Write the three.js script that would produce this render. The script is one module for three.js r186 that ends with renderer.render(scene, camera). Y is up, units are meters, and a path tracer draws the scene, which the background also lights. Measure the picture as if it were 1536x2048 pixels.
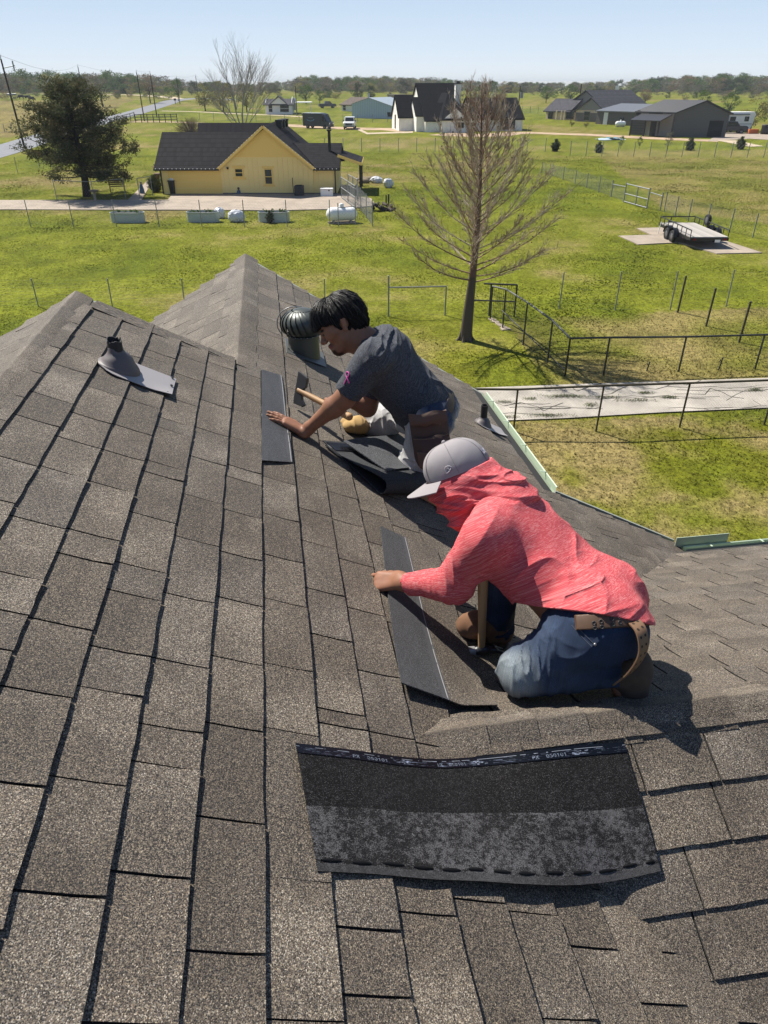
import * as THREE from 'three';
import { mergeGeometries, mergeVertices, toCreasedNormals } from 'three/addons/utils/BufferGeometryUtils.js';
import { RoundedBoxGeometry } from 'three/addons/geometries/RoundedBoxGeometry.js';

// ---------------------------------------------------------------- camera, sky, sun, exposure
const W = 768, HT = 1024, EYE = 7.8;
const scene = new THREE.Scene();
const camera = new THREE.PerspectiveCamera(72.36, W / HT, 0.05, 4000);
const PITCH = Math.atan(854 / 1400), YAW = 8.702 * Math.PI / 180;
camera.position.set(0, EYE, 0);
camera.rotation.order = 'YXZ';
camera.rotation.set(-PITCH, -YAW, 0);
scene.add(camera);
const renderer = new THREE.WebGLRenderer({ antialias: true });
renderer.setSize(W, HT);
renderer.toneMapping = THREE.LinearToneMapping;
renderer.toneMappingExposure = 1.7;
renderer.shadowMap.enabled = true;

const SUN_AZ = 38 * Math.PI / 180, SUN_EL = 51 * Math.PI / 180;   // azimuth from -z towards -x
const toSun = new THREE.Vector3(-Math.sin(SUN_AZ) * Math.cos(SUN_EL), Math.sin(SUN_EL), -Math.cos(SUN_AZ) * Math.cos(SUN_EL));
const sun = new THREE.DirectionalLight(new THREE.Color(1, 0.955, 0.87), 4.9);
sun.position.copy(toSun).multiplyScalar(120);
sun.castShadow = true; sun.shadow.radius = 1;
sun.shadow.mapSize.set(4096, 4096);
Object.assign(sun.shadow.camera, { left: -90, right: 90, top: 90, bottom: -90, near: 1, far: 400 });
scene.add(sun, sun.target);
{ // clear spring sky: pale and warm-grey at the horizon, deep blue overhead, a soft brightening round the sun
  const w = 512, h = 256, d = new Float32Array(w * h * 4);
  const sst = (a, b, x) => { x = Math.min(1, Math.max(0, (x - a) / (b - a))); return x * x * (3 - 2 * x); };
  for (let j = 0; j < h; j++) for (let i = 0; i < w; i++) {
    const el = ((j + 0.5) / h - 0.5) * Math.PI, az = ((i + 0.5) / w - 0.5) * 2 * Math.PI;
    const v = new THREE.Vector3(Math.cos(el) * Math.cos(az), Math.sin(el), Math.cos(el) * Math.sin(az));
    const e = Math.max(0, Math.sin(el)), k = Math.exp(-e * 24), k2 = Math.exp(-e * 3.9);
    const c = [0.028 + 0.42 * k2 + 0.07 * k, 0.07 + 0.50 * k2 - 0.03 * k, 0.18 + 0.52 * k2 - 0.16 * k];
    const g = Math.max(0, v.dot(toSun)), glow = 0.10 * Math.pow(g, 8) + 0.5 * Math.pow(g, 90);
    const o = (j * w + i) * 4, lo = el < 0 ? 0.5 : 1;
    d[o] = (c[0] + glow) * lo; d[o + 1] = (c[1] + glow * 0.96) * lo; d[o + 2] = (c[2] + glow * 0.9) * lo; d[o + 3] = 1;
  }
  const t = new THREE.DataTexture(d, w, h, THREE.RGBAFormat, THREE.FloatType);
  t.mapping = THREE.EquirectangularReflectionMapping; t.magFilter = THREE.LinearFilter; t.needsUpdate = true;
  scene.background = t; scene.environment = t;
}

// ---------------------------------------------------------------- helpers
const V = (x, y, z) => new THREE.Vector3(x, y, z);
let SEED = 12345;
function rnd() { SEED = (SEED + 0x6D2B79F5) | 0; let t = Math.imul(SEED ^ SEED >>> 15, 1 | SEED); t = t + Math.imul(t ^ t >>> 7, 61 | t) ^ t; return ((t ^ t >>> 14) >>> 0) / 4294967296; }
const rr = (a, b) => a + (b - a) * rnd(), pick = a => a[Math.floor(rnd() * a.length)];
const clamp = (x, a, b) => Math.min(b, Math.max(a, x)), mix = (a, b, t) => a + (b - a) * t;
const sstep = (a, b, x) => { x = clamp((x - a) / (b - a), 0, 1); return x * x * (3 - 2 * x); };
function hash3(x, y, z) { let h = Math.imul(x, 374761393) ^ Math.imul(y, 668265263) ^ Math.imul(z, 2147483647 ^ 0x5bd1e995); h = Math.imul(h ^ h >>> 13, 1274126177); return ((h ^ h >>> 16) >>> 0) / 4294967296; }
function noise3(x, y, z, per = 0) {
  const ix = Math.floor(x), iy = Math.floor(y), iz = Math.floor(z), fx = x - ix, fy = y - iy, fz = z - iz;
  const u = fx * fx * (3 - 2 * fx), v = fy * fy * (3 - 2 * fy), w = fz * fz * (3 - 2 * fz), m = per ? (a => ((a % per) + per) % per) : (a => a);
  const h = (a, b, c) => hash3(m(ix + a), m(iy + b), iz + c);
  return mix(mix(mix(h(0, 0, 0), h(1, 0, 0), u), mix(h(0, 1, 0), h(1, 1, 0), u), v), mix(mix(h(0, 0, 1), h(1, 0, 1), u), mix(h(0, 1, 1), h(1, 1, 1), u), v), w);
}
function fbm(x, y, z, o = 4, per = 0) { let s = 0, a = 0.5, t = 0; for (let i = 0; i < o; i++) { s += a * noise3(x, y, z + i * 7, per); t += a; a *= 0.5; x *= 2; y *= 2; z *= 2; per *= 2; } return s / t; }
const RIGHT = V(Math.cos(YAW), 0, Math.sin(YAW)), HF = V(Math.sin(YAW), 0, -Math.cos(YAW));
const FWD = HF.clone().multiplyScalar(Math.cos(PITCH)).add(V(0, -Math.sin(PITCH), 0)), UPV = HF.clone().multiplyScalar(Math.sin(PITCH)).add(V(0, Math.cos(PITCH), 0));
// where a point of the photograph (1536 x 2048) stands: ray, point at a depth, point on the terrain
const ray = (x, y) => FWD.clone().addScaledVector(RIGHT, (x - 768) / 1400).addScaledVector(UPV, (1024 - y) / 1400);
const at = (x, y, dep) => ray(x, y).multiplyScalar(dep).add(V(0, EYE, 0));
const landH = (x, z) => 4.0 * sstep(150, 450, Math.hypot(x, z)) ;
function G(x, y) { const d = ray(x, y); let t = EYE / Math.max(1e-4, -d.y); for (let i = 0; i < 30; i++) { const px = d.x * t, pz = d.z * t; t = mix(t, (EYE - landH(px, pz)) / Math.max(1e-4, -d.y), 0.7); } return V(d.x * t, landH(d.x * t, d.z * t), d.z * t); }
const depthOf = p => p.clone().sub(V(0, EYE, 0)).dot(FWD);
function px(p) { const d = p.clone().sub(V(0, EYE, 0)), z = d.dot(FWD); return [768 + 1400 * d.dot(RIGHT) / z, 1024 - 1400 * d.dot(UPV) / z, z]; }
// the height that makes a thing standing at b reach up to photo row y
function heightTo(b, y) { let best = 0, e = 1e9; for (let h = 0; h < 30; h += 0.02) { const q = Math.abs(px(V(b.x, b.y + h, b.z))[1] - y); if (q < e) { e = q; best = h; } } return best; }

const used = {};
function numbered(n) { const k = used[n] = (used[n] ?? -1) + 1; return k ? `${n}_${String(k).padStart(3, '0')}` : n; }
function tag(o, label, category, group, kind) { if (label) o.userData.label = label; if (category) o.userData.category = category; if (group) o.userData.group = group; if (kind) o.userData.kind = kind; return o; }
function thing(name, label, category, pos = V(0, 0, 0), turn = 0, group) { const o = new THREE.Group(); o.name = numbered(name); o.position.copy(pos); o.rotation.y = turn; scene.add(o); return tag(o, label, category, group); }
function shade(o) { o.traverse(c => { if (c.isMesh) { c.castShadow = true; c.receiveShadow = true; } }); return o; }
function mesh(name, geo, mat, parent) { const m = new THREE.Mesh(geo, mat); m.name = parent === scene ? numbered(name) : name; m.castShadow = m.receiveShadow = true; parent.add(m); return m; }
// a group built in world coordinates is re-based on its foot point
function settle(g, base) { g.position.copy(base); for (const c of g.children) c.position.sub(base); return g; }
function clean(g, col = true) { // same attributes everywhere so that pieces merge
  g = g.index ? g.toNonIndexed() : g; const n = g.attributes.position.count;
  if (!g.attributes.normal) g.computeVertexNormals();
  if (!g.attributes.uv) g.setAttribute('uv', new THREE.BufferAttribute(new Float32Array(n * 2), 2));
  if (col && !g.attributes.color) g.setAttribute('color', new THREE.BufferAttribute(new Float32Array(n * 3).fill(1), 3));
  for (const k of Object.keys(g.attributes)) if (!['position', 'normal', 'uv', 'color'].includes(k) || (!col && k === 'color')) g.deleteAttribute(k);
  g.morphAttributes = {}; g.groups = []; return g;
}
const join = list => mergeGeometries(list.map(g => clean(g)), false);
function tint(g, c) { const n = g.attributes.position.count, a = new Float32Array(n * 3); for (let i = 0; i < n; i++) { a[3 * i] = c[0]; a[3 * i + 1] = c[1]; a[3 * i + 2] = c[2]; } g.setAttribute('color', new THREE.BufferAttribute(a, 3)); return g; }
function basisM(o, x, y, z) { return new THREE.Matrix4().makeBasis(x, y, z).setPosition(o); }
function box(cx, cy, cz, w, h, d, ry = 0) { const g = new THREE.BoxGeometry(w, h, d); uvBox(g, w, h, d); if (ry) g.rotateY(ry); g.translate(cx, cy, cz); return g; }
function uvBox(g, w, h, d) { const u = g.attributes.uv, s = [[d, h], [d, h], [w, d], [w, d], [w, h], [w, h]]; for (let f = 0; f < 6; f++) for (let k = 0; k < 4; k++) u.setXY(f * 4 + k, u.getX(f * 4 + k) * s[f][0], u.getY(f * 4 + k) * s[f][1]); return g; }
function bar(a, b, r, seg = 6, r2 = r) { const d = b.clone().sub(a), L = d.length(); const g = new THREE.CylinderGeometry(r2, r, L, seg, 1); const u = g.attributes.uv; for (let i = 0; i < u.count; i++) u.setXY(i, u.getX(i) * 6.28 * r, u.getY(i) * L); g.translate(0, L / 2, 0); g.applyQuaternion(new THREE.Quaternion().setFromUnitVectors(V(0, 1, 0), d.normalize())); g.translate(a.x, a.y, a.z); return g; }
function beam(a, b, w, h, up = V(0, 1, 0)) { const d = b.clone().sub(a), L = d.length(); d.normalize(); const s = new THREE.Vector3().crossVectors(up, d).normalize(), u = new THREE.Vector3().crossVectors(d, s); const g = new THREE.BoxGeometry(w, h, L); uvBox(g, w, h, L); g.applyMatrix4(basisM(a.clone().add(b).multiplyScalar(0.5), s, u, d)); return g; }
function poly(points, uvx, uvy) { // flat polygon in 3-D, triangulated in its own plane; uv in metres along two directions
  const nn = V(0, 0, 0); for (let i = 0; i < points.length; i++) nn.add(new THREE.Vector3().crossVectors(points[i], points[(i + 1) % points.length])); nn.normalize();
  const ex = V(Math.abs(nn.x) < 0.9 ? 1 : 0, Math.abs(nn.x) < 0.9 ? 0 : 1, 0); ex.addScaledVector(nn, -ex.dot(nn)).normalize(); const ey = new THREE.Vector3().crossVectors(nn, ex);
  const tris = points.length === 3 ? [[0, 1, 2]] : THREE.ShapeUtils.triangulateShape(points.map(p => new THREE.Vector2(p.dot(ex), p.dot(ey))), []);
  const p = [], uv = []; for (const t of tris) for (const k of t) { p.push(points[k].x, points[k].y, points[k].z); uv.push(points[k].dot(uvx), points[k].dot(uvy)); }
  const g = new THREE.BufferGeometry(); g.setAttribute('position', new THREE.Float32BufferAttribute(p, 3)); g.setAttribute('uv', new THREE.Float32BufferAttribute(uv, 2)); g.computeVertexNormals(); return g;
}
function slab(points, down, uvx = V(1, 0, 0), uvy = V(0, 1, 0)) { // polygon with thickness along the vector down
  const low = points.map(p => p.clone().add(down)), out = [poly(points, uvx, uvy), poly([...low].reverse(), uvx, uvy)];
  points.forEach((p, i) => { const j = (i + 1) % points.length; out.push(poly([p, low[i], low[j], points[j]], uvx, uvy)); });
  return join(out);
}
function surf(nu, nv, f, uvs = [1, 1]) { // parametric sheet
  const p = [], uv = [], ix = []; for (let j = 0; j <= nv; j++) for (let i = 0; i <= nu; i++) { const q = f(i / nu, j / nv); p.push(q.x, q.y, q.z); uv.push(i / nu * uvs[0], j / nv * uvs[1]); }
  for (let j = 0; j < nv; j++) for (let i = 0; i < nu; i++) { const a = j * (nu + 1) + i, b = a + 1, c = a + nu + 1, d = c + 1; ix.push(a, b, d, a, d, c); }
  const g = new THREE.BufferGeometry(); g.setAttribute('position', new THREE.Float32BufferAttribute(p, 3)); g.setAttribute('uv', new THREE.Float32BufferAttribute(uv, 2)); g.setIndex(ix); g.computeVertexNormals(); return g;
}
function plate(nu, nv, f, th, uvs = [1, 1], nrm = null) { // a sheet f with thickness: top, bottom and rim
  const top = surf(nu, nv, f, uvs), n = top.attributes.normal, P = top.attributes.position, at2 = (i, j) => { const k = j * (nu + 1) + i; return [V(P.getX(k), P.getY(k), P.getZ(k)), nrm ? nrm : V(n.getX(k), n.getY(k), n.getZ(k))]; };
  const lo = (i, j) => { const [p, m] = at2(i, j); return p.addScaledVector(m, -th); }, bot = surf(nu, nv, (a, b) => lo(Math.round(a * nu), Math.round(b * nv)), uvs);
  const rim = [], ring = []; for (let i = 0; i < nu; i++) ring.push([i, 0]); for (let j = 0; j < nv; j++) ring.push([nu, j]); for (let i = nu; i > 0; i--) ring.push([i, nv]); for (let j = nv; j > 0; j--) ring.push([0, j]);
  ring.forEach((a, k) => { const b = ring[(k + 1) % ring.length]; rim.push(poly([at2(...a)[0], lo(...a), lo(...b), at2(...b)[0]], V(1, 0, 0), V(0, 0, 1))); });
  return join([top, bot, ...rim]);
}
function lathe(prof, seg = 24) { return new THREE.LatheGeometry(prof.map(p => new THREE.Vector2(p[0], p[1])), seg); }
function tubeAlong(pts, r, seg = 20, rad = 6) { return new THREE.TubeGeometry(new THREE.CatmullRomCurve3(pts), seg, r, rad, false); }

// ---------------------------------------------------------------- textures and materials
function dataTex(w, h, fn, srgb = true) {
  const d = new Uint8Array(w * h * 4); const o = [0, 0, 0];
  for (let j = 0; j < h; j++) for (let i = 0; i < w; i++) { fn(i, j, o); const k = (j * w + i) * 4; d[k] = clamp(o[0], 0, 255); d[k + 1] = clamp(o[1], 0, 255); d[k + 2] = clamp(o[2], 0, 255); d[k + 3] = 255; }
  const t = new THREE.DataTexture(d, w, h); t.wrapS = t.wrapT = THREE.RepeatWrapping; t.magFilter = THREE.LinearFilter; t.minFilter = THREE.LinearMipmapLinearFilter; t.generateMipmaps = true; if (srgb) t.colorSpace = THREE.SRGBColorSpace; t.needsUpdate = true; return t;
}
const TONE = 0.78, lin = (r, g, b) => new THREE.Color().setRGB(r * TONE, g * TONE, b * TONE); // all base colours, set against the exposure above
const std = (o) => new THREE.MeshStandardMaterial({ side: THREE.DoubleSide, roughness: 0.9, metalness: 0, color: lin(1, 1, 1), ...o });
const matte = (o) => new THREE.MeshPhysicalMaterial({ side: THREE.DoubleSide, roughness: 1, specularIntensity: 0.15, color: lin(1, 1, 1), ...o });
// ceramic granules on asphalt: stones of several colours, in drifts of darker and lighter blend
const GRAN = 1024, granId = new Uint16Array(GRAN * GRAN), granH = new Uint8Array(GRAN * GRAN);
{ const N = 600, cs = GRAN / N, jx = new Float32Array(N * N), jy = new Float32Array(N * N), m = a => (a + N) % N;
  for (let i = 0; i < N * N; i++) { jx[i] = rnd(); jy[i] = rnd(); }
  for (let j = 0; j < GRAN; j++) for (let i = 0; i < GRAN; i++) {
    const gx = Math.floor(i / cs), gy = Math.floor(j / cs); let b = 1e9, id = 0;
    for (let dy = -1; dy <= 1; dy++) for (let dx = -1; dx <= 1; dx++) { const k = m(gy + dy) * N + m(gx + dx), ex = (gx + dx + jx[k]) * cs - i, ey = (gy + dy + jy[k]) * cs - j, q = ex * ex + ey * ey; if (q < b) { b = q; id = k; } }
    granId[j * GRAN + i] = id % 65521; granH[j * GRAN + i] = clamp(255 - Math.sqrt(b) / cs * 330, 0, 255);
  } }
const PAL = [[[28, 25, 23], 0.14], [[60, 53, 47], 0.17], [[99, 89, 79], 0.22], [[139, 127, 111], 0.19], [[176, 162, 140], 0.11], [[124, 108, 92], 0.08], [[124, 120, 116], 0.07], [[212, 202, 186], 0.02]];
const granTex = dataTex(GRAN, GRAN, (i, j, o) => {
  const id = granId[j * GRAN + i], r = hash3(id, 3, 9), blot = fbm(i / GRAN * 5, j / GRAN * 5, 1, 3, 5) - 0.5;
  let q = clamp(hash3(id, 17, 5) * (1 + 0) + blot * 0.38, 0, 0.999), acc = 0, c = PAL[2][0];
  for (const [col, w] of PAL) { acc += w; if (q < acc) { c = col; break; } }
  const f = 0.70 + 0.30 * r; o[0] = c[0] * f; o[1] = c[1] * f; o[2] = c[2] * f;
});
const granBump = dataTex(GRAN, GRAN, (i, j, o) => { o[0] = o[1] = o[2] = granH[j * GRAN + i] * (0.6 + 0.4 * hash3(granId[j * GRAN + i], 1, 2)); }, false);
const M = {};
M.shingle = new THREE.MeshPhysicalMaterial({ side: THREE.DoubleSide, color: lin(1.08, 1.065, 1.045), map: granTex, bumpMap: granBump, bumpScale: 0.0012, vertexColors: true, roughness: 0.8, sheen: 0.2, sheenRoughness: 0.6, sheenColor: lin(0.8, 0.78, 0.74) });
M.deck = std({ color: lin(0.03, 0.028, 0.026) });
M.mint = std({ color: lin(0.50, 0.60, 0.45), roughness: 0.55 });
// ---------------------------------------------------------------- bodies: distance fields meshed with surface nets
const smin = (a, b, k) => { const h = Math.max(k - Math.abs(a - b), 0) / k; return Math.min(a, b) - h * h * k * 0.25; };
// limb: tapered capsule; squash {e, f}: a direction in which it is wider (f < 1) or thinner (f > 1)
function cap(a, b, ra, rb, o = {}) { return { a, b, ra, rb, d: b.clone().sub(a), l2: Math.max(1e-9, a.distanceToSquared(b)), ...o }; }
function capDist(c, x, y, z) {
  let px_ = x - c.a.x, py = y - c.a.y, pz = z - c.a.z; const d = c.d; const t = clamp((px_ * d.x + py * d.y + pz * d.z) / c.l2, 0, 1);
  px_ -= d.x * t; py -= d.y * t; pz -= d.z * t;
  if (c.e) { const s = px_ * c.e.x + py * c.e.y + pz * c.e.z, m = s * (c.f - 1); px_ += c.e.x * m; py += c.e.y * m; pz += c.e.z * m; }
  return Math.sqrt(px_ * px_ + py * py + pz * pz) - (c.ra + (c.rb - c.ra) * t);
}
function field(list, k = 0.03) { return (x, y, z) => { let d = 1e9; for (const c of list) { const q = capDist(c, x, y, z); d = c.cut ? Math.max(d, -q) : d > 1e8 ? q : smin(d, q, c.k ?? k); } return d; }; }
function nets(f, lo, hi, cell, color, opt = {}) {
  const nx = Math.ceil((hi.x - lo.x) / cell) + 1, ny = Math.ceil((hi.y - lo.y) / cell) + 1, nz = Math.ceil((hi.z - lo.z) / cell) + 1, D = new Float32Array(nx * ny * nz).fill(1), id = (i, j, k) => (k * ny + j) * nx + i, Bk = 6;
  for (let k0 = 0; k0 < nz; k0 += Bk) for (let j0 = 0; j0 < ny; j0 += Bk) for (let i0 = 0; i0 < nx; i0 += Bk) {
    const h = Bk / 2, c = f(lo.x + (i0 + h) * cell, lo.y + (j0 + h) * cell, lo.z + (k0 + h) * cell), far = Math.abs(c) > Bk * cell * 0.95 + (opt.slack ?? 0.03);
    for (let k = k0; k < Math.min(nz, k0 + Bk); k++) for (let j = j0; j < Math.min(ny, j0 + Bk); j++) for (let i = i0; i < Math.min(nx, i0 + Bk); i++) D[id(i, j, k)] = far ? c : f(lo.x + i * cell, lo.y + j * cell, lo.z + k * cell);
  }
  const vid = new Int32Array(nx * ny * nz).fill(-1), P = [], ix = [], C8 = [[0, 0, 0], [1, 0, 0], [0, 1, 0], [1, 1, 0], [0, 0, 1], [1, 0, 1], [0, 1, 1], [1, 1, 1]], E12 = [[0, 1], [2, 3], [4, 5], [6, 7], [0, 2], [1, 3], [4, 6], [5, 7], [0, 4], [1, 5], [2, 6], [3, 7]];
  const v = new Float32Array(8);
  for (let k = 0; k < nz - 1; k++) for (let j = 0; j < ny - 1; j++) for (let i = 0; i < nx - 1; i++) {
    let m = 0; for (let q = 0; q < 8; q++) { v[q] = D[id(i + C8[q][0], j + C8[q][1], k + C8[q][2])]; if (v[q] < 0) m |= 1 << q; }
    if (m === 0 || m === 255) continue; let x = 0, y = 0, z = 0, n = 0;
    for (const [a, b] of E12) if ((v[a] < 0) !== (v[b] < 0)) { const t = v[a] / (v[a] - v[b]); x += C8[a][0] + (C8[b][0] - C8[a][0]) * t; y += C8[a][1] + (C8[b][1] - C8[a][1]) * t; z += C8[a][2] + (C8[b][2] - C8[a][2]) * t; n++; }
    vid[id(i, j, k)] = P.length / 3; P.push(lo.x + (i + x / n) * cell, lo.y + (j + y / n) * cell, lo.z + (k + z / n) * cell);
  }
  const quad = (a, b, c, d, flip) => { if (a < 0 || b < 0 || c < 0 || d < 0) return; flip ? ix.push(a, c, b, a, d, c) : ix.push(a, b, c, a, c, d); };
  for (let k = 1; k < nz - 1; k++) for (let j = 1; j < ny - 1; j++) for (let i = 1; i < nx - 1; i++) {
    const s = D[id(i, j, k)] < 0;
    if (s !== (D[id(i + 1, j, k)] < 0)) quad(vid[id(i, j - 1, k - 1)], vid[id(i, j, k - 1)], vid[id(i, j, k)], vid[id(i, j - 1, k)], !s);
    if (s !== (D[id(i, j + 1, k)] < 0)) quad(vid[id(i - 1, j, k - 1)], vid[id(i - 1, j, k)], vid[id(i, j, k)], vid[id(i, j, k - 1)], !s);
    if (s !== (D[id(i, j, k + 1)] < 0)) quad(vid[id(i - 1, j - 1, k)], vid[id(i, j - 1, k)], vid[id(i, j, k)], vid[id(i - 1, j, k)], !s);
  }
  const n = P.length / 3, N = new Float32Array(n * 3), Cc = new Float32Array(n * 3), U = new Float32Array(n * 2), e = cell * 0.6;
  for (let q = 0; q < n; q++) { const x = P[3 * q], y = P[3 * q + 1], z = P[3 * q + 2]; let a = f(x + e, y, z) - f(x - e, y, z), b = f(x, y + e, z) - f(x, y - e, z), c = f(x, y, z + e) - f(x, y, z - e); const l = Math.hypot(a, b, c) || 1; a /= l; b /= l; c /= l; N[3 * q] = a; N[3 * q + 1] = b; N[3 * q + 2] = c;
    const col = color ? color(x, y, z, a, b, c) : [1, 1, 1]; Cc[3 * q] = col[0]; Cc[3 * q + 1] = col[1]; Cc[3 * q + 2] = col[2]; U[2 * q] = x * 1.0 + z * 0.7; U[2 * q + 1] = y + z * 0.7; }
  const g = new THREE.BufferGeometry(); g.setAttribute('position', new THREE.Float32BufferAttribute(P, 3)); g.setAttribute('normal', new THREE.BufferAttribute(N, 3)); g.setAttribute('color', new THREE.BufferAttribute(Cc, 3)); g.setAttribute('uv', new THREE.BufferAttribute(U, 2)); g.setIndex(ix); return g;
}
function bounds(list, pad) { const b = new THREE.Box3(); for (const c of list) { b.expandByPoint(c.a); b.expandByPoint(c.b); } const r = Math.max(...list.map(c => Math.max(c.ra, c.rb) * (c.f && c.f < 1 ? 1 / c.f : 1))) + pad; b.expandByScalar(r); return [b.min, b.max]; }
const ridge = x => 1 - Math.abs(2 * (x - 0.5));
// a hand: palm at c, fingers along fwd, back of the hand towards up, thumb on the side `thumb` (+1 or -1 of fwd x up); curl per finger in radians per joint
function handPrims(c, fwd, up, thumb, o = {}) {
  const s = o.size ?? 1, side = new THREE.Vector3().crossVectors(fwd, up).normalize().multiplyScalar(thumb), P = [], f = fwd.clone().normalize(), u = up.clone().normalize();
  const loc = (a, b, h) => c.clone().addScaledVector(f, a * s).addScaledVector(side, b * s).addScaledVector(u, h * s);
  for (const [b, len, r] of [[0.028, 0.042, 0.0135], [0.01, 0.046, 0.014], [-0.01, 0.044, 0.0135], [-0.027, 0.038, 0.012]]) P.push(cap(loc(-0.042, b * 0.62, 0), loc(len, b, 0.002), 0.0155 * s, r * s, { k: 0.012 }));
  P.push(cap(loc(-0.05, 0.006, 0), loc(-0.05, -0.008, 0), 0.02 * s, 0.02 * s, { k: 0.02 }));
  const curl = o.curl ?? [0.15, 0.15, 0.15, 0.15], spread = o.spread ?? 0.1, tips = [];
  [[0.028, 0.042, 0.074, 0.0092], [0.0095, 0.047, 0.084, 0.0095], [-0.0095, 0.045, 0.077, 0.009], [-0.0265, 0.039, 0.06, 0.008]].forEach(([b, base, L, r], i) => {
    let p = loc(base, b, 0.002), ang = curl[i] * 0.6; const lat = side.clone().multiplyScalar((1.5 - i) / 1.5 * spread);
    [0.45, 0.31, 0.24].forEach((q, jn) => { const d = f.clone().addScaledVector(lat, 1).normalize().multiplyScalar(Math.cos(ang)).addScaledVector(u, -Math.sin(ang)); const e = p.clone().addScaledVector(d, L * q * s); P.push(cap(p, e, r * s * (1 - 0.1 * jn), r * s * (0.92 - 0.12 * jn), { k: 0.004 })); p = e; ang += curl[i]; });
    tips.push([p, ang]);
  });
  const ta = o.thumbOut ?? 0.7, td = f.clone().multiplyScalar(Math.cos(ta)).addScaledVector(side, Math.sin(ta)).addScaledVector(u, -(o.thumbDown ?? 0.25)).normalize(); let p = loc(-0.03, 0.024, -0.004);
  for (const [L, r0, r1] of [[0.042, 0.016, 0.0125], [0.032, 0.012, 0.0108], [0.026, 0.0105, 0.008]]) { const e = p.clone().addScaledVector(td, L * s); P.push(cap(p, e, r0 * s, r1 * s, { k: 0.008 })); p = e; td.addScaledVector(f, o.thumbBend ?? 0.15).normalize(); }
  return P;
}
// ---------------------------------------------------------------- the roof one stands on
const TT = 0.51, CS = 1 / Math.hypot(1, TT), SN = TT * CS, Y0 = EYE - 1.22 / CS, EXP = 0.1433;
const yA = x => Y0 - TT * x, XR = -0.967, XB = -0.228, YJ = 6.271, ZJ = -1.294, ZRAKE = -3.655, XE = 1.64, XE2 = 2.56, ZC = -3.5;
const roofY = (x, z) => { let y = yA(x); if (x > -0.3) y = Math.max(y, YJ - TT * Math.abs(z - ZJ)); return y; };
function R(x, y, off = 0) { const d = ray(x, y); for (let t = 0.3; t < 14; t += 0.0015) { const X = d.x * t, Y = EYE + d.y * t, Z = d.z * t; if (Y < roofY(X, Z) + off) return V(X, Y, Z); } return V(d.x * 5, EYE + d.y * 5, d.z * 5); }
const house = thing('shingled_house', 'brown shingled house whose steep roof fills the foreground under repair', 'house');
const planes = {
  A: { name: 'main_slope', o: V(0, Y0, 0), al: V(0, 0, -1), n: V(SN, CS, 0), dn: V(CS, -SN, 0) },
  N: { name: 'near_wing_slope', o: V(0, YJ, ZJ), al: V(1, 0, 0), n: V(0, CS, SN), dn: V(0, -SN, CS) },
  F: { name: 'far_wing_slope', o: V(0, YJ, ZJ), al: V(-1, 0, 0), n: V(0, CS, -SN), dn: V(0, -SN, -CS) },
  L: { name: 'left_slope', o: V(XR, yA(XR), 0), al: V(0, 0, 1), n: V(-SN, CS, 0), dn: V(-CS, -SN, 0) },
  B: { name: 'far_left_slope', o: V(XB, yA(XB), 0), al: V(0, 0, 1), n: V(-SN, CS, 0), dn: V(-CS, -SN, 0) },
};
const onPlane = (P, a, q, y = 0) => P.o.clone().addScaledVector(P.al, a).addScaledVector(P.dn, q).addScaledVector(P.n, y);
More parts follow.
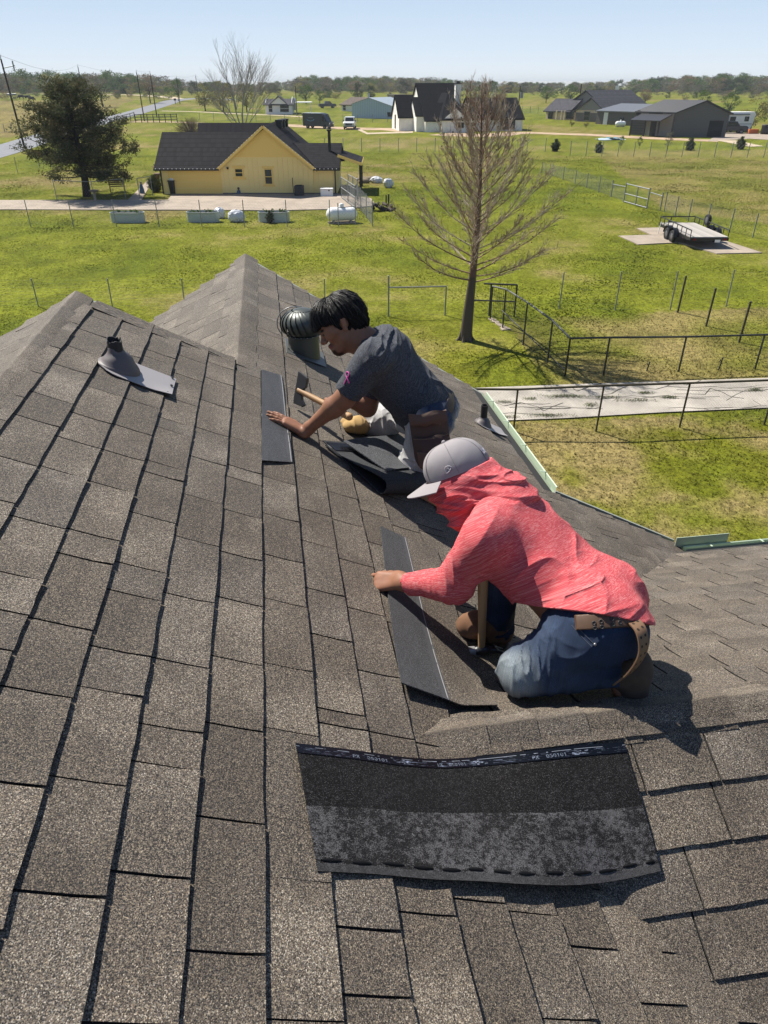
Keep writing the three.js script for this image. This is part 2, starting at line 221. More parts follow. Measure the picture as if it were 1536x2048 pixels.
// one shingle tab: a wedge whose butt stands proud of the tab below, with an uneven butt edge
function tabGeo(P, a0, a1, q, tone, opt = {}) {
  const ns = 4, lk = P === planes.N ? 0.5 : 1, lift0 = opt.lift ?? (rnd() < 0.34 ? rr(0.001, 0.0055) : 0), lift1 = rnd() < 0.3 ? rr(0.001, 0.005) : lift0 * 0.5, ou = rr(0, 9), ov = rr(0, 9), up = Math.min(EXP + 0.02, q - (opt.top ?? -9));
  const cols = []; for (let i = 0; i <= ns; i++) { const s = i / ns, l = mix(lift0, lift1, s) + rr(0, 0.0012), j = rr(-0.0018, 0.0018); const a = mix(a0, a1, s);
    cols.push([onPlane(P, a, q - up, 0.002), onPlane(P, a, q - Math.min(0.05, up * 0.5), 0.0068 + l * 0.2), onPlane(P, a, q + j, 0.0102 + l * lk), onPlane(P, a, q + j - 0.001, 0.0048 + l * 0.9 * lk), [a, j]]); }
  const p = [], uv = [], tri = (x, y, z, A, B, C) => { p.push(x.x, x.y, x.z, y.x, y.y, y.z, z.x, z.y, z.z); uv.push(...A, ...B, ...C); };
  const U = (a, k) => [a + ou, [0, up - 0.05, up, up + 0.006][k] + ov];
  for (let i = 0; i < ns; i++) for (let k = 0; k < 3; k++) { const A = cols[i], B = cols[i + 1], a = A[4][0], b = B[4][0]; tri(A[k], A[k + 1], B[k + 1], U(a, k), U(a, k + 1), U(b, k + 1)); tri(A[k], B[k + 1], B[k], U(a, k), U(b, k + 1), U(b, k)); }
  for (const A of [cols[0], cols[ns]]) { const dn = A.map((v, i) => i < 4 ? v.clone().addScaledVector(P.n, -0.0056) : v); for (let k = 0; k < 2; k++) { tri(A[k], A[k + 1], dn[k + 1], [ou, ov], [ou + .05, ov], [ou, ov]); tri(A[k], dn[k + 1], dn[k], [ou, ov], [ou, ov], [ou, ov]); } }
  const g = new THREE.BufferGeometry(); g.setAttribute('position', new THREE.Float32BufferAttribute(p, 3)); g.setAttribute('uv', new THREE.Float32BufferAttribute(uv, 2)); g.computeVertexNormals();
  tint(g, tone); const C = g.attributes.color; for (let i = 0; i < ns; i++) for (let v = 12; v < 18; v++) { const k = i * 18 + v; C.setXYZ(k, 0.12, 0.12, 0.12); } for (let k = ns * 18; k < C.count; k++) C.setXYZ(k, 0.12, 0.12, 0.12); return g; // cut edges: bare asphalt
}
const TONES = [[1, 1, 1], [0.9, 0.885, 0.87], [0.84, 0.82, 0.8], [1.05, 1.04, 1.02], [0.97, 0.95, 0.92], [1.01, 0.99, 0.97], [0.93, 0.93, 0.94]];
const tabs = [];
function courses(key, qs, range, skip) {
  const P = planes[key];
  qs.forEach((q, row) => {
    const rg = range(q, row); if (!rg) return; let [s, e] = rg; let a = s - rr(0, 0.3), base = pick(TONES);
    while (a < e) {
      let L = rnd() < 0.12 ? rr(0.05, 0.14) : rr(0.2, 0.3); const b0 = Math.max(a, s), b1 = Math.min(a + L, e);
      if (b1 - b0 > 0.02 && !(skip && skip(b0, b1, q))) {
        const tn = pick(TONES), k = rr(0.96, 1.04), gap = rnd() < 0.12 ? 0.001 : key === 'F' ? rr(0.004, 0.009) : rr(0.004, 0.0066);
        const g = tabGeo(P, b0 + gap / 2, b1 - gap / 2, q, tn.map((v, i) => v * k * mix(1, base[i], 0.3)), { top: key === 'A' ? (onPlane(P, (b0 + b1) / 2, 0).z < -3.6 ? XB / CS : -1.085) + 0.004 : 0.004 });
        const c = onPlane(P, (b0 + b1) / 2, q - EXP / 2), s2 = px(c), cos = Math.abs(P.n.dot(c.clone().sub(V(0, EYE, 0)).normalize()));
        const vis = s2[2] > 0.1 && s2[0] > -60 && s2[0] < 1596 && s2[1] > -60 && s2[1] < 2140;
        tabs.push({ key, g, size: vis ? (b1 - b0) * EXP * cos / (s2[2] * s2[2]) : 0 });
      }
      a += L;
    }
  });
}
const rows = (q0, q1) => { const o = []; for (let q = q0; q <= q1; q += EXP) o.push(q); return o; };
// the far gable end of the low roof is skewed in plan: z at which it stops for a given x
const zFar = x => x > XB ? mix(-6.38, -5.36, clamp((x - XB) / (XE - XB), 0, 1)) : mix(-6.38, -5.55, clamp((XB - x) / 1.6, 0, 1));
courses('A', rows(-0.5575 - 3 * EXP, 2.93), (q) => { const x = q * CS; if (x > XE2 + 0.03) return null; if (x > XE + 0.03) return [0.4, 3.63]; const x0 = x - 0.1; return [-1.2, x0 < XB + 0.02 ? 3.68 : -zFar(x)]; });
courses('N', rows(0.075, 2.6), q => { const x0 = ZJ + q * CS - ZJ; return [0.1 + q * CS, 3.4]; });
courses('F', rows(0.075, 2.5), q => [-3.6, -(0.1 + q * CS)]);
courses('L', rows(0.14, 2.0), q => [-3.68, 0.9]);
courses('B', rows(0.14, 2.4), q => [zFar(XB - q * CS), -3.5]);
tabs.sort((a, b) => b.size - a.size);
const slopeMesh = {};
for (const k of Object.keys(planes)) { const P = planes[k];
  const quads = { A: [[-1.6, -1.085], [-1.6, 2.86], [3.6, 2.86], [3.6, XE / CS], [5.34, XE / CS], [6.36, XB / CS], [3.66, XB / CS], [3.66, -1.085]], N: [[-0.2, 0], [3.5, 0], [3.5, 2.6], [2.4, 2.6]], F: [[0.2, 0], [-3.6, 0], [-3.6, 2.48], [-2.3, 2.48]], L: [[-3.66, 0], [1, 0], [1, 2.2], [-3.66, 2.2]], B: [[-6.36, 0], [-3.5, 0], [-3.5, 2.5], [-5.0, 2.5]] }[k];
  slopeMesh[k] = mesh('roof_slope', slab(quads.map(([a, q]) => onPlane(P, a, q, -0.001)), P.n.clone().multiplyScalar(-0.06)), M.deck, house); }
const rest = {};
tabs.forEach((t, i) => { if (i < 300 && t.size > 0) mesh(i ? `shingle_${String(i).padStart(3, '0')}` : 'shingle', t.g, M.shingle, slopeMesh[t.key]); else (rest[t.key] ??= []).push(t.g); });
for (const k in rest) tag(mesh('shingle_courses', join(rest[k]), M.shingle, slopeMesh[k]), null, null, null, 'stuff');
// ridge caps: folded pieces overlapping along the ridge
function caps(a, b, sideA, sideB, half, first, round = 0.05) {
  const dir = b.clone().sub(a), L = dir.length(); dir.normalize(); const n = Math.round(L / 0.142); const up = sideA.clone().add(sideB).multiplyScalar(-1).normalize();
  for (let i = 0; i < n; i++) {
    const p0 = a.clone().addScaledVector(dir, i * L / n - 0.02), len = L / n + 0.03, tn = pick(TONES).map(v => v * 1.04), ou = rr(0, 9), j1 = rr(-0.006, 0.006), j2 = rr(-0.006, 0.006);
    const g = surf(12, 2, (s, t) => { const q = (s - 0.5) * 2 * (half + (s < 0.5 ? j1 : j2)), m = Math.abs(q), side = q < 0 ? sideA : sideB; const r = Math.sqrt(m * m + round * round) - round, drop = p0.clone().addScaledVector(dir, t * len).addScaledVector(side, r);
      drop.addScaledVector(up, -0.0 + 0.0135 - 0.006 * t - 0.006 * sstep(half * 0.55, half, m)); return drop; }, [half * 2, len]);
    const uv = g.attributes.uv; for (let k = 0; k < uv.count; k++) uv.setXY(k, uv.getX(k) + ou, uv.getY(k) + ou * 1.7);
    mesh('ridge_cap', tint(g, tn), M.shingle, first);
  }
}
caps(V(XR, yA(XR), ZRAKE - 0.02), V(XR, yA(XR), 0.4), planes.A.dn, planes.L.dn, 0.15, slopeMesh.L, 0.09);
caps(V(XB, yA(XB), -6.4), V(XB, yA(XB), -3.62), planes.A.dn, planes.B.dn, 0.14, slopeMesh.B, 0.03);
caps(V(3.5, YJ, ZJ), V(0.32, YJ, ZJ), planes.F.dn, planes.N.dn, 0.15, slopeMesh.F, 0.07);
// walls, gable, fascia and gutters
{
  const e1 = yA(XE), e2 = yA(XE2), wl = [];
  wl.push(slab([V(XR, yA(XR) - 0.07, -3.60), V(-1.9, yA(XR) - 0.07 - 0.93 * TT, -3.60), V(-1.9, 0, -3.60), V(1.45, 0, -3.60), V(1.45, yA(1.45) - 0.07, -3.60)], V(0, 0, 0.12)));
  wl.push(box(-0.1, (e1 - 0.2) / 2, -4.4, 3.0, e1 - 0.3, 1.7), box(0.2, (e2 - 0.1) / 2, -0.6, 4.2, e2 - 0.2, 5.2));
  mesh('house_wall', join(wl), std({ color: lin(0.5, 0.47, 0.4) }), house);
  const fas = [beam(V(XE - 0.015, e1 - 0.1, -3.63), V(XE - 0.015, e1 - 0.1, -5.34), 0.02, 0.16), beam(V(XE, e1 - 0.07, -3.68), V(XE2, e2 - 0.07, -3.68), 0.02, 0.14), beam(V(XE2 - 0.01, e2 - 0.1, ZC), V(3.6, YJ - TT * (ZJ - ZC) - 0.09, ZC), 0.02, 0.15)];
  fas.push(beam(V(XB, yA(XB) - 0.07, -6.36), V(XE, e1 - 0.07, -5.35), 0.02, 0.13), beam(V(XR, yA(XR) - 0.07, ZRAKE - 0.02), V(XB, yA(XB) - 0.07, ZRAKE - 0.02), 0.02, 0.13));
  const fm = std({ color: lin(0.34, 0.36, 0.31) }); fas.forEach(f => mesh('fascia', f, fm, house));
  // a gutter is an open trough with rolled lip and hangers
  const gutter = (a, b, out, hang) => { const prof = [[0, 0.01], [0, -0.07], [0.028, -0.07], [0.036, -0.04], [0.039, 0], [0.046, 0.003], [0.046, -0.007]];
    const g = surf(1, prof.length - 1, (s, t) => { const q = prof[Math.round(t * (prof.length - 1))]; return a.clone().lerp(b, s).addScaledVector(out, q[0]).add(V(0, q[1], 0)); }); const gg = g.toNonIndexed(); gg.computeVertexNormals();
    const gu = mesh('gutter', gg, M.mint, house); const hs = []; for (let i = 0; i < hang; i++) { const p = a.clone().lerp(b, (i + 0.5) / hang); hs.push(beam(p.clone().add(V(0, 0.012, 0)), p.clone().addScaledVector(out, 0.043).add(V(0, 0.006, 0)), 0.012, 0.003));}
    hs.forEach(h => mesh('gutter_hanger', h, M.mint, gu)); return gu; };
  gutter(V(XE + 0.005, e1 + 0.005, -5.34), V(XE + 0.005, e1 + 0.005, -3.7), V(1, 0, 0), 4);
  const ye = YJ - TT * (ZJ - ZC);
  gutter(V(2.58, ye + 0.0, ZC - 0.01), V(3.7, ye + 0.0, ZC - 0.01), V(0, 0, -1), 3);
  mesh('splash_guard', join([box(2.72, ye + 0.015, ZC - 0.07, 0.38, 0.1, 0.004)]), M.mint, house);
}
// ---------------------------------------------------------------- clothes shared by both workers
M.cloth = std({ vertexColors: true, roughness: 0.95 });
M.skin = new THREE.MeshPhysicalMaterial({ vertexColors: true, color: lin(1, 1, 1), roughness: 0.5, side: THREE.DoubleSide, specularIntensity: 0.45 });
M.leather = std({ vertexColors: true, roughness: 0.6 });
const denimTex = dataTex(256, 256, (i, j, o) => { const tw = ((i + j) % 8) < 4 ? 1 : 0.86, n = 0.82 + 0.36 * rnd(), l = 0.9 + 0.2 * hash3(i, 0, 4), c = tw * n * l * 215; o[0] = o[1] = o[2] = c; });
denimTex.repeat.set(6, 6);
{ const S = 1024, colr = new Float32Array(S * S), hb = new Uint8Array(S); // knit of dyed and pale yarn
  for (let j = 0; j < S; j++) { let i = 0; const thick = Math.floor(j / 4), n0 = Math.floor(hash3(thick, 4, 4) * S); while (i < S) { const L = Math.floor(24 + 110 * rnd() * rnd()), v = rnd(), c = v < 0.2 ? 1 : v < 0.34 ? 0.55 : v < 0.5 ? -0.7 : 0; for (let k = 0; k < L && i < S; k++, i++) colr[j * S + ((i + n0) % S)] = c * Math.min(1, 6 * Math.min(k / L, 1 - k / L)); } if (j % 4) for (let q = 0; q < S; q++) colr[j * S + q] = colr[(j - 1) * S + q] * 0.86 + 0.14 * colr[j * S + q]; }
  M.knit = std({ map: dataTex(S, S, (i, j, o) => { const c = colr[j * S + i], n = 0.93 + 0.14 * rnd(), p = Math.max(0, c), d = Math.max(0, -c); o[0] = mix(mix(212, 230, p), 168, d) * n; o[1] = mix(mix(84, 148, p), 48, d) * n; o[2] = mix(mix(90, 146, p), 58, d) * n; }), bumpMap: dataTex(S, S, (i, j, o) => { o[0] = o[1] = o[2] = 128 + 90 * colr[j * S + i] + 20 * rnd(); }, false), bumpScale: 0.0005, roughness: 0.92 }); }
M.denim = std({ map: denimTex, vertexColors: true, roughness: 0.92 });
M.wood = std({ map: dataTex(128, 256, (i, j, o) => { const g = fbm(i / 128 * 14, j / 256 * 3, 3, 4), k = 0.75 + 0.4 * g; o[0] = 216 * k; o[1] = 170 * k; o[2] = 118 * k; }), roughness: 0.55 });
M.steel = std({ color: lin(0.30, 0.30, 0.31), metalness: 0.75, roughness: 0.42 });
M.steelDark = std({ color: lin(0.06, 0.06, 0.062), metalness: 0.5, roughness: 0.5 });
const frame = (a, b, hint) => { const s = b.clone().sub(a).normalize(), l = hint.clone().addScaledVector(s, -hint.dot(s)).normalize(); return [s, l, new THREE.Vector3().crossVectors(s, l)]; };
// shrink a point onto a field's surface from outside, for seams and badges
function onto(f, p, dir, off = 0) { const q = p.clone(); for (let i = 0; i < 60; i++) { const d = f(q.x, q.y, q.z) - off; if (d < 0.0006) break; q.addScaledVector(dir, d * 0.7); } return q; }
// ---------------------------------------------------------------- worker in the red hooded shirt, kneeling
const red = thing('person', 'person in red hooded long-sleeve shirt, grey cap and jeans kneeling and pressing a shingle down', 'person');
const redJ = { hand: at(772, 1163, 2.45), wrist: at(810, 1166, 2.41), elbow: at(908, 1168, 2.27), shL: at(968, 1080, 2.15), shR: at(1020, 985, 2.48), neck: at(992, 1008, 2.34), head: at(917, 950, 2.37),
  hipL: at(1205, 1250, 2.09), hipR: at(1172, 1192, 2.36), kneeL: at(1048, 1342, 2.125), ankL: at(1238, 1338, 2.09), toeL: at(1242, 1378, 2.105), kneeR: at(1000, 1110, 2.34), ankR: at(992, 1258, 2.49), toeR: at(934, 1252, 2.44), elbR: at(985, 1125, 2.55), wrR: at(890, 1160, 2.62) };
{
  const J = redJ, pel = J.hipL.clone().lerp(J.hipR, 0.5), lr = J.shL.clone().sub(J.shR).normalize(), sp = J.neck.clone().sub(pel).normalize(), bn = new THREE.Vector3().crossVectors(sp, lr).normalize(); if (bn.y < 0) bn.negate();
  const off = (p, a, b, c) => p.clone().addScaledVector(sp, a).addScaledVector(lr, b).addScaledVector(bn, c);
  const c1 = J.neck.clone().lerp(pel, 0.34), mid = J.neck.clone().lerp(pel, 0.66);
  const torso = r => [cap(off(c1, 0, 0.085, -0.03), off(pel, 0.06, 0.07, -0.02), 0.1 + r, 0.1 + r, { k: 0.08 }), cap(off(c1, 0, -0.085, -0.03), off(pel, 0.06, -0.07, -0.02), 0.1 + r, 0.1 + r, { k: 0.08 }), cap(off(c1, 0.02, 0, -0.025), off(pel, 0.03, 0, -0.03), 0.118 + r, 0.118 + r, { k: 0.08 }),
    cap(J.shL.clone().lerp(J.shR, 0.16), J.shR.clone().lerp(J.shL, 0.16), 0.068 + r, 0.068 + r, { k: 0.09 }), cap(off(J.neck, -0.06, 0, 0.01), J.neck.clone().lerp(J.head, 0.4), 0.07 + r, 0.052 + r, { k: 0.06 }), cap(off(pel, 0.02, 0.05, -0.01), off(pel, 0.02, -0.05, -0.01), 0.105 + r, 0.105 + r, { k: 0.08 })];
  const armL = r => [cap(J.shL, J.elbow, 0.064 + r, 0.047 + r, { k: 0.05 }), cap(J.elbow, J.wrist, 0.045 + r, 0.029 + r * 0.7, { k: 0.04 })], armR = r => [cap(J.shR, J.elbR, 0.06 + r, 0.046 + r, { k: 0.05 }), cap(J.elbR, J.wrR, 0.044 + r, 0.029 + r, { k: 0.04 })];
  const legL = r => [cap(J.hipL, J.kneeL, 0.09 + r, 0.066 + r, { k: 0.05 }), cap(J.kneeL, J.ankL, 0.062 + r, 0.042 + r, { k: 0.012 }), cap(J.hipL.clone().lerp(J.kneeL, 0.1).addScaledVector(bn, 0.0), off(J.hipL, -0.05, -0.01, 0.0), 0.095 + r, 0.085 + r, { k: 0.06 })], legR = r => [cap(J.hipR, J.kneeR, 0.09 + r, 0.06 + r, { k: 0.05 }), cap(J.kneeR, J.ankR, 0.058 + r, 0.045 + r, { k: 0.04 }), cap(J.hipR, off(J.hipR, -0.05, 0, 0), 0.095 + r, 0.085 + r, { k: 0.06 })];
  // skin: one continuous body, most of it under the clothes; the working hand presses thumb and forefinger on the shingle
  const hu0 = RIGHT.clone().multiplyScalar(-0.44).addScaledVector(UPV, 0.82).addScaledVector(FWD, -0.1).normalize(), hf = RIGHT.clone().multiplyScalar(-0.86).addScaledVector(UPV, -0.42).addScaledVector(FWD, 0.12); hf.addScaledVector(hu0, -hf.dot(hu0)).normalize(); const hl = new THREE.Vector3().crossVectors(hu0, hf);
  const H = (a, b, c) => J.head.clone().addScaledVector(hf, a).addScaledVector(hl, b).addScaledVector(hu0, c);
  const headP = [cap(H(-0.012, 0, 0.012), H(0.012, 0, 0.012), 0.086, 0.084), cap(H(0.04, 0, -0.07), H(0.03, 0, -0.03), 0.045, 0.06), cap(H(0.09, 0, -0.02), H(0.1, 0, -0.045), 0.01, 0.013, { k: 0.015 }), cap(H(0, 0.078, -0.03), H(0, 0.082, -0.01), 0.016, 0.02, { k: 0.01 }), cap(H(0, -0.078, -0.03), H(0, -0.082, -0.01), 0.016, 0.02, { k: 0.01 })];
  const hfw = J.hand.clone().sub(J.wrist).add(V(-0.016, -0.012, 0)).normalize(), hup = planes.A.n.clone().multiplyScalar(0.75).addScaledVector(V(0, 0, 1), 0.5); hup.addScaledVector(hfw, -hup.dot(hfw)).normalize();
  const handP = handPrims(J.hand.clone().addScaledVector(hfw, -0.012), hfw, hup, 1, { size: 1.0, curl: [0.5, 0.85, 1.05, 1.15], thumbOut: 0.3, thumbDown: 0.3 });
  const handT = new THREE.Vector3().crossVectors(hfw, hup); // thumb side
  const skinC = (x, y, z) => { const k = 0.85 + 0.3 * fbm(x * 60, y * 60, z * 60, 2); return [0.33 * k, 0.155 * k, 0.093 * k]; };
  const bodyP = [...torso(-0.02), ...armL(-0.012), ...armR(-0.012), ...legL(-0.02), ...legR(-0.02), cap(J.ankL, J.toeL, 0.03, 0.03), cap(J.ankR, J.toeR, 0.03, 0.028), cap(J.neck, J.head, 0.05, 0.05)];
  const forearm = [cap(J.elbow, J.wrist, 0.036, 0.026), cap(J.wrist, J.hand.clone().addScaledVector(hfw, -0.045), 0.027, 0.022, { k: 0.02 })];
  const rh = handPrims(J.wrR.clone().add(V(-0.06, -0.03, 0.0)), V(-0.85, -0.45, 0).normalize(), V(-0.4, 0.9, 0).normalize(), -1, { curl: [0.4, 0.4, 0.45, 0.5] });
  const bodyG = [nets(field(bodyP, 0.03), ...bounds(bodyP, 0.02), 0.011, skinC), nets(field(headP, 0.03), ...bounds(headP, 0.02), 0.005, skinC), nets(field([...forearm, ...handP], 0.008), ...bounds([forearm[1], ...handP], 0.01), 0.0026, skinC), nets(field([...rh, cap(J.wrR, J.wrR.clone().add(V(-0.03, -0.015, 0)), 0.027, 0.022)], 0.008), ...bounds(rh, 0.01), 0.0035, skinC)];
  mesh('body', join(bodyG), M.skin, red);
  // heathered knit: the streaks run round the body and along the forearm (uv set per vertex)
  const st = new THREE.Vector3().crossVectors(bn, sp).normalize(), fa = J.wrist.clone().sub(J.elbow).normalize();
  const isArm = p => { const q = p.clone().sub(J.elbow), t = q.dot(fa); return q.length() < 0.11 || (t > 0 && q.addScaledVector(fa, -t).length() < 0.09); };
  const heather = () => [1, 1, 1];
  const knit = (g, arm) => { const P = g.attributes.position, u = g.attributes.uv, e2 = new THREE.Vector3().crossVectors(fa, FWD).normalize(); for (let i = 0; i < P.count; i++) { const p = V(P.getX(i), P.getY(i), P.getZ(i)); if (arm && isArm(p)) u.setXY(i, p.dot(fa) * 4, p.dot(e2) * 4); else u.setXY(i, p.dot(st) * 4, (p.dot(sp) + 0.35 * p.dot(bn)) * 4); } return g; };
  const fold = (x, y, z) => { const rx = x - J.neck.x, ry = y - J.neck.y, rz = z - J.neck.z, s = rx * sp.x + ry * sp.y + rz * sp.z, l = rx * lr.x + ry * lr.y + rz * lr.z, b = rx * bn.x + ry * bn.y + rz * bn.z; return [s, l, b]; };
  const hipCaps = r => [cap(J.hipL.clone().lerp(J.kneeL, 0.1), off(J.hipL, -0.05, -0.01, 0.0), 0.095 + r, 0.085 + r, { k: 0.06 }), cap(J.hipR, off(J.hipR, -0.05, 0, 0), 0.095 + r, 0.085 + r, { k: 0.06 }), cap(J.hipL, J.hipL.clone().lerp(J.kneeL, 0.35), 0.09 + r, 0.083 + r, { k: 0.05 })], hips = r => [cap(off(pel, 0.02, 0.05, -0.01), off(pel, 0.02, -0.05, -0.01), 0.108 + r, 0.108 + r, { k: 0.08 }), cap(off(pel, 0.0, 0.06, -0.0), off(pel, -0.04, -0.06, 0.0), 0.113 + r, 0.108 + r, { k: 0.08 })];
  const bodyF = field([...torso(0.008), ...hips(0.014), ...hipCaps(0.022), ...armL(0.010), ...armR(0.010)], 0.05);
  const hemP = at(1165, 1220, 2.2), hemN = UPV.clone().addScaledVector(RIGHT, 0.13); hemN.addScaledVector(ray(1165, 1222), -hemN.dot(ray(1165, 1222)) / ray(1165, 1222).lengthSq()).normalize();
  const shirtF = (x, y, z) => {
    let d = bodyF(x, y, z); if (d > 0.05 || d < -0.06) return d; const [s, l, b] = fold(x, y, z);
    const ax = (x - J.elbow.x) * fa.x + (y - J.elbow.y) * fa.y + (z - J.elbow.z) * fa.z, dE = Math.hypot(x - J.elbow.x, y - J.elbow.y, z - J.elbow.z), nearArm = sstep(0.2, 0.1, dE);
    const f1 = Math.pow(ridge(noise3(s * 11 + l * 5, l * 5 - s * 2, b * 6)), 4), f2 = Math.pow(ridge(noise3(ax * 26, (y + z) * 12, x * 12)), 3), low = sstep(-0.25, -0.42, s), f3 = Math.pow(ridge(noise3(s * 22 + b * 9, l * 7, 5)), 4);
    d -= 0.0085 * f1 * (1 - nearArm * 0.8) + 0.0075 * f2 * nearArm + 0.008 * f3 * low + 0.002 * sstep(-0.34, -0.42, s) - 0.002;
    const hem = -((x - hemP.x) * hemN.x + (y - hemP.y) * hemN.y + (z - hemP.z) * hemN.z) + 0.012 * Math.sin(l * 14 + 1), cuff = (x - J.wrist.x) * fa.x + (y - J.wrist.y) * fa.y + (z - J.wrist.z) * fa.z + 0.006;
    if (hem > d && dE > 0.2) d = hem; if (dE < 0.4 && cuff > d && cuff < 0.2 && Math.hypot(x - J.wrist.x, y - J.wrist.y, z - J.wrist.z) < 0.15) d = cuff; return d;
  };
  const shirtL = [...torso(0.02), ...hips(0.02), ...hipCaps(0.03), ...armL(0.02), ...armR(0.02)];
  const shirt = mesh('shirt', knit(nets(shirtF, ...bounds(shirtL, 0.02), 0.0046, heather), true), M.knit, red);
  // hood and face cloth, gathered round the neck
  const chin = at(920, 1040, 2.33), hoodP = [cap(H(-0.015, 0, -0.01), H(0.012, 0, -0.01), 0.103, 0.099, { k: 0.05 }), cap(H(0.03, 0, -0.05), chin, 0.085, 0.035, { k: 0.05 }), cap(H(-0.05, 0, -0.06), off(J.neck, -0.03, 0, 0.03), 0.088, 0.1, { k: 0.06 }), cap(H(0.0, 0, -0.07), off(J.neck, -0.02, 0, -0.02), 0.09, 0.085, { k: 0.06 })];
  const hoodB = field(hoodP, 0.05);
  mesh('hood', knit(nets((x, y, z) => { let d = hoodB(x, y, z); if (Math.abs(d) > 0.06) return d; const rx = x - J.head.x, ry = y - J.head.y, rz = z - J.head.z, h = rx * hu0.x + ry * hu0.y + rz * hu0.z, a = rx * hf.x + ry * hf.y + rz * hf.z, l = rx * hl.x + ry * hl.y + rz * hl.z; const r1 = Math.pow(ridge(noise3(h * 26 - a * 12, a * 8 + h * 6, l * 8)), 3), r2 = Math.pow(ridge(noise3(h * 44 - a * 24 + 9, a * 12, l * 9)), 3); const lowr = sstep(0.02, -0.03, h); d -= (0.013 * r1 + 0.006 * r2) * lowr - 0.006; return Math.max(d, h - 0.014 - 0.1 * a); }, ...bounds(hoodP, 0.03), 0.0042, heather)), M.knit, shirt);
  // cap: crown of six panels, stitched band, button and curved bill
  const capg = new THREE.Group(); const crown = surf(48, 16, (s, t) => { const a = s * Math.PI * 2, e = t * Math.PI / 2, r = 0.108 * (1 - 0.012 * Math.pow(Math.abs(Math.cos(a * 3)), 12)), ring = Math.cos(e) ** 0.72, up = Math.sin(e) ** 0.9 * 0.108; const dent = 0.004 * (fbm(Math.cos(a) * 2 + 3, Math.sin(a) * 2, t * 3, 3) - 0.5) * 2; return H(-0.006 + Math.cos(a) * (r + dent) * ring * 1.06, Math.sin(a) * (r + dent) * ring * 0.93, 0.012 + up + 0.012 * Math.cos(a) * (1 - t)); }, [0.7, 0.2]);
  const capMat = std({ color: lin(0.36, 0.33, 0.335), roughness: 0.92, bumpMap: denimTex, bumpScale: 0.0006 });
  const cm = mesh('cap', crown, capMat, red);
  const bill = plate(16, 6, (s, t) => { const a = (s - 0.5) * 2.0, r = 0.112 + t * 0.072 * Math.cos(a * 0.78); return H(-0.006 + Math.cos(a) * r * 1.06, Math.sin(a) * r * 0.93, 0.022 - t * 0.012 - 0.035 * a * a * (0.4 + t * 0.5) * 0.5); }, 0.004);
  mesh('bill', bill, capMat, cm); mesh('button', new THREE.SphereGeometry(0.008, 10, 6).translate(...H(-0.006, 0, 0.121).toArray()), capMat, cm);
  const seams = []; for (let k = 0; k < 6; k++) { const a = (k + 0.5) / 6 * Math.PI * 2; seams.push(tubeAlong([0.02, 0.25, 0.5, 0.75, 0.98].map(t => { const e = t * Math.PI / 2, ring = Math.cos(e) ** 0.72, up = Math.sin(e) ** 0.9 * 0.108; return H(-0.006 + Math.cos(a) * 0.1088 * ring * 1.06, Math.sin(a) * 0.1088 * ring * 0.93, 0.0125 + up + 0.012 * Math.cos(a) * (1 - t)); }), 0.0011, 14, 4)); }
  mesh('panel_seam', join(seams), std({ color: lin(0.27, 0.25, 0.255) }), cm);
  const emb = (a, t, w, h, mat) => { const e = t * Math.PI / 2, P = (da, dt) => { const A = a + da, E = (t + dt) * Math.PI / 2, ring = Math.cos(E) ** 0.72, up = Math.sin(E) ** 0.9 * 0.108; return H(-0.006 + Math.cos(A) * 0.1105 * ring * 1.06, Math.sin(A) * 0.1105 * ring * 0.93, 0.0125 + up + 0.012 * Math.cos(A) * (1 - t)); }; return P; };
  { const P1 = emb(2.75, 0.18), P2 = emb(1.35, 0.14), th = std({ color: lin(0.55, 0.52, 0.55) }); // embroidered emblems at the back and above the ear
    mesh('embroidery', join([surf(4, 2, (s, t) => P1((s - 0.5) * 0.26, (t - 0.5) * 0.13))]), std({ color: lin(0.42, 0.40, 0.46) }), cm);
    mesh('embroidery', join([tubeAlong([P1(-0.09, -0.05), P1(-0.03, 0.0), P1(-0.06, 0.05)], 0.0018, 8, 4), tubeAlong([P1(0, -0.05), P1(0.04, 0.02), P1(0.08, 0.05)], 0.0018, 8, 4), tubeAlong([P1(0.05, -0.05), P1(0.1, -0.05)], 0.0018, 4, 4)]), th, cm);
    mesh('embroidery', join([tubeAlong([P2(-0.1, -0.06), P2(-0.08, 0.05), P2(0.05, 0.06), P2(0.1, 0.02)], 0.0015, 10, 4), tubeAlong([P2(-0.1, -0.06), P2(0.02, -0.03), P2(0.1, 0.02)], 0.0015, 8, 4), tubeAlong([P2(-0.03, 0.04), P2(0.03, -0.02)], 0.0013, 6, 4)]), th, cm); }
  // jeans
  const bp = at(1232, 1240, 2.12), bw = UPV.clone().addScaledVector(RIGHT, -0.12); bw.addScaledVector(ray(1232, 1240), -bw.dot(ray(1232, 1240)) / ray(1232, 1240).lengthSq()).normalize();
  const jp = r => [...legL(0.008 + r), ...legR(0.008 + r), ...hips(r)], jf = field(jp(0), 0.05);
  const kneeFront = at(1014, 1352, 2.07), thigh = J.kneeL.clone().sub(J.hipL).normalize(), shin = J.ankL.clone().sub(J.kneeL).normalize();
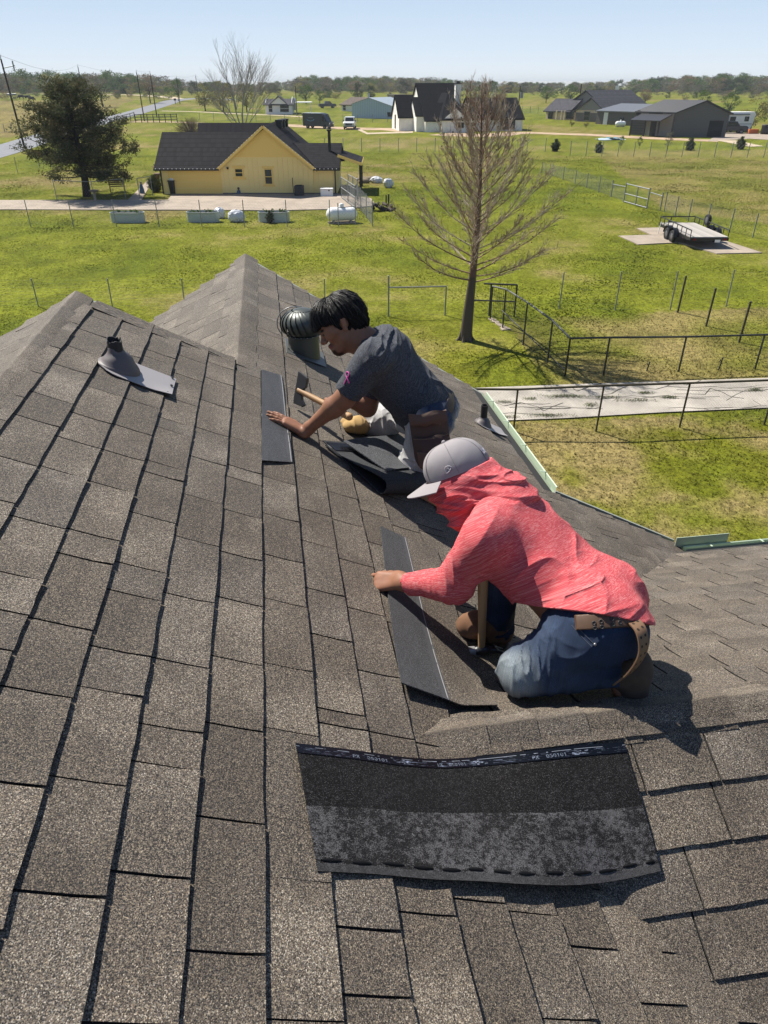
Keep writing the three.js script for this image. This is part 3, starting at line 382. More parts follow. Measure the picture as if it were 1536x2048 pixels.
  const jeansF = (x, y, z) => { let d = jf(x, y, z); if (Math.abs(d) > 0.05) return d; const k1 = Math.hypot(x - J.kneeL.x, y - J.kneeL.y, z - J.kneeL.z), k3 = Math.hypot(x - J.ankR.x, y - J.ankR.y, z - J.ankR.z), a = (x - J.kneeL.x) * shin.x + (y - J.kneeL.y) * shin.y + (z - J.kneeL.z) * shin.z; const f1 = Math.pow(ridge(noise3(a * 38, y * 9 + x * 4, z * 9)), 4), f2 = Math.pow(ridge(noise3(x * 9, y * 9, z * 9 + 4)), 5), f3 = Math.pow(ridge(noise3(y * 34, x * 9, z * 9)), 3);
    const f4 = Math.pow(ridge(noise3(a * 17 + z * 6, x * 6 + a * 9, z * 14)), 5), f5 = Math.pow(ridge(noise3(x * 24 - y * 12, y * 20, z * 10 + 2)), 4); d -= 0.010 * f1 * sstep(0.24, 0.06, k1) + 0.006 * f2 + 0.004 * f4 + 0.002 * f5 + 0.011 * f3 * sstep(0.2, 0.06, k3);
    const top = (x - bp.x) * bw.x + (y - bp.y) * bw.y + (z - bp.z) * bw.z - 0.10; if (Math.hypot(x - J.kneeR.x, y - J.kneeR.y, z - J.kneeR.z) > 0.16 && Math.hypot(x - pel.x, y - pel.y, z - pel.z) < 0.3) d = Math.max(d, top);
    const cutR = (y - J.ankR.y) * -1 - 0.012; if (k3 < 0.16) d = Math.max(d, cutR); const aL = (x - J.ankL.x) * shin.x + (y - J.ankL.y) * shin.y + (z - J.ankL.z) * shin.z; if (Math.hypot(x - J.ankL.x, y - J.ankL.y, z - J.ankL.z) < 0.1) d = Math.max(d, aL + 0.005); return d; };
  const jeansC = (x, y, z) => { const n = fbm(x * 22, y * 22, z * 22, 3), w = sstep(0.125, 0.04, Math.hypot(x - kneeFront.x, y - kneeFront.y, z - kneeFront.z) + 0.05 * (n - 0.5)), t = ((x - J.hipL.x) * thigh.x + (y - J.hipL.y) * thigh.y + (z - J.hipL.z) * thigh.z), side = sstep(0.05, 0.2, t) * sstep(0.4, 0.2, t) * 0.10 * n * 2, k = 0.75 + 0.5 * n, m = clamp(w + side * 0.6, 0, 1); return [mix(0.023, 0.36, m) * k, mix(0.054, 0.42, m) * k, mix(0.130, 0.46, m) * k]; };
  const jeans = mesh('jeans', nets(jeansF, ...bounds(jp(0.02), 0.02), 0.0055, jeansC), M.denim, red);
  { // seams in tan thread, a rivet, pocket edge
    const th = std({ color: lin(0.075, 0.085, 0.11), roughness: 0.8 }), toCam = V(0, EYE, 0), line = (pts, r = 0.0013) => tubeAlong(pts.map(([x, y, d]) => { const p = at(x, y, d - 0.35), dir = p.clone().sub(toCam).normalize(); return onto(jeansF, p, dir, 0.0004); }), r, pts.length * 8, 4);
    const s1 = [[1075, 1395, 2.1], [1110, 1365, 2.1], [1145, 1335, 2.1], [1180, 1305, 2.1], [1215, 1288, 2.1], [1240, 1276, 2.1]], s2 = [[1150, 1248, 2.1], [1168, 1268, 2.1], [1190, 1290, 2.1]], s3 = [[1143, 1250, 2.1], [1161, 1271, 2.1], [1184, 1294, 2.1]];
    mesh('seam', join([line(s1), line(s1.map(([x, y, d]) => [x + 3, y + 5, d])), line(s2), line(s3)]), th, jeans);
    const rv = onto(jeansF, at(1190, 1289, 1.75), ray(1190, 1289).normalize(), 0.001); mesh('rivet', new THREE.SphereGeometry(0.005, 8, 6).translate(rv.x, rv.y, rv.z), M.steel, jeans);
  }
  // belt: punched brown leather, its free end hanging in a curve behind
  const beltF = field([...torso(0.008), ...hips(0.008), ...hipCaps(0.012)], 0.06);
  const bl = at(1162, 1245, 1.95);
  const leatherC = (x, y, z) => { const k = 0.75 + 0.5 * fbm(x * 70, y * 70, z * 70, 3); return [0.115 * k, 0.058 * k, 0.030 * k]; };
  const belt = mesh('belt', nets((x, y, z) => { const d = beltF(x, y, z) - 0.009; if (Math.abs(d) > 0.05) return d; const s = (x - bp.x) * bw.x + (y - bp.y) * bw.y + (z - bp.z) * bw.z; const lf = -((x - bl.x) * RIGHT.x + (y - bl.y) * RIGHT.y + (z - bl.z) * RIGHT.z) ; return Math.max(d, Math.abs(s) - 0.022, -0.02 - d, lf); }, pel.clone().addScalar(-0.25), pel.clone().addScalar(0.25), 0.0045, leatherC), M.leather, red);
  const tailPts = [at(1262, 1238, 2.0), at(1281, 1262, 1.95), at(1285, 1300, 1.95), at(1264, 1338, 1.98), at(1228, 1368, 2.02)], tc = new THREE.CatmullRomCurve3(tailPts), wd = lr.clone().multiplyScalar(0.7).addScaledVector(RIGHT, -0.6).normalize();
  const tg = plate(28, 2, (s, t) => tc.getPoint(s).addScaledVector(wd, (t - 0.5) * 0.045 * (s > 0.93 ? 1 - (s - 0.93) * 9 : 1)), 0.004, [0.4, 0.05]); 
  const tail = mesh('belt_end', tint(tg, [0.19, 0.105, 0.055]), M.leather, red);
  const gro = [], nrmT = new THREE.Vector3(); for (let i = 1; i < 9; i++) for (const t of [0.28, 0.72]) { const s = i / 9.2, p = tc.getPoint(s), tn = tc.getTangent(s); nrmT.crossVectors(tn, wd).normalize(); p.addScaledVector(wd, (t - 0.5) * 0.045); const g = new THREE.CylinderGeometry(0.0042, 0.0042, 0.0085, 10); g.applyQuaternion(new THREE.Quaternion().setFromUnitVectors(V(0, 1, 0), nrmT)); g.translate(p.x, p.y, p.z); gro.push(g); }
  mesh('belt_hole', join(gro), std({ color: lin(0.02, 0.014, 0.01) }), tail);
  const bh = []; for (const [x, y] of [[1188, 1246], [1202, 1243], [1224, 1238], [1238, 1234], [1190, 1256], [1204, 1254], [1226, 1249], [1240, 1245]]) { const p = onto((a, b, c) => beltF(a, b, c) - 0.009, at(x, y, 1.6), ray(x, y).normalize(), 0.0005); const e = 0.004, F = (a, b, c) => beltF(a, b, c), n = V(F(p.x + e, p.y, p.z) - F(p.x - e, p.y, p.z), F(p.x, p.y + e, p.z) - F(p.x, p.y - e, p.z), F(p.x, p.y, p.z + e) - F(p.x, p.y, p.z - e)).normalize(); const g = new THREE.TorusGeometry(0.0048, 0.0016, 6, 12); g.applyQuaternion(new THREE.Quaternion().setFromUnitVectors(V(0, 0, 1), n)); g.translate(p.x, p.y, p.z); bh.push(g); }
  mesh('grommet', join(bh), M.steelDark, belt);
  // boots: brown suede forward, dark one tucked under
  const bootR = [cap(J.ankR, J.ankR.clone().add(V(0, 0.05, 0)), 0.05, 0.05), cap(J.ankR.clone().add(V(0.02, -0.02, -0.01)), J.toeR.clone().add(V(0.02, 0.005, 0)), 0.044, 0.04, { k: 0.04 }), cap(J.toeR.clone().add(V(0.03, 0, 0)), J.toeR, 0.043, 0.036, { k: 0.03 })], bR = field(bootR, 0.03);
  const suede = (r, g, b) => (x, y, z) => { const k = 0.7 + 0.6 * fbm(x * 40, y * 40, z * 40, 3); return [r * k, g * k, b * k]; };
  const b1 = mesh('boot', nets((x, y, z) => { const d = bR(x, y, z); return Math.abs(d) > 0.04 ? d : d - 0.003 * Math.pow(ridge(noise3(x * 40, y * 40, z * 20)), 3); }, ...bounds(bootR, 0.02), 0.0045, suede(0.19, 0.095, 0.05)), M.cloth, red);
  { const a = J.ankR.clone().add(V(0.045, -0.055, -0.01)), b = J.toeR.clone().add(V(-0.03, -0.035, 0)), sd = new THREE.Vector3().crossVectors(b.clone().sub(a).normalize(), planes.A.n).normalize(); const len = a.distanceTo(b); mesh('sole', plate(10, 8, (s, t) => a.clone().lerp(b, s).addScaledVector(sd, (t - 0.5) * 0.095 * (0.8 + 0.25 * Math.sin(s * 3.1)) * (s < 0.06 || s > 0.94 ? 0.75 : 1)).add(V(0, -0.006, 0)), 0.018, [1, 1], planes.A.n), std({ color: lin(0.05, 0.032, 0.022) }), b1); }
  const bootL = [cap(J.ankL, J.ankL.clone().addScaledVector(shin, 0.045), 0.05, 0.047), cap(J.ankL.clone().addScaledVector(shin, 0.03), J.toeL.clone().addScaledVector(shin, 0.03), 0.046, 0.042, { k: 0.04 }), cap(J.ankL.clone().addScaledVector(shin, 0.045).add(V(0, 0.035, 0)), J.toeL.clone().addScaledVector(shin, 0.04), 0.034, 0.034, { k: 0.03 })], bL = field(bootL, 0.03);
  mesh('boot', nets(bL, ...bounds(bootL, 0.02), 0.005, suede(0.075, 0.052, 0.038)), M.cloth, red);
  settle(red, V(J.kneeL.x, roofY(J.kneeL.x, J.kneeL.z), J.kneeL.z));
}
// ---------------------------------------------------------------- worker in the grey T-shirt, crouching, hammer in his right hand
const grey = thing('person', 'person with black hair in charcoal T-shirt crouching, one hand flat on the roof', 'person');
const greyJ = { hand: at(592, 850, 3.255), wrist: at(618, 856, 3.245), elbow: at(690, 796, 3.10), shL: at(742, 722, 3.0), shR: at(778, 694, 3.33), neck: at(742, 682, 3.17), head: at(682, 648, 3.16),
  hipL: at(858, 845, 3.24), hipR: at(872, 812, 3.48), kneeL: at(828, 930, 3.42), ankL: at(935, 945, 3.5), kneeR: at(822, 835, 3.55), ankR: at(742, 846, 3.72), toeR: at(706, 846, 3.62), elbR: at(735, 815, 3.46), hamR: at(668, 812, 3.42) };
{
  const J = greyJ, pel = J.hipL.clone().lerp(J.hipR, 0.5), lr = J.shL.clone().sub(J.shR).normalize(), sp = J.neck.clone().sub(pel).normalize(), bn = new THREE.Vector3().crossVectors(sp, lr).normalize(); if (bn.y < 0) bn.negate();
  const off = (p, a, b, c) => p.clone().addScaledVector(sp, a).addScaledVector(lr, b).addScaledVector(bn, c), D = (a, b) => J[a].distanceTo(J[b]).toFixed(2);
  const c1 = J.neck.clone().lerp(pel, 0.33);
  const torso = r => [cap(off(c1, 0, 0.08, -0.02), off(pel, 0.05, 0.055, -0.01), 0.098 + r, 0.088 + r, { k: 0.08 }), cap(off(c1, 0, -0.08, -0.02), off(pel, 0.05, -0.055, -0.01), 0.098 + r, 0.088 + r, { k: 0.08 }), cap(off(c1, 0.03, 0, 0.0), off(pel, 0.1, 0, -0.02), 0.108 + r, 0.1 + r, { k: 0.08 }), cap(J.shL.clone().lerp(J.shR, 0.14), J.shR.clone().lerp(J.shL, 0.14), 0.066 + r, 0.066 + r, { k: 0.08 }), cap(off(J.neck, -0.04, 0, 0.015), off(J.neck, -0.08, 0, 0.02), 0.07 + r, 0.08 + r, { k: 0.06 })];
  const armL = r => [cap(J.shL, J.elbow, 0.058 + r, 0.043 + r, { k: 0.04 }), cap(J.elbow, J.elbow.clone().lerp(J.wrist, 0.3), 0.042 + r, 0.043 + r, { k: 0.03 }), cap(J.elbow.clone().lerp(J.wrist, 0.3), J.wrist, 0.043 + r, 0.026 + r, { k: 0.03 })];
  const hw = J.hamR.clone().add(V(0.045, 0.035, 0)), armR = r => [cap(J.shR, J.elbR, 0.058 + r, 0.043 + r, { k: 0.04 }), cap(J.elbR, hw, 0.042 + r, 0.027 + r, { k: 0.03 })];
  const legs = r => [cap(J.hipL, J.kneeL, 0.085 + r, 0.06 + r, { k: 0.05 }), cap(J.kneeL, J.ankL, 0.058 + r, 0.042 + r, { k: 0.04 }), cap(J.hipR, J.kneeR, 0.085 + r, 0.06 + r, { k: 0.05 }), cap(J.kneeR, J.ankR, 0.058 + r, 0.055 + r, { k: 0.04 }), cap(off(pel, 0, 0.05, 0), off(pel, 0, -0.05, 0), 0.1 + r, 0.1 + r, { k: 0.06 })];
  // head, turned to his hands: up, forward (the face), and the near side
  const hf = RIGHT.clone().multiplyScalar(-0.80).addScaledVector(UPV, -0.46).addScaledVector(FWD, 0.06).normalize(), hu = RIGHT.clone().multiplyScalar(-0.42).addScaledVector(UPV, 0.86).addScaledVector(FWD, -0.25); hu.addScaledVector(hf, -hu.dot(hf)).normalize(); const hl = new THREE.Vector3().crossVectors(hu, hf);
  const H = (a, b, c) => J.head.clone().addScaledVector(hf, a).addScaledVector(hl, b).addScaledVector(hu, c), loc = (x, y, z) => { const p = V(x, y, z).sub(J.head); return [p.dot(hf), p.dot(hl), p.dot(hu)]; };
  const headP = [cap(H(-0.02, 0, 0.02), H(0.022, 0, 0.025), 0.082, 0.078, { e: hl, f: 1.12 }), cap(H(0.02, 0, -0.02), H(0.058, 0, -0.078), 0.062, 0.03, { k: 0.04, e: hl, f: 1.05 }), cap(H(0.02, 0.045, -0.06), H(0.062, 0.012, -0.09), 0.018, 0.02, { k: 0.03 }), cap(H(0.02, -0.045, -0.06), H(0.062, -0.012, -0.09), 0.018, 0.02, { k: 0.03 }), cap(H(0.07, 0, -0.095), H(0.075, 0, -0.09), 0.02, 0.018, { k: 0.02 }),
    cap(H(0.09, 0, 0.004), H(0.112, 0, -0.03), 0.008, 0.012, { k: 0.016 }), cap(H(0.1, 0.014, -0.034), H(0.1, -0.014, -0.034), 0.0085, 0.0085, { k: 0.008 }), cap(H(0.084, 0.03, 0.012), H(0.09, 0.006, 0.012), 0.011, 0.011, { k: 0.014 }), cap(H(0.084, -0.03, 0.012), H(0.09, -0.006, 0.012), 0.011, 0.011, { k: 0.014 }),
    cap(H(0.09, 0.014, -0.059), H(0.094, -0.012, -0.059), 0.009, 0.0085, { k: 0.007 }), cap(H(0.086, 0.014, -0.071), H(0.091, -0.012, -0.071), 0.009, 0.009, { k: 0.007 }), cap(H(0.066, 0.046, -0.022), H(0.05, 0.058, -0.012), 0.02, 0.02, { k: 0.03 }), cap(H(0.066, -0.046, -0.022), H(0.05, -0.058, -0.012), 0.02, 0.02, { k: 0.03 }),
    cap(H(0.07, 0.028, -0.002), H(0.068, 0.034, -0.002), 0.013, 0.012, { k: 0.008 }), cap(H(0.07, -0.028, -0.002), H(0.068, -0.034, -0.002), 0.013, 0.012, { k: 0.008 }),
    cap(H(-0.03, 0, -0.05), off(J.neck, -0.02, 0, 0), 0.054, 0.062, { k: 0.04 }), cap(H(0.0, 0, -0.07), off(J.neck, -0.03, 0, -0.03), 0.05, 0.055, { k: 0.04 })];
  for (const s of [1, -1]) headP.push(cap(H(-0.012, 0.077 * s, 0.012), H(-0.006, 0.08 * s, -0.03), 0.015, 0.009, { k: 0.008 }), cap(H(-0.02, 0.084 * s, 0.012), H(-0.016, 0.085 * s, -0.012), 0.009, 0.008, { k: 0.006 }));
  const face = (x, y, z) => { const [a, b, c] = loc(x, y, z), k = 0.86 + 0.28 * fbm(x * 70, y * 70, z * 70, 2); let col = [0.30 * k, 0.145 * k, 0.088 * k]; const lip = sstep(0.012, 0.006, Math.abs(c + 0.065)) * sstep(0.03, 0.02, Math.abs(b)) * sstep(0.075, 0.085, a), brow = sstep(0.007, 0.004, Math.abs(c - 0.017 + Math.abs(b) * 0.05)) * sstep(0.055, 0.045, Math.abs(b)) * sstep(0.06, 0.075, a) * sstep(0.006, 0.012, Math.abs(b)), chin = sstep(-0.078, -0.088, c) * sstep(0.035, 0.026, Math.abs(b)) * sstep(0.05, 0.062, a), mous = sstep(0.006, 0.003, Math.abs(c + 0.050)) * sstep(0.028, 0.02, Math.abs(b)) * sstep(0.08, 0.088, a) * 0.6, eye = sstep(0.006, 0.004, Math.abs(c + 0.003)) * sstep(0.014, 0.011, Math.abs(Math.abs(b) - 0.031)) * sstep(0.07, 0.076, a);
    col = col.map((v, i) => mix(v, [0.28, 0.085, 0.07][i], lip)); for (const w of [brow, chin * 0.92, mous, eye]) col = col.map((v, i) => mix(v, [0.012, 0.01, 0.009][i], w)); return col; };
  const skinC = (x, y, z) => { const k = 0.86 + 0.28 * fbm(x * 60, y * 60, z * 60, 2); return [0.31 * k, 0.15 * k, 0.09 * k]; };
  const hfw = J.hand.clone().sub(J.wrist); hfw.addScaledVector(planes.A.n, -hfw.dot(planes.A.n) * 0.9).normalize(); const hup = planes.A.n.clone(); hup.addScaledVector(hfw, -hup.dot(hfw)).normalize();
  const palm = J.hand.clone(); palm.y += 0.0; { const h = palm.y - roofY(palm.x, palm.z); palm.addScaledVector(planes.A.n, -(h * CS - 0.028)); }
  const handP = handPrims(palm, hfw, hup, 1, { size: 1.14, curl: [0.06, 0.05, 0.07, 0.1], spread: 0.22, thumbOut: 0.75, thumbDown: 0.1 }), fl = [cap(J.elbow, J.wrist, 0.041, 0.027), cap(J.wrist, palm.clone().addScaledVector(hfw, -0.045), 0.027, 0.021, { k: 0.02 })];
  // right hand closed round the hammer handle
  const hmA = at(600, 782, 3.5), hmB = at(692, 830, 3.38), hd = hmB.clone().sub(hmA).normalize(), gripC = hmA.clone().lerp(hmB, 0.74), gu = UPV.clone().addScaledVector(hd, -UPV.dot(hd)).normalize(), gs = new THREE.Vector3().crossVectors(hd, gu).normalize(), HG = (a, b, c) => gripC.clone().addScaledVector(hd, a).addScaledVector(gu, b).addScaledVector(gs, c), rhP = [];
  for (let i = 0; i < 4; i++) { const a = -0.03 + i * 0.02, r = [0.0092, 0.0095, 0.009, 0.008][i]; const pts = [0.15, 1.25, 2.35, 3.5, 4.3].map(t => HG(a, Math.sin(t + 0.5) * 0.027, -Math.cos(t + 0.5) * 0.024 * -1)); for (let q = 0; q < 4; q++) rhP.push(cap(pts[q], pts[q + 1], r * (1.08 - 0.06 * q), r * (1.0 - 0.06 * q), { k: 0.004 })); }
  rhP.push(cap(HG(-0.028, 0.012, 0.032), HG(0.03, 0.01, 0.034), 0.018, 0.017, { k: 0.014 }), cap(HG(0.02, 0.018, 0.04), hw, 0.022, 0.026, { k: 0.02 }), cap(HG(-0.03, 0.022, 0.024), HG(-0.056, 0.022, 0.004), 0.012, 0.0105, { k: 0.008 }), cap(HG(-0.056, 0.022, 0.004), HG(-0.07, 0.015, -0.012), 0.0105, 0.0085, { k: 0.006 }));
  const bodyP = [...torso(-0.02), ...armL(0), ...armR(0), ...legs(-0.02)];
  mesh('body', join([nets(field(bodyP, 0.03), ...bounds(bodyP, 0.02), 0.009, skinC), nets(field(headP, 0.02), ...bounds(headP, 0.02), 0.0034, face), nets(field([...fl, ...handP], 0.008), ...bounds([fl[1], ...handP], 0.01), 0.0028, skinC), nets(field([...rhP, cap(J.elbR, hw, 0.04, 0.027)], 0.006), ...bounds(rhP, 0.012), 0.0028, skinC)]), M.skin, grey);
  // hair: thick black, cut above the ears, combed forward in locks
  const hairP = [cap(H(-0.024, 0, 0.03), H(0.026, 0, 0.036), 0.098, 0.088, { e: hl, f: 1.08 }), cap(H(-0.05, 0, 0.0), H(-0.05, 0, -0.03), 0.074, 0.06, { e: hl, f: 1.0 }), cap(H(0.045, 0, 0.058), H(0.074, 0, 0.03), 0.056, 0.03, { k: 0.03, e: hl, f: 0.85 })], hF = field(hairP, 0.04);
  const hairF = (x, y, z) => { let d = hF(x, y, z); if (Math.abs(d) > 0.045) return d; const [a, b, c] = loc(x, y, z), th = Math.atan2(b, a + 0.03), ph = Math.atan2(c - 0.02, Math.hypot(a, b)); d -= 0.009 * Math.pow(ridge(noise3(th * 5 + ph * 2 + fbm(a * 12, b * 12, c * 12, 2) * 3, a * 6 + 3, 2)), 2) + 0.006 * ridge(noise3(th * 13 + ph * 3, a * 14, b * 14)) + 0.005 * noise3(a * 90, b * 90, c * 90) + 0.004 * ridge(noise3(th * 30 + ph * 6, a * 20, b * 20)) - 0.009; const line = -0.012 + (a > 0.0 ? (0.042 * sstep(0.0, 0.07, a)) : 0.9 * Math.max(-0.075, a)) + 0.006 * Math.sin(th * 17) - (a > -0.03 && a < 0.03 ? 0.01 : 0); d = Math.max(d, line - c); const ear = Math.hypot(a + 0.012, (Math.abs(b) - 0.088) * 0.8, c + 0.008) - 0.024; return Math.max(d, -ear); };
  const hair = mesh('hair', nets(hairF, ...bounds(hairP, 0.03), 0.0034, () => [0.009, 0.008, 0.008]), new THREE.MeshPhysicalMaterial({ vertexColors: true, color: lin(1, 1, 1), roughness: 0.75, specularIntensity: 0.35, side: THREE.DoubleSide }), grey);
  { // loose strands over the locks catch the sun
    const out = []; for (let i = 0; i < 900; i++) { const th = rr(-3.1, 3.1), p0 = rr(0.35, 1.5); const pts = []; for (let k = 0; k < 5; k++) { const ph = p0 - k * 0.17, dir = H(Math.cos(th) * Math.cos(ph), Math.sin(th) * Math.cos(ph), Math.sin(ph)).sub(J.head); let q = H(-0.012, 0, 0.03).addScaledVector(dir, 0.15); q = onto(hairF, q, dir.clone().negate(), 0.0015 + k * 0.0006); pts.push(q); } const c = new THREE.CatmullRomCurve3(pts); out.push(new THREE.TubeGeometry(c, 6, rr(0.0005, 0.001), 3)); }
    tag(mesh('strands', join(out), std({ color: lin(0.010, 0.009, 0.008), roughness: 0.5 }), hair), null, null, null, 'stuff'); }
  const gr = (x, y, z) => { const n = 0.8 + 0.4 * noise3(x * 260, y * 260, z * 260), s = 0.9 + 0.2 * noise3(x * 90, y * 300, z * 90); return [0.115 * n * s, 0.124 * n * s, 0.142 * n * s]; };
  const slL = J.shL.clone().lerp(J.elbow, 0.86), slR = J.shR.clone().lerp(J.elbR, 0.8), sl = [cap(J.shL, slL, 0.068, 0.062, { k: 0.05 }), cap(J.shR, slR, 0.068, 0.06, { k: 0.05 })], tf = field([...torso(0.011), ...sl, cap(off(pel, 0.08, 0.04, 0), off(pel, 0.02, -0.04, 0), 0.108, 0.112, { k: 0.07 })], 0.05), ua = J.elbow.clone().sub(J.shL).normalize(), ub = J.elbR.clone().sub(J.shR).normalize();
  const teeF = (x, y, z) => { let d = tf(x, y, z); if (Math.abs(d) > 0.05) return d; const rx = x - J.neck.x, ry = y - J.neck.y, rz = z - J.neck.z, s = rx * sp.x + ry * sp.y + rz * sp.z, l = rx * lr.x + ry * lr.y + rz * lr.z, b = rx * bn.x + ry * bn.y + rz * bn.z;
    d -= 0.007 * Math.pow(ridge(noise3(s * 12 + l * 6, l * 6, b * 6 + 8)), 4) + 0.011 * Math.pow(ridge(noise3(s * 34, l * 5, b * 20)), 2) * sstep(-0.11, -0.03, s) * sstep(-0.02, 0.03, b) + 0.007 * Math.pow(ridge(noise3(s * 10 - l * 12, 7, b * 9)), 3) * sstep(-0.2, -0.35, s) - 0.003;
    const dl = Math.hypot(x - slL.x, y - slL.y, z - slL.z), dr = Math.hypot(x - slR.x, y - slR.y, z - slR.z); const cl = (x - slL.x) * ua.x + (y - slL.y) * ua.y + (z - slL.z) * ua.z, cr = (x - slR.x) * ub.x + (y - slR.y) * ub.y + (z - slR.z) * ub.z; if (dl < 0.13) d = Math.max(d, cl); if (dr < 0.13) d = Math.max(d, cr); const hem = -((x - pel.x) * sp.x + (y - pel.y) * sp.y + (z - pel.z) * sp.z) + 0.02 + 0.008 * Math.sin(l * 22); if (dl > 0.12) d = Math.max(d, hem); const nk = s - 0.035 + b * 0.3; if (Math.hypot(rx, ry, rz) < 0.12) d = Math.max(d, nk); return d; };
  const teeMat = std({ vertexColors: true, roughness: 0.95, bumpMap: denimTex, bumpScale: 0.0005, map: dataTex(256, 256, (i, j, o) => { const h = hash3(i >> 1, j, 4), q = hash3(i >> 2, j >> 1, 9); const v = h < 0.2 ? 120 : h > 0.86 ? 255 : 180 + 40 * q; o[0] = v; o[1] = v; o[2] = v * 1.02 + 2; }) }); teeMat.map.repeat.set(3, 3);
  const tee = mesh('t_shirt', nets(teeF, ...bounds([...torso(0.02), ...sl], 0.03), 0.0048, gr), teeMat, grey);
  { const cam = V(0, EYE, 0), P = (x, y) => onto(teeF, at(x, y, 2.5), ray(x, y).normalize(), 0.0012), pink = std({ color: lin(0.55, 0.06, 0.30), roughness: 0.7 }); // awareness ribbon on the sleeve
    mesh('ribbon_print', join([tubeAlong([[688, 768], [693, 758], [698, 750], [697, 745], [693, 745], [692, 750], [695, 758], [699, 767]].map(q => P(...q)), 0.0034, 30, 5)]), pink, tee); }
  // washed trousers, flared over the boot
  const tr = [...legs(0.01), cap(J.kneeR.clone().lerp(J.ankR, 0.55), J.ankR.clone().add(V(0.02, 0.012, 0)), 0.07, 0.095, { k: 0.03 })], trf = field(tr, 0.045), sh = J.ankR.clone().sub(J.kneeR).normalize();
  mesh('trousers', nets((x, y, z) => { let d = trf(x, y, z); if (Math.abs(d) > 0.05) return d; const a = (x - J.ankR.x) * sh.x + (y - J.ankR.y) * sh.y + (z - J.ankR.z) * sh.z, da = Math.hypot(x - J.ankR.x, y - J.ankR.y, z - J.ankR.z); d -= 0.011 * Math.pow(ridge(noise3(x * 14 + z * 6, y * 10, z * 16)), 3) + 0.006 * Math.pow(ridge(noise3(x * 30, y * 30, z * 12)), 3) - 0.004; if (da < 0.14) d = Math.max(d, a + 0.004); return d; }, ...bounds(tr, 0.02), 0.0056, (x, y, z) => { const n = 0.75 + 0.5 * fbm(x * 26, y * 26, z * 26, 4), up = sstep(0.1, -0.02, V(x, y, z).sub(pel).dot(sp) * -1 - 0.02) * sstep(-0.02, 0.06, V(x, y, z).sub(pel).dot(bn)); return [mix(0.92, 0.06, up) * n, mix(0.90, 0.085, up) * n, mix(0.89, 0.15, up) * n]; }), M.denim, grey);
  const boot = [cap(J.ankR.clone().add(V(0.02, 0.03, 0)), J.ankR.clone().add(V(0, -0.02, 0)), 0.052, 0.05), cap(J.ankR.clone().add(V(-0.01, -0.025, 0)), J.toeR.clone().add(V(0.03, -0.008, 0)), 0.046, 0.044, { k: 0.03, e: planes.A.n, f: 1.15 }), cap(J.toeR.clone().add(V(0.03, -0.012, 0.02)), J.toeR.clone().add(V(-0.022, -0.006, 0.03)), 0.043, 0.034, { k: 0.02, e: planes.A.n, f: 1.35 }), cap(J.toeR.clone().add(V(0.03, -0.012, -0.02)), J.toeR.clone().add(V(-0.026, -0.006, -0.02)), 0.043, 0.034, { k: 0.02, e: planes.A.n, f: 1.35 })], bf = field(boot, 0.03), suede = (x, y, z) => { const k = 0.72 + 0.56 * fbm(x * 45, y * 45, z * 45, 3); return [0.50 * k, 0.32 * k, 0.125 * k]; };
  const bt = mesh('boot', nets((x, y, z) => { const d = bf(x, y, z); return Math.abs(d) > 0.04 ? d : d - 0.006 * Math.pow(ridge(noise3(x * 30, y * 24, z * 24)), 3); }, ...bounds(boot, 0.02), 0.0045, suede), M.cloth, grey);
  { const a = J.ankR.clone().add(V(0.05, -0.07, 0)), b = J.toeR.clone().add(V(-0.05, -0.045, 0)), sd = new THREE.Vector3().crossVectors(b.clone().sub(a).normalize(), planes.A.n).normalize(); mesh('sole', plate(10, 6, (s, t) => a.clone().lerp(b, s).addScaledVector(sd, (t - 0.5) * 0.1 * (s < 0.06 || s > 0.94 ? 0.7 : 1)), 0.016, [1, 1], planes.A.n), std({ color: lin(0.28, 0.2, 0.11) }), bt); }
  const bootL = [cap(J.ankL, J.ankL.clone().add(V(0.05, -0.02, 0)), 0.045, 0.04), cap(J.ankL.clone().add(V(0.05, -0.02, 0)), J.ankL.clone().add(V(0.08, -0.07, 0.02)), 0.04, 0.036, { k: 0.03 })]; mesh('boot', nets(field(bootL, 0.03), ...bounds(bootL, 0.02), 0.006, suede), M.cloth, grey);
  // tool pouch: belt strap, a bag with two stitched outer pockets
  const lc = (x, y, z) => { const k = 0.65 + 0.7 * fbm(x * 50, y * 50, z * 50, 3); return [0.085 * k, 0.048 * k, 0.032 * k]; };
  const pc = at(862, 882, 3.08), pu = at(852, 836, 3.08).sub(at(868, 945, 3.14)).normalize(), pr = RIGHT.clone().addScaledVector(pu, -RIGHT.dot(pu)).normalize(), pf = new THREE.Vector3().crossVectors(pr, pu).normalize(), PP = (a, b, c) => pc.clone().addScaledVector(pr, a).addScaledVector(pu, b).addScaledVector(pf, c);
  const bag = (w, h, t, y, z, bulge) => plate(14, 12, (s, v) => { const a = (s - 0.5) * 2, q = (v - 0.5) * 2, round = q < -0.5 ? Math.sqrt(Math.max(0.05, 1 - ((-q - 0.5) / 0.62) ** 2)) : 1; return PP(a * w / 2 * round, y + q * h / 2 + 0.004 * Math.sin(a * 5), z + bulge * (1 - a * a) * (1 - q * q * 0.7) + 0.004 * (noise3(a * 3, q * 3, y * 50) - 0.5)); }, t);
  const pouch = mesh('tool_pouch', tint(join([bag(0.165, 0.245, 0.05, 0.0, 0.02, 0.02)]), [1, 1, 1]), std({ color: lin(0.095, 0.055, 0.036), roughness: 0.7, bumpMap: denimTex, bumpScale: 0.0005 }), grey);
  const pm = std({ color: lin(0.075, 0.042, 0.028), roughness: 0.7 }), pm2 = std({ color: lin(0.12, 0.07, 0.046), roughness: 0.65 });
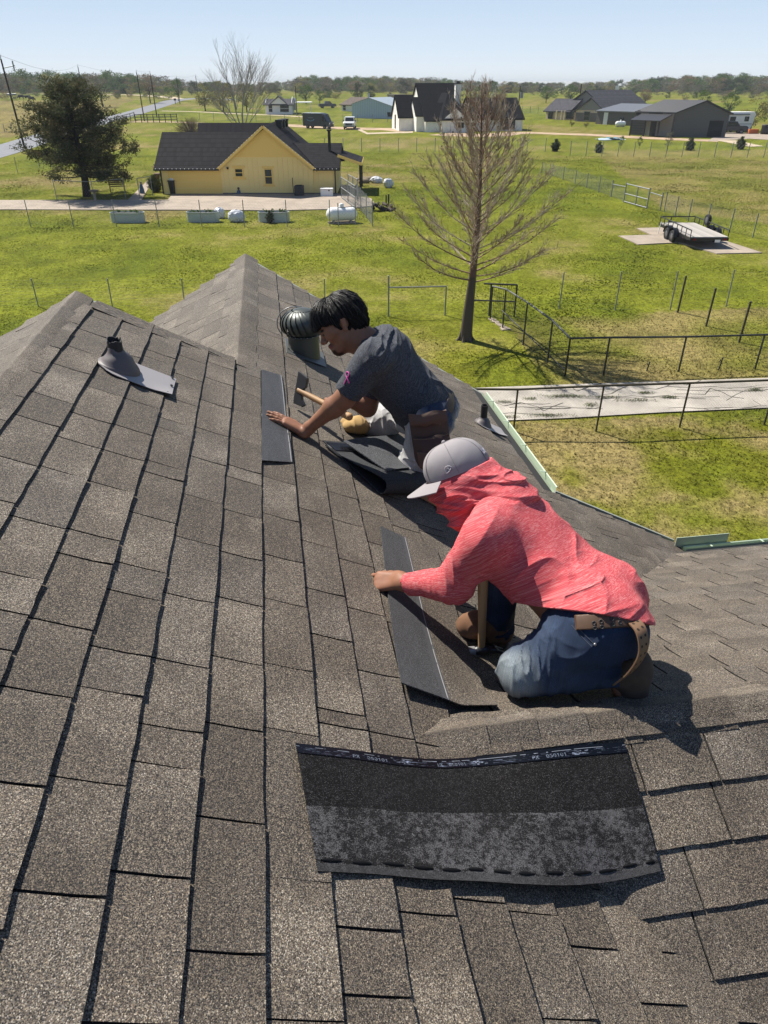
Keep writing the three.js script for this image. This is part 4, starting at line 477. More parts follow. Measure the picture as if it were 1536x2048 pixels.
  mesh('pocket', bag(0.155, 0.145, 0.012, -0.045, 0.045, 0.03), pm, pouch); mesh('pocket', bag(0.14, 0.085, 0.01, -0.075, 0.062, 0.026), pm2, pouch); mesh('flap', bag(0.165, 0.055, 0.012, 0.105, 0.05, 0.012), pm2, pouch);
  const th = std({ color: lin(0.2, 0.14, 0.09) }); mesh('stitching', join([-0.002, 0.028].map((y, i) => tubeAlong([-1, -0.5, 0, 0.5, 1].map(a => PP(a * (i ? 0.076 : 0.07), (i ? 0.026 : -0.034) - 0.004 * (1 - a * a), (i ? 0.047 : 0.064) + 0.03 * (1 - a * a))), 0.0014, 16, 4))), th, pouch);
  const bfF = field([...torso(0.014), cap(off(pel, 0.0, 0.05, 0), off(pel, 0, -0.05, 0), 0.115, 0.115, { k: 0.06 })], 0.05), bq = off(pel, 0.02, 0, 0);
  mesh('tool_belt', nets((x, y, z) => { const d = bfF(x, y, z) - 0.004; if (Math.abs(d) > 0.05) return d; const s = (x - bq.x) * sp.x + (y - bq.y) * sp.y + (z - bq.z) * sp.z; return Math.max(d, Math.abs(s) - 0.028, -0.018 - d); }, pel.clone().addScalar(-0.24), pel.clone().addScalar(0.24), 0.006, lc), M.leather, grey);
  settle(grey, V(J.kneeL.x, roofY(J.kneeL.x, J.kneeL.z), J.kneeL.z));
  // roofing hatchet held in his right hand
  const ham = thing('roofing_hammer', 'roofing hatchet with dark steel head held over the roof by the bare-headed worker', 'hammer');
  const hx = at(584, 806, 3.51).sub(at(597, 749, 3.48)).normalize(), hz = new THREE.Vector3().crossVectors(hx, hd).normalize();
  const HH = (a, b, c) => hmA.clone().addScaledVector(hx, a).addScaledVector(hd, b).addScaledVector(hz, c);
  const sh2 = new THREE.Shape([[-0.082, -0.022], [-0.072, 0.022], [-0.03, 0.024], [-0.022, 0.017], [0.02, 0.016], [0.034, 0.02], [0.05, 0.036], [0.062, 0.028], [0.066, -0.012], [0.04, -0.016], [-0.02, -0.018]].map(p => new THREE.Vector2(p[0] * 1.04, p[1] * 1.35)));
  const hg = new THREE.ExtrudeGeometry(sh2, { depth: 0.014, bevelEnabled: true, bevelSize: 0.002, bevelThickness: 0.002, bevelSegments: 2 }); hg.translate(0, 0, -0.007); hg.applyMatrix4(basisM(HH(0, 0, 0), hx, hd, hz));
  mesh('hammer_head', hg, M.steelDark, ham); const hl2 = hmA.distanceTo(hmB);
  mesh('handle', join([bar(HH(0, -0.012, 0), hmB.clone().lerp(hmA, 0.5), 0.0145, 10, 0.0155), bar(hmB.clone().lerp(hmA, 0.5), hmB.clone().addScaledVector(hd, 0.02), 0.0155, 10, 0.019), new THREE.SphereGeometry(0.019, 10, 8).translate(...hmB.clone().addScaledVector(hd, 0.02).toArray())]), M.wood, ham);
  settle(ham, hmA.clone());
}
// ---------------------------------------------------------------- fittings on the roof
{ // whirling turbine vent: flashing, sloped collar, globe of curved blades, spindle cap
  const vent = new THREE.Group(); vent.name = 'turbine_vent'; const b = R(609, 708); vent.position.copy(b); vent.scale.set(0.84, 0.74, 0.84); house.add(vent);
  const paint = std({ color: lin(0.075, 0.085, 0.076), roughness: 0.42, metalness: 0.2 }), dark = std({ color: lin(0.03, 0.034, 0.03), roughness: 0.5, metalness: 0.3 });
  const fl = new RoundedBoxGeometry(0.32, 0.006, 0.34, 2, 0.003); fl.applyMatrix4(basisM(planes.A.n.clone().multiplyScalar(0.014), planes.A.dn, planes.A.n, V(0, 0, 1))); mesh('flashing', fl, std({ color: lin(0.13, 0.135, 0.13), roughness: 0.5, metalness: 0.3 }), vent);
  const col = surf(36, 6, (s, t) => { const a = s * Math.PI * 2, r = 0.118 - 0.006 * t, x = Math.cos(a) * r, z = Math.sin(a) * r, y0 = -TT * x + 0.005; return V(x, mix(y0, 0.17, t), z); }, [0.7, 0.2]); mesh('collar', col, paint, vent);
  mesh('base_ring', new THREE.TorusGeometry(0.118, 0.008, 8, 40).rotateX(Math.PI / 2).translate(0, 0.172, 0), paint, vent);
  const riv = []; for (let i = 0; i < 18; i++) { const a = i / 18 * 6.283; riv.push(new THREE.SphereGeometry(0.0045, 6, 5).translate(Math.cos(a) * 0.126, 0.178, Math.sin(a) * 0.126)); } mesh('rivet', join(riv), std({ color: lin(0.5, 0.5, 0.5), metalness: 0.8, roughness: 0.3 }), vent);
  const NB = 22; for (let k = 0; k < NB; k++) { const a0 = k / NB * Math.PI * 2; const g = surf(3, 14, (s, t) => { const ph = mix(-0.62, 1.2, t), r = 0.02 + 0.148 * Math.cos(ph * 0.98) + 0.006 * Math.sin(s * Math.PI), tw = a0 + s * 0.34 + 0.45 * t + (s - 0.5) * 0.05; const rr2 = r * (1 - 0.13 * s); return V(Math.cos(tw) * rr2, 0.262 + 0.118 * Math.sin(ph), Math.sin(tw) * rr2); }); mesh(k ? `blade_${String(k).padStart(3, '0')}` : 'blade', g, paint, vent); }
  mesh('inner_drum', lathe([[0.0, 0.19], [0.09, 0.19], [0.115, 0.25], [0.1, 0.32], [0.05, 0.36]], 24), dark, vent);
  mesh('top_cap', lathe([[0.0, 0.386], [0.03, 0.385], [0.066, 0.376], [0.07, 0.37], [0.06, 0.366]], 28), paint, vent);
  mesh('brace', tubeAlong([V(-0.155, 0.17, 0.0), V(-0.185, 0.25, 0), V(-0.165, 0.34, 0), V(-0.1, 0.395, 0), V(0, 0.402, 0)], 0.0042, 30, 6), std({ color: lin(0.3, 0.3, 0.29), metalness: 0.6, roughness: 0.4 }), vent);
}
function pipeBoot(c, k, pipeH, torn) {
  const g = new THREE.Group(); g.name = 'vent_pipe'; g.position.copy(c); house.add(g); const m = std({ color: lin(0.135, 0.115, 0.115), roughness: 0.55 }), ms = std({ color: lin(0.36, 0.335, 0.335), roughness: 0.5 }), dk = std({ color: lin(0.022, 0.022, 0.025), roughness: 0.7 });
  const fp = plate(14, 10, (s, t) => { const a = (s - 0.28) * 0.30 * k, z = (t - 0.5) * 0.2 * k * (s < 0.3 ? Math.sqrt(Math.max(0.02, 1 - ((0.3 - s) / 0.3) ** 2)) : 1); return planes.A.dn.clone().multiplyScalar(a).addScaledVector(V(0, 0, 1), z).addScaledVector(planes.A.n, 0.017 + 0.014 * Math.max(0, s - 0.75) * 4 * Math.max(0, t - 0.6) * 2); }, 0.003, [0.3, 0.2], planes.A.n); mesh('flashing', fp, ms, g);
  const cone = surf(36, 9, (s, t) => { const pr = [[0.078, 0], [0.076, 0.012], [0.07, 0.02], [0.066, 0.022], [0.058, 0.04], [0.046, 0.055], [0.036, 0.062], [0.03, 0.072], [0.0285, 0.085], [0.024, 0.09]][Math.round(t * 9)], a = s * Math.PI * 2, x = Math.cos(a) * pr[0] * k, z = Math.sin(a) * pr[0] * k; return V(x, (pr[1] * k) + (-TT * x) * Math.max(0, 1 - pr[1] / 0.05) + 0.012, z); }); mesh('boot_cone', cone, m, g);
  const pipe = plate(22, 5, (s, t) => { const a = s * Math.PI * 2, j = torn ? 0.02 * Math.pow(ridge(noise3(Math.cos(a) * 1.6 + 5, Math.sin(a) * 1.6, 3)), 1) + 0.012 * hash3(Math.round(s * 22) % 22, 3, 1) - 0.012 : 0; const r = (0.025 + (torn ? 0.004 * t * Math.sin(a * 2) : 0)) * k; return V(Math.cos(a) * r, mix(0.05 * k, pipeH + j * t, t), Math.sin(a) * r); }, 0.004); mesh('pipe', pipe, dk, g);
  if (torn) { const nl = []; for (const [a, z] of [[0.2, -0.085], [0.205, 0.0], [0.2, 0.085]]) nl.push(new THREE.CylinderGeometry(0.006, 0.006, 0.004, 8).applyMatrix4(basisM(planes.A.dn.clone().multiplyScalar(a * k).addScaledVector(V(0, 0, 1), z * k).addScaledVector(planes.A.n, 0.022), planes.A.dn, planes.A.n, V(0, 0, 1)))); mesh('nail_head', join(nl), M.steelDark, g); }
}
pipeBoot(R(240, 741), 1.04, 0.125, true);
pipeBoot(R(966, 852), 0.8, 0.16, false);

// ---------------------------------------------------------------- shingles being worked on
// headlap: small dark stone with a pale release line; the exposed half keeps the brown granules
const headTex = dataTex(1024, 512, (i, j, o) => { const id = granId[(j * 2 % GRAN) * GRAN + i], q = hash3(id, 7, 1), v = j / 512, b = fbm(i / 1024 * 9, v * 4, 6, 4) - 0.5; const c = q < 0.42 ? 34 : q < 0.75 ? 62 : q < 0.93 ? 92 : 140; const ln = sstep(0.80, 0.86, v + 0.02 * b), wl = sstep(0.018, 0.006, Math.abs(v - 0.955 + 0.012 * b)) * (fbm(i / 30, v * 9, 2, 3) > 0.36 ? 1 : 0.3); const m = mix(c * (1 + 0.25 * b), 56 + 40 * q, ln * 0.8); o[0] = mix(m, 186, wl * 0.9); o[1] = mix(m * 1.0, 184, wl * 0.9); o[2] = mix(m * 1.03, 182, wl * 0.9); });
const headMat = std({ map: headTex, roughness: 0.85, bumpMap: granBump, bumpScale: 0.0006 }), headSheen = std({ map: headTex, color: lin(1.15, 1.15, 1.15), roughness: 0.55, bumpMap: granBump, bumpScale: 0.0006 }), edgeMat = std({ color: lin(0.018, 0.018, 0.02), roughness: 0.8 });  // second copy is lighter: a grazing sheen put into the headlap colour
{ // fresh strip under the bare-headed worker's hand
  const a = R(521, 744), b = R(521, 927), c = R(561, 756), d = R(582, 931), n = planes.A.n, up = 0.0165;
  const t = thing('shingle_strip', 'smooth grey shingle strip with painted pale sheen under the flat hand of the bare-headed worker', 'shingle', V(0, 0, 0), 0, 'replacement shingles');
  mesh('headlap', plate(20, 6, (s, v) => a.clone().lerp(b, s).lerp(c.clone().lerp(d, s), v).addScaledVector(n, up + 0.003 * Math.sin(s * 9) * v), 0.004, [1, 1], n), headSheen, t); settle(t, b.clone());
}
{ // shingle being slid in by the red worker: dark headlap, brown exposure, its near end sprung up
  const a = R(757, 1058), b = R(792, 1382), c = R(808, 1082), d = R(890, 1416), n = planes.A.n;
  const t = thing('replacement_shingle', 'dark new shingle with a white line, its near end lifted, under the red-shirted worker', 'shingle', V(0, 0, 0), 0, 'replacement shingles');
  const lift = (s, v) => 0.0175 + 0.018 * Math.pow(s, 5) * (1 - 0.35 * v) + 0.004 * Math.sin(s * 7 + 1) * s * v, F = (s, v) => a.clone().lerp(b, s).lerp(c.clone().lerp(d, s), v).addScaledVector(n, lift(s, v));
  mesh('headlap', plate(24, 6, F, 0.004, [1, 1], n), headMat, t);
  const e = R(985, 1424), dE = d.clone().lerp(e, 1), cE = c.clone().addScaledVector(planes.A.dn, 0.145);
  mesh('exposure', tint(plate(24, 6, (s, v) => { const p = c.clone().lerp(d, s).lerp(cE.clone().lerp(dE, s), v); p.y = roofY(p.x, p.z); return p.addScaledVector(n, lift(s, 1 + v) * 1.0 + 0.0005); }, 0.004, [1, 0.15], n), [0.92, 0.92, 0.93]), M.shingle, t); settle(t, b.clone());
}
{ // shingles folded over themselves beside him, granule side and black back showing
  const tip = R(648, 897), fold = R(765, 1000), e = fold.clone().sub(tip), L = e.length(); e.normalize(); const ax = R(868, 968).sub(fold); ax.addScaledVector(e, -ax.dot(e)); const AL = ax.length() * 0.92; ax.normalize(); const nn = new THREE.Vector3().crossVectors(e, ax).normalize(); if (nn.y < 0) nn.negate();
  const profile = (t, r, l0, h) => { // t 0..1: bottom layer, loop, top layer back to the tip
    const base = L - r; if (t < 0.36) { const k = t / 0.36; return [mix(l0, base, k), 0.012]; } if (t < 0.64) { const k = (t - 0.36) / 0.28, a = -Math.PI / 2 + k * Math.PI; return [base + Math.cos(a) * r, 0.012 + r + Math.sin(a) * r]; } const k = (t - 0.64) / 0.36, s = sstep(0, 1, k); return [mix(base, l0 - 0.03, k), mix(0.012 + 2 * r, h, s) - 0.016 * Math.sin(k * Math.PI)]; };
  [[0.036, 0.0, 0.022, 'dark shingle folded over into an open loop in front of the kneeling bare-headed worker', 0], [0.0, 0.05, 0.06, '', 1]].slice(0, 1).forEach(([r, l0, h, lab]) => {
    const t = thing('folded_shingle', lab, 'shingle'); const F = (s, v) => { const [q, y] = profile(v, r * (1 + 0.35 * s), l0 + 0.04 * s, h + 0.03 * s); const p = tip.clone().addScaledVector(e, q + 0.03 * Math.sin(s * 2.2)).addScaledVector(ax, s * AL + 0.012 * Math.sin(v * 9)); const g = roofY(p.x, p.z); return p.setY(Math.max(g + 0.004, p.y)).addScaledVector(nn, y); };
    mesh('sheet', plate(18, 44, F, 0.0045, [1, 1]), std({ map: headTex, color: lin(0.62, 0.64, 0.68), roughness: 0.85, bumpMap: granBump, bumpScale: 0.0006 }), t);
    mesh('sheet', plate(12, 10, (s, v) => { const k = mix(-0.02, 0.27, v); const p = tip.clone().addScaledVector(e, k + 0.03).addScaledVector(ax, mix(0.1, 0.52, s)); p.y = roofY(p.x, p.z); return p.addScaledVector(nn, 0.075 + 0.02 * s - 0.03 * (1 - v) * (1 - s) + 0.004 * Math.sin(s * 6)); }, 0.005, [0.6, 0.9]), std({ map: headTex, color: lin(1.5, 1.55, 1.6), roughness: 0.85, bumpMap: granBump, bumpScale: 0.0006 }), t);
    mesh('seal_strip', plate(18, 2, (s, v) => F(s * 0.98 + 0.01, 0.985 - v * 0.06).addScaledVector(nn, 0.0024), 0.0012), std({ color: lin(0.012, 0.012, 0.016), roughness: 0.22 }), t); settle(t, fold.clone());
  });
  const bd = thing('board', 'short raw timber board lying under the folded dark shingle', 'board'); const p0 = R(838, 992), p1 = R(892, 1022), dir = p1.clone().sub(p0).normalize(); mesh('plank', beam(p0.clone().addScaledVector(dir, -0.06).addScaledVector(planes.A.n, 0.028), p1.clone().addScaledVector(dir, 0.06).addScaledVector(planes.A.n, 0.028), 0.09, 0.03, planes.A.n), M.wood, bd); settle(bd, p0);
}
{ // loose shingle lying across the valley, tar dashes along the lower edge, printed release tape along the upper
  const t = thing('loose_shingle', 'dark loose shingle with printed black tape and tar dashes lying across the valley in front', 'shingle');
  const top = [[591, 1487], [700, 1500], [800, 1514], [875, 1519], [960, 1514], [1060, 1503], [1160, 1492], [1248, 1485]], bot = [[635, 1742], [750, 1748], [860, 1758], [960, 1762], [1050, 1768], [1150, 1770], [1240, 1760], [1322, 1742]], lt = [0.02, 0.018, 0.018, 0.022, 0.018, 0.014, 0.012, 0.014], lb = [0.016, 0.018, 0.026, 0.032, 0.040, 0.042, 0.034, 0.022];
  const line = (q, l) => { const c = new THREE.CatmullRomCurve3(q.map(([x, y], i) => R(x, y, l[i]))); return s => c.getPoint(s); };
  const Tp = line(top, lt), Bp = line(bot, lb), smoothY = (s, v) => { const p = Tp(s).lerp(Bp(s), v); const h = roofY(p.x, p.z) + 0.012; p.y = Math.max(p.y, h) + 0.005 * Math.sin(v * Math.PI); return p; };
  const dust = dataTex(1024, 512, (i, j, o) => { const v = j / 512, u = i / 1024, id = granId[(j * 2 % GRAN) * GRAN + i], q = hash3(id, 5, 3), edge = 0.53 + 0.035 * (fbm(u * 5, 0, 1, 3) - 0.5) - 0.03 * Math.sin(u * 3.1); const low = v > edge; const w = fbm(u * 90, v * 42, 3, 5) * 0.72 + fbm(u * 9, v * 5, 8, 4) * 0.52, patch = low ? sstep(0.54, 0.76, w + 0.42 * (q - 0.5)) : sstep(0.66, 0.95, w + 0.3 * (q - 0.5)) * 0.2; const bare = low ? sstep(0.06, 0.02, Math.hypot((u - 0.43) * 0.9, v - 0.83)) * 0.0 : 0; let c = q < 0.5 ? 17 : q < 0.82 ? 29 : q < 0.95 ? 52 : 112; if (low) c += 9; c = mix(c, 80 + 64 * q, patch * 0.78); if (v > 0.945) c = mix(c, 56 + 40 * q, 0.7); o[0] = c; o[1] = c * 0.985; o[2] = c * 0.985; });
  const m0 = matte({ map: dust, color: lin(0.88, 0.88, 0.91), roughness: 0.82, specularIntensity: 0.25, bumpMap: granBump, bumpScale: 0.0006 });
  mesh('sheet', plate(40, 14, smoothY, 0.0055, [1, 1], V(0, 0.93, 0.3)), m0, t);
  const cv = document.createElement('canvas'); cv.width = 2048; cv.height = 80; const cx = cv.getContext('2d'); cx.fillStyle = '#06070a'; cx.fillRect(0, 0, 2048, 80); cx.fillStyle = 'rgba(180,190,210,0.62)'; cx.font = 'bold 34px monospace';
  for (const x of [300, 860, 1460]) { cx.fillText('PX  050101', x, 66); for (let q = 0; q < 26; q++) cx.fillRect(x + 232 + rnd() * 96, 32 + rnd() * 34, 4 + rnd() * 18, 1 + rnd() * 5); } cx.fillStyle = '#06070a'; for (let q = 0; q < 420; q++) cx.fillRect(rnd() * 2048, 30 + rnd() * 48, 1 + rnd() * 9, 1 + rnd() * 5);
  cx.fillStyle = 'rgba(190,205,235,0.5)'; for (let i = 0; i < 260; i++) { const x = rnd() * 2048, cl = noise3(x / 90, 2, 2); cx.fillRect(x, 24 + rnd() * 46, 4 + rnd() * 60 * cl, 1 + rnd() * 3 * cl); } cx.fillStyle = 'rgba(220,228,240,0.7)'; cx.fillRect(0, 22, 2048, 3); for (let i = 0; i < 40; i++) { cx.fillStyle = '#06070a'; cx.fillRect(rnd() * 2048, 20, rnd() * 60, 8); }
  const ct = new THREE.CanvasTexture(cv); ct.colorSpace = THREE.SRGBColorSpace; ct.flipY = false;
  mesh('release_tape', surf(60, 3, (s, v) => { const p = smoothY(s, mix(-0.004, 0.085, v)); return p.addScaledVector(V(0, 0.9, 0.4), 0.0022); }, [1, 1]), std({ map: ct, roughness: 0.32 }), t);
  const tar = matte({ color: lin(0.006, 0.006, 0.007), roughness: 0.6, specularIntensity: 0.3 });
  for (let i = 0; i < 13; i++) { const s0 = 0.012 + i / 12.7, len = i === 12 ? 0.03 : rr(0.044, 0.056); if (s0 + len > 0.995) continue; const g = plate(8, 4, (s, v) => { const e = Math.pow(Math.sin(Math.PI * clamp(s, 0.03, 0.97)), 0.35), w = (0.013 + 0.005 * noise3(s * 4, i, 2)) * e; return smoothY(s0 + len * s, 0.925 + (v - 0.5) * w * 1.7 + 0.006 * Math.sin(i * 2.1)).addScaledVector(V(0, 0.93, 0.3), 0.0008 + 0.0036 * e * Math.sin(Math.PI * clamp(v, 0.05, 0.95))); }, 0.002, [1, 1], V(0, 0.93, 0.3)); mesh(i ? `tar_dash_${String(i).padStart(3, '0')}` : 'tar_dash', g, tar, t); }
  settle(t, smoothY(0.5, 0.5));
}
{ // claw hammer standing on its head against the red worker's shin
  const t = thing('claw_hammer', 'claw hammer with pale wooden handle standing on its steel head beside the brown boot', 'hammer');
  const b = at(963, 1300, 2.40), top = at(966, 1160, 2.30), d = top.clone().sub(b).normalize(), x = at(1003, 1318, 2.42).sub(at(945, 1293, 2.38)), xx = x.clone().addScaledVector(d, -x.dot(d)).normalize(), zz = new THREE.Vector3().crossVectors(xx, d).normalize(), P = (a, c, e) => b.clone().addScaledVector(xx, a).addScaledVector(d, c).addScaledVector(zz, e);
  const hd = [cap(P(-0.012, 0, 0), P(0.014, 0, 0), 0.016, 0.016), cap(P(-0.012, 0, 0), P(-0.03, 0, 0), 0.0115, 0.012), cap(P(0.014, 0.002, 0.004), P(0.045, 0.0, 0.010), 0.011, 0.008), cap(P(0.045, 0, 0.01), P(0.078, -0.016, 0.014), 0.008, 0.004), cap(P(0.014, 0.002, -0.004), P(0.045, 0.0, -0.010), 0.011, 0.008), cap(P(0.045, 0, -0.01), P(0.078, -0.016, -0.014), 0.008, 0.004)];
  const head = mesh('hammer_head', nets(field(hd, 0.006), ...bounds(hd, 0.005), 0.0025), std({ color: lin(0.08, 0.08, 0.082), metalness: 0.7, roughness: 0.38 }), t);
  mesh('striking_face', bar(P(-0.024, 0, 0), P(-0.047, 0, 0), 0.0165, 20, 0.018), std({ color: lin(0.55, 0.55, 0.55), metalness: 0.6, roughness: 0.35 }), head);
  const pr = [[0, 0.0105], [0.04, 0.0115], [0.1, 0.0125], [0.2, 0.0145], [0.27, 0.016], [0.285, 0.013]], g = surf(12, pr.length - 1, (s, v) => { const q = pr[Math.round(v * (pr.length - 1))], a = s * 6.283; return P(Math.cos(a) * q[1] * 1.15, q[0], Math.sin(a) * q[1] * 0.85); }, [0.1, 0.3]); mesh('handle', g, M.wood, t); settle(t, P(0, -0.016, 0));
}
// ---------------------------------------------------------------- the land: grass, roads, slabs
const structure = o => { o.userData.kind = 'structure'; return o; };
const inPoly = (x, z, P) => { let c = false; for (let i = 0, j = P.length - 1; i < P.length; j = i++) if ((P[i].z > z) !== (P[j].z > z) && x < (P[j].x - P[i].x) * (z - P[i].z) / (P[j].z - P[i].z) + P[i].x) c = !c; return c; };
const GP = list => list.map(([x, y]) => G(x, y));
const segD = (x, z, a, b) => { const dx = b.x - a.x, dz = b.z - a.z, t = clamp(((x - a.x) * dx + (z - a.z) * dz) / (dx * dx + dz * dz), 0, 1); return Math.hypot(x - a.x - dx * t, z - a.z - dz * t); };
const dryLawn = GP([[940, 850], [1700, 815], [1700, 1400], [900, 1400]]), penLawn = GP([[1010, 640], [1800, 600], [1800, 775], [1100, 775]]), dryField = GP([[-200, 205], [270, 198], [120, 262], [-200, 300]]), paleField = GP([[1180, 300], [1700, 300], [1700, 470], [1330, 420]]);
function landColor(x, z) { // albedo of the grass blend at a place
  const n1 = fbm(x * 0.05 + 9, z * 0.05, 1, 4), n2 = fbm(x * 0.3, z * 0.3 + 5, 3, 4), n3 = fbm(x * 0.012, z * 0.02, 7, 3), n4 = fbm(x * 1.1, z * 1.1, 5, 3);
  let dry = sstep(0.56, 0.78, 0.5 * n1 + 0.35 * n2 + 0.15 * n4 + 0.06) * 0.85, dark = sstep(0.52, 0.30, 0.55 * n2 + 0.45 * n1) * 0.75, yel = sstep(0.46, 0.66, n3 * 0.6 + n1 * 0.4) * 0.7;
  if (inPoly(x, z, dryLawn)) dry = Math.max(dry, sstep(0.36, 0.60, 0.55 * n2 + 0.45 * n4) * 0.9); else if (inPoly(x, z, penLawn)) dry = Math.max(dry, sstep(0.34, 0.60, 0.5 * n2 + 0.5 * n1) * 0.85);
  if (inPoly(x, z, dryField)) { dry = Math.max(dry, 0.45 + 0.5 * n1); yel = 0.8; } if (inPoly(x, z, paleField)) dry = Math.max(dry, 0.25 + 0.4 * sstep(0.4, 0.6, n2));
  let c = [0.295, 0.322, 0.030]; const to = (d, t) => { c = c.map((v, i) => mix(v, d[i], t)); };
  to([0.36, 0.32, 0.035], yel * 0.7); to([0.125, 0.195, 0.014], dark * 0.58); to([0.42, 0.32, 0.15], dry); const m = 0.80 + 0.26 * sstep(0.3, 0.7, n4) + 0.16 * sstep(0.35, 0.65, n2); c = [c[0] * m, c[1] * m, c[2] * m]; return c;
}
const grassTex = dataTex(1024, 1024, (i, j, o) => { const a = fbm(i / 1024 * 220, j / 1024 * 150, 3, 2, 0), b = fbm(i / 1024 * 40, j / 1024 * 40, 8, 4, 40), q = hash3(i, j, 1); const v = 244 * clamp(0.42 + 0.62 * a * (0.6 + 0.4 * q) + 0.42 * (b - 0.5) + 0.12, 0.25, 1); o[0] = v; o[1] = v; o[2] = v * 0.95; });
M.grass = matte({ map: grassTex, vertexColors: true });
const heading = Math.atan2(HF.x, -HF.z); // azimuth of the view from -z
{
  const rings = [0]; for (let r = 2.5; r < 2400; r *= r < 90 ? 1.013 : 1.03) rings.push(r); rings.push(2600);
  const ang = []; for (let a = -48; a < 48; a += 0.3) ang.push(a); for (let a = 48; a < 312; a += 6) ang.push(a); ang.push(312);
  const P = [], C = [], U = [], ix = [], nA = ang.length; rings.forEach(r => ang.forEach(d => { const a = heading + d * Math.PI / 180, x = Math.sin(a) * r, z = -Math.cos(a) * r; P.push(x, landH(x, z) + (r > 10 && r < 300 ? 0.05 * (fbm(x * 0.25, z * 0.25, 2, 3) - 0.5) : 0), z); C.push(...landColor(x, z)); U.push(x / 4.2, z / 4.2); }));
  for (let j = 0; j + 1 < rings.length; j++) for (let i = 0; i + 1 < nA; i++) { const a = j * nA + i, b = a + 1, c = a + nA, d = c + 1; ix.push(a, b, d, a, d, c); }
  const g = new THREE.BufferGeometry(); g.setAttribute('position', new THREE.Float32BufferAttribute(P, 3)); g.setAttribute('color', new THREE.Float32BufferAttribute(C, 3)); g.setAttribute('uv', new THREE.Float32BufferAttribute(U, 2)); g.setIndex(ix); g.computeVertexNormals(); const n = g.attributes.normal; if (n.getY(nA * 5) < 0) for (let i = 0; i < n.count; i++) n.setXYZ(i, -n.getX(i), -n.getY(i), -n.getZ(i));
  structure(mesh('ground', g, M.grass, scene));
}
const paved = []; // footprints where no grass grows
function sheet(name, pts, mat, y, sub = 1) { // flat sheet over the terrain
  const c = pts.map(p => new THREE.Vector2(p.x, p.z)), tri = THREE.ShapeUtils.triangulateShape(c, []); const P = [], U = []; for (const t of tri) for (const k of t) { const p = pts[k]; P.push(p.x, landH(p.x, p.z) + y, p.z); U.push(p.x, p.z); }
  const g = new THREE.BufferGeometry(); g.setAttribute('position', new THREE.Float32BufferAttribute(P, 3)); g.setAttribute('uv', new THREE.Float32BufferAttribute(U, 2)); g.computeVertexNormals(); paved.push(pts); return structure(mesh(name, g, mat, scene));
}
function slabOn(name, pts, mat, top) { paved.push(pts); return structure(mesh(name, slab(pts.map(p => V(p.x, landH(p.x, p.z) + top, p.z)), V(0, -0.2, 0), V(1, 0, 0), V(0, 0, 1)), mat, scene)); }
function ribbon(name, pts, width, mat, y) {
  const c = new THREE.CatmullRomCurve3(pts), n = pts.length * 10, L = [], Rr = []; for (let i = 0; i <= n; i++) { const p = c.getPoint(i / n), t = c.getTangent(i / n), s = V(-t.z, 0, t.x).normalize(), w = (typeof width === 'function' ? width(i / n) : width) / 2; L.push(p.clone().addScaledVector(s, w)); Rr.push(p.clone().addScaledVector(s, -w)); }
  const g = surf(n, 4, (a, b) => { const i = Math.round(a * n), p = L[i].clone().lerp(Rr[i], b); p.y = landH(p.x, p.z) + y; return p; }); const P = g.attributes.position, u = g.attributes.uv; for (let i = 0; i < P.count; i++) u.setXY(i, P.getX(i), P.getZ(i)); for (let i = 0; i < n; i += 3) { const j = Math.min(n, i + 3); paved.push([L[i], L[j], Rr[j], Rr[i]]); } return structure(mesh(name, g, mat, scene));
}
const speckle = (r, g, b, amp, sc, seed) => dataTex(512, 512, (i, j, o) => { const n = fbm(i / 512 * sc, j / 512 * sc, seed, 4, sc) - 0.5, q = hash3(i, j, seed) - 0.5, k = 1 + amp * n + 0.22 * q; o[0] = r * k; o[1] = g * k; o[2] = b * k; });
const rep = (t, m) => { t.repeat.set(1 / m, 1 / m); return t; };
M.concrete = std({ map: rep(speckle(170, 155, 138, 0.22, 8, 3), 5), roughness: 0.9 }); M.oldRoad = std({ map: rep(speckle(176, 168, 156, 0.4, 8, 5), 5), roughness: 0.95 }); M.asphalt = std({ map: rep(speckle(120, 122, 128, 0.25, 8, 6), 6), roughness: 0.85 }); M.dirt = std({ map: rep(speckle(182, 156, 126, 0.4, 8, 8), 7), roughness: 1 }); M.gravel = std({ map: rep(speckle(196, 178, 150, 0.4, 8, 9), 5), roughness: 1 });
ribbon('road', GP([[-160, 345], [2, 302], [110, 268], [205, 242], [275, 224], [325, 209], [358, 200], [400, 197], [470, 200]]), t => mix(6.2, 7, t), M.asphalt, 0.03);
ribbon('lane', GP([[-300, 188], [-80, 186.5], [120, 188], [250, 189.5], [330, 194], [362, 199]]), 6, M.gravel, 0.024);
ribbon('gravel_path', GP([[322, 222], [400, 224], [480, 228], [560, 231], [640, 236]]), 2.6, M.gravel, 0.02);
ribbon('farm_lane', GP([[260, 244], [330, 244], [420, 247], [500, 250]]), 3.2, M.dirt, 0.02);
ribbon('dirt_lane', GP([[560, 250], [610, 253], [670, 256], [730, 258], [790, 259], [830, 262]]), t => mix(6, 9, t), M.dirt, 0.028);
ribbon('dirt_lane', GP([[880, 268], [960, 271], [1010, 268], [1040, 266], [1120, 268], [1200, 271], [1290, 276], [1380, 280], [1440, 282]]), t => mix(9, 5.5, sstep(0.1, 0.3, t)), M.dirt, 0.028);
sheet('concrete_pad', GP([[1415, 283], [1440, 265], [1700, 272], [1700, 290], [1500, 278]]), M.concrete, 0.04);
sheet('walk', GP([[712, 259], [722, 259], [736, 266], [826, 263], [826, 266], [734, 269]]), M.gravel, 0.036);
sheet('concrete_path', GP([[1430, 281], [1470, 281], [1528, 293], [1500, 294]]), M.gravel, 0.036);
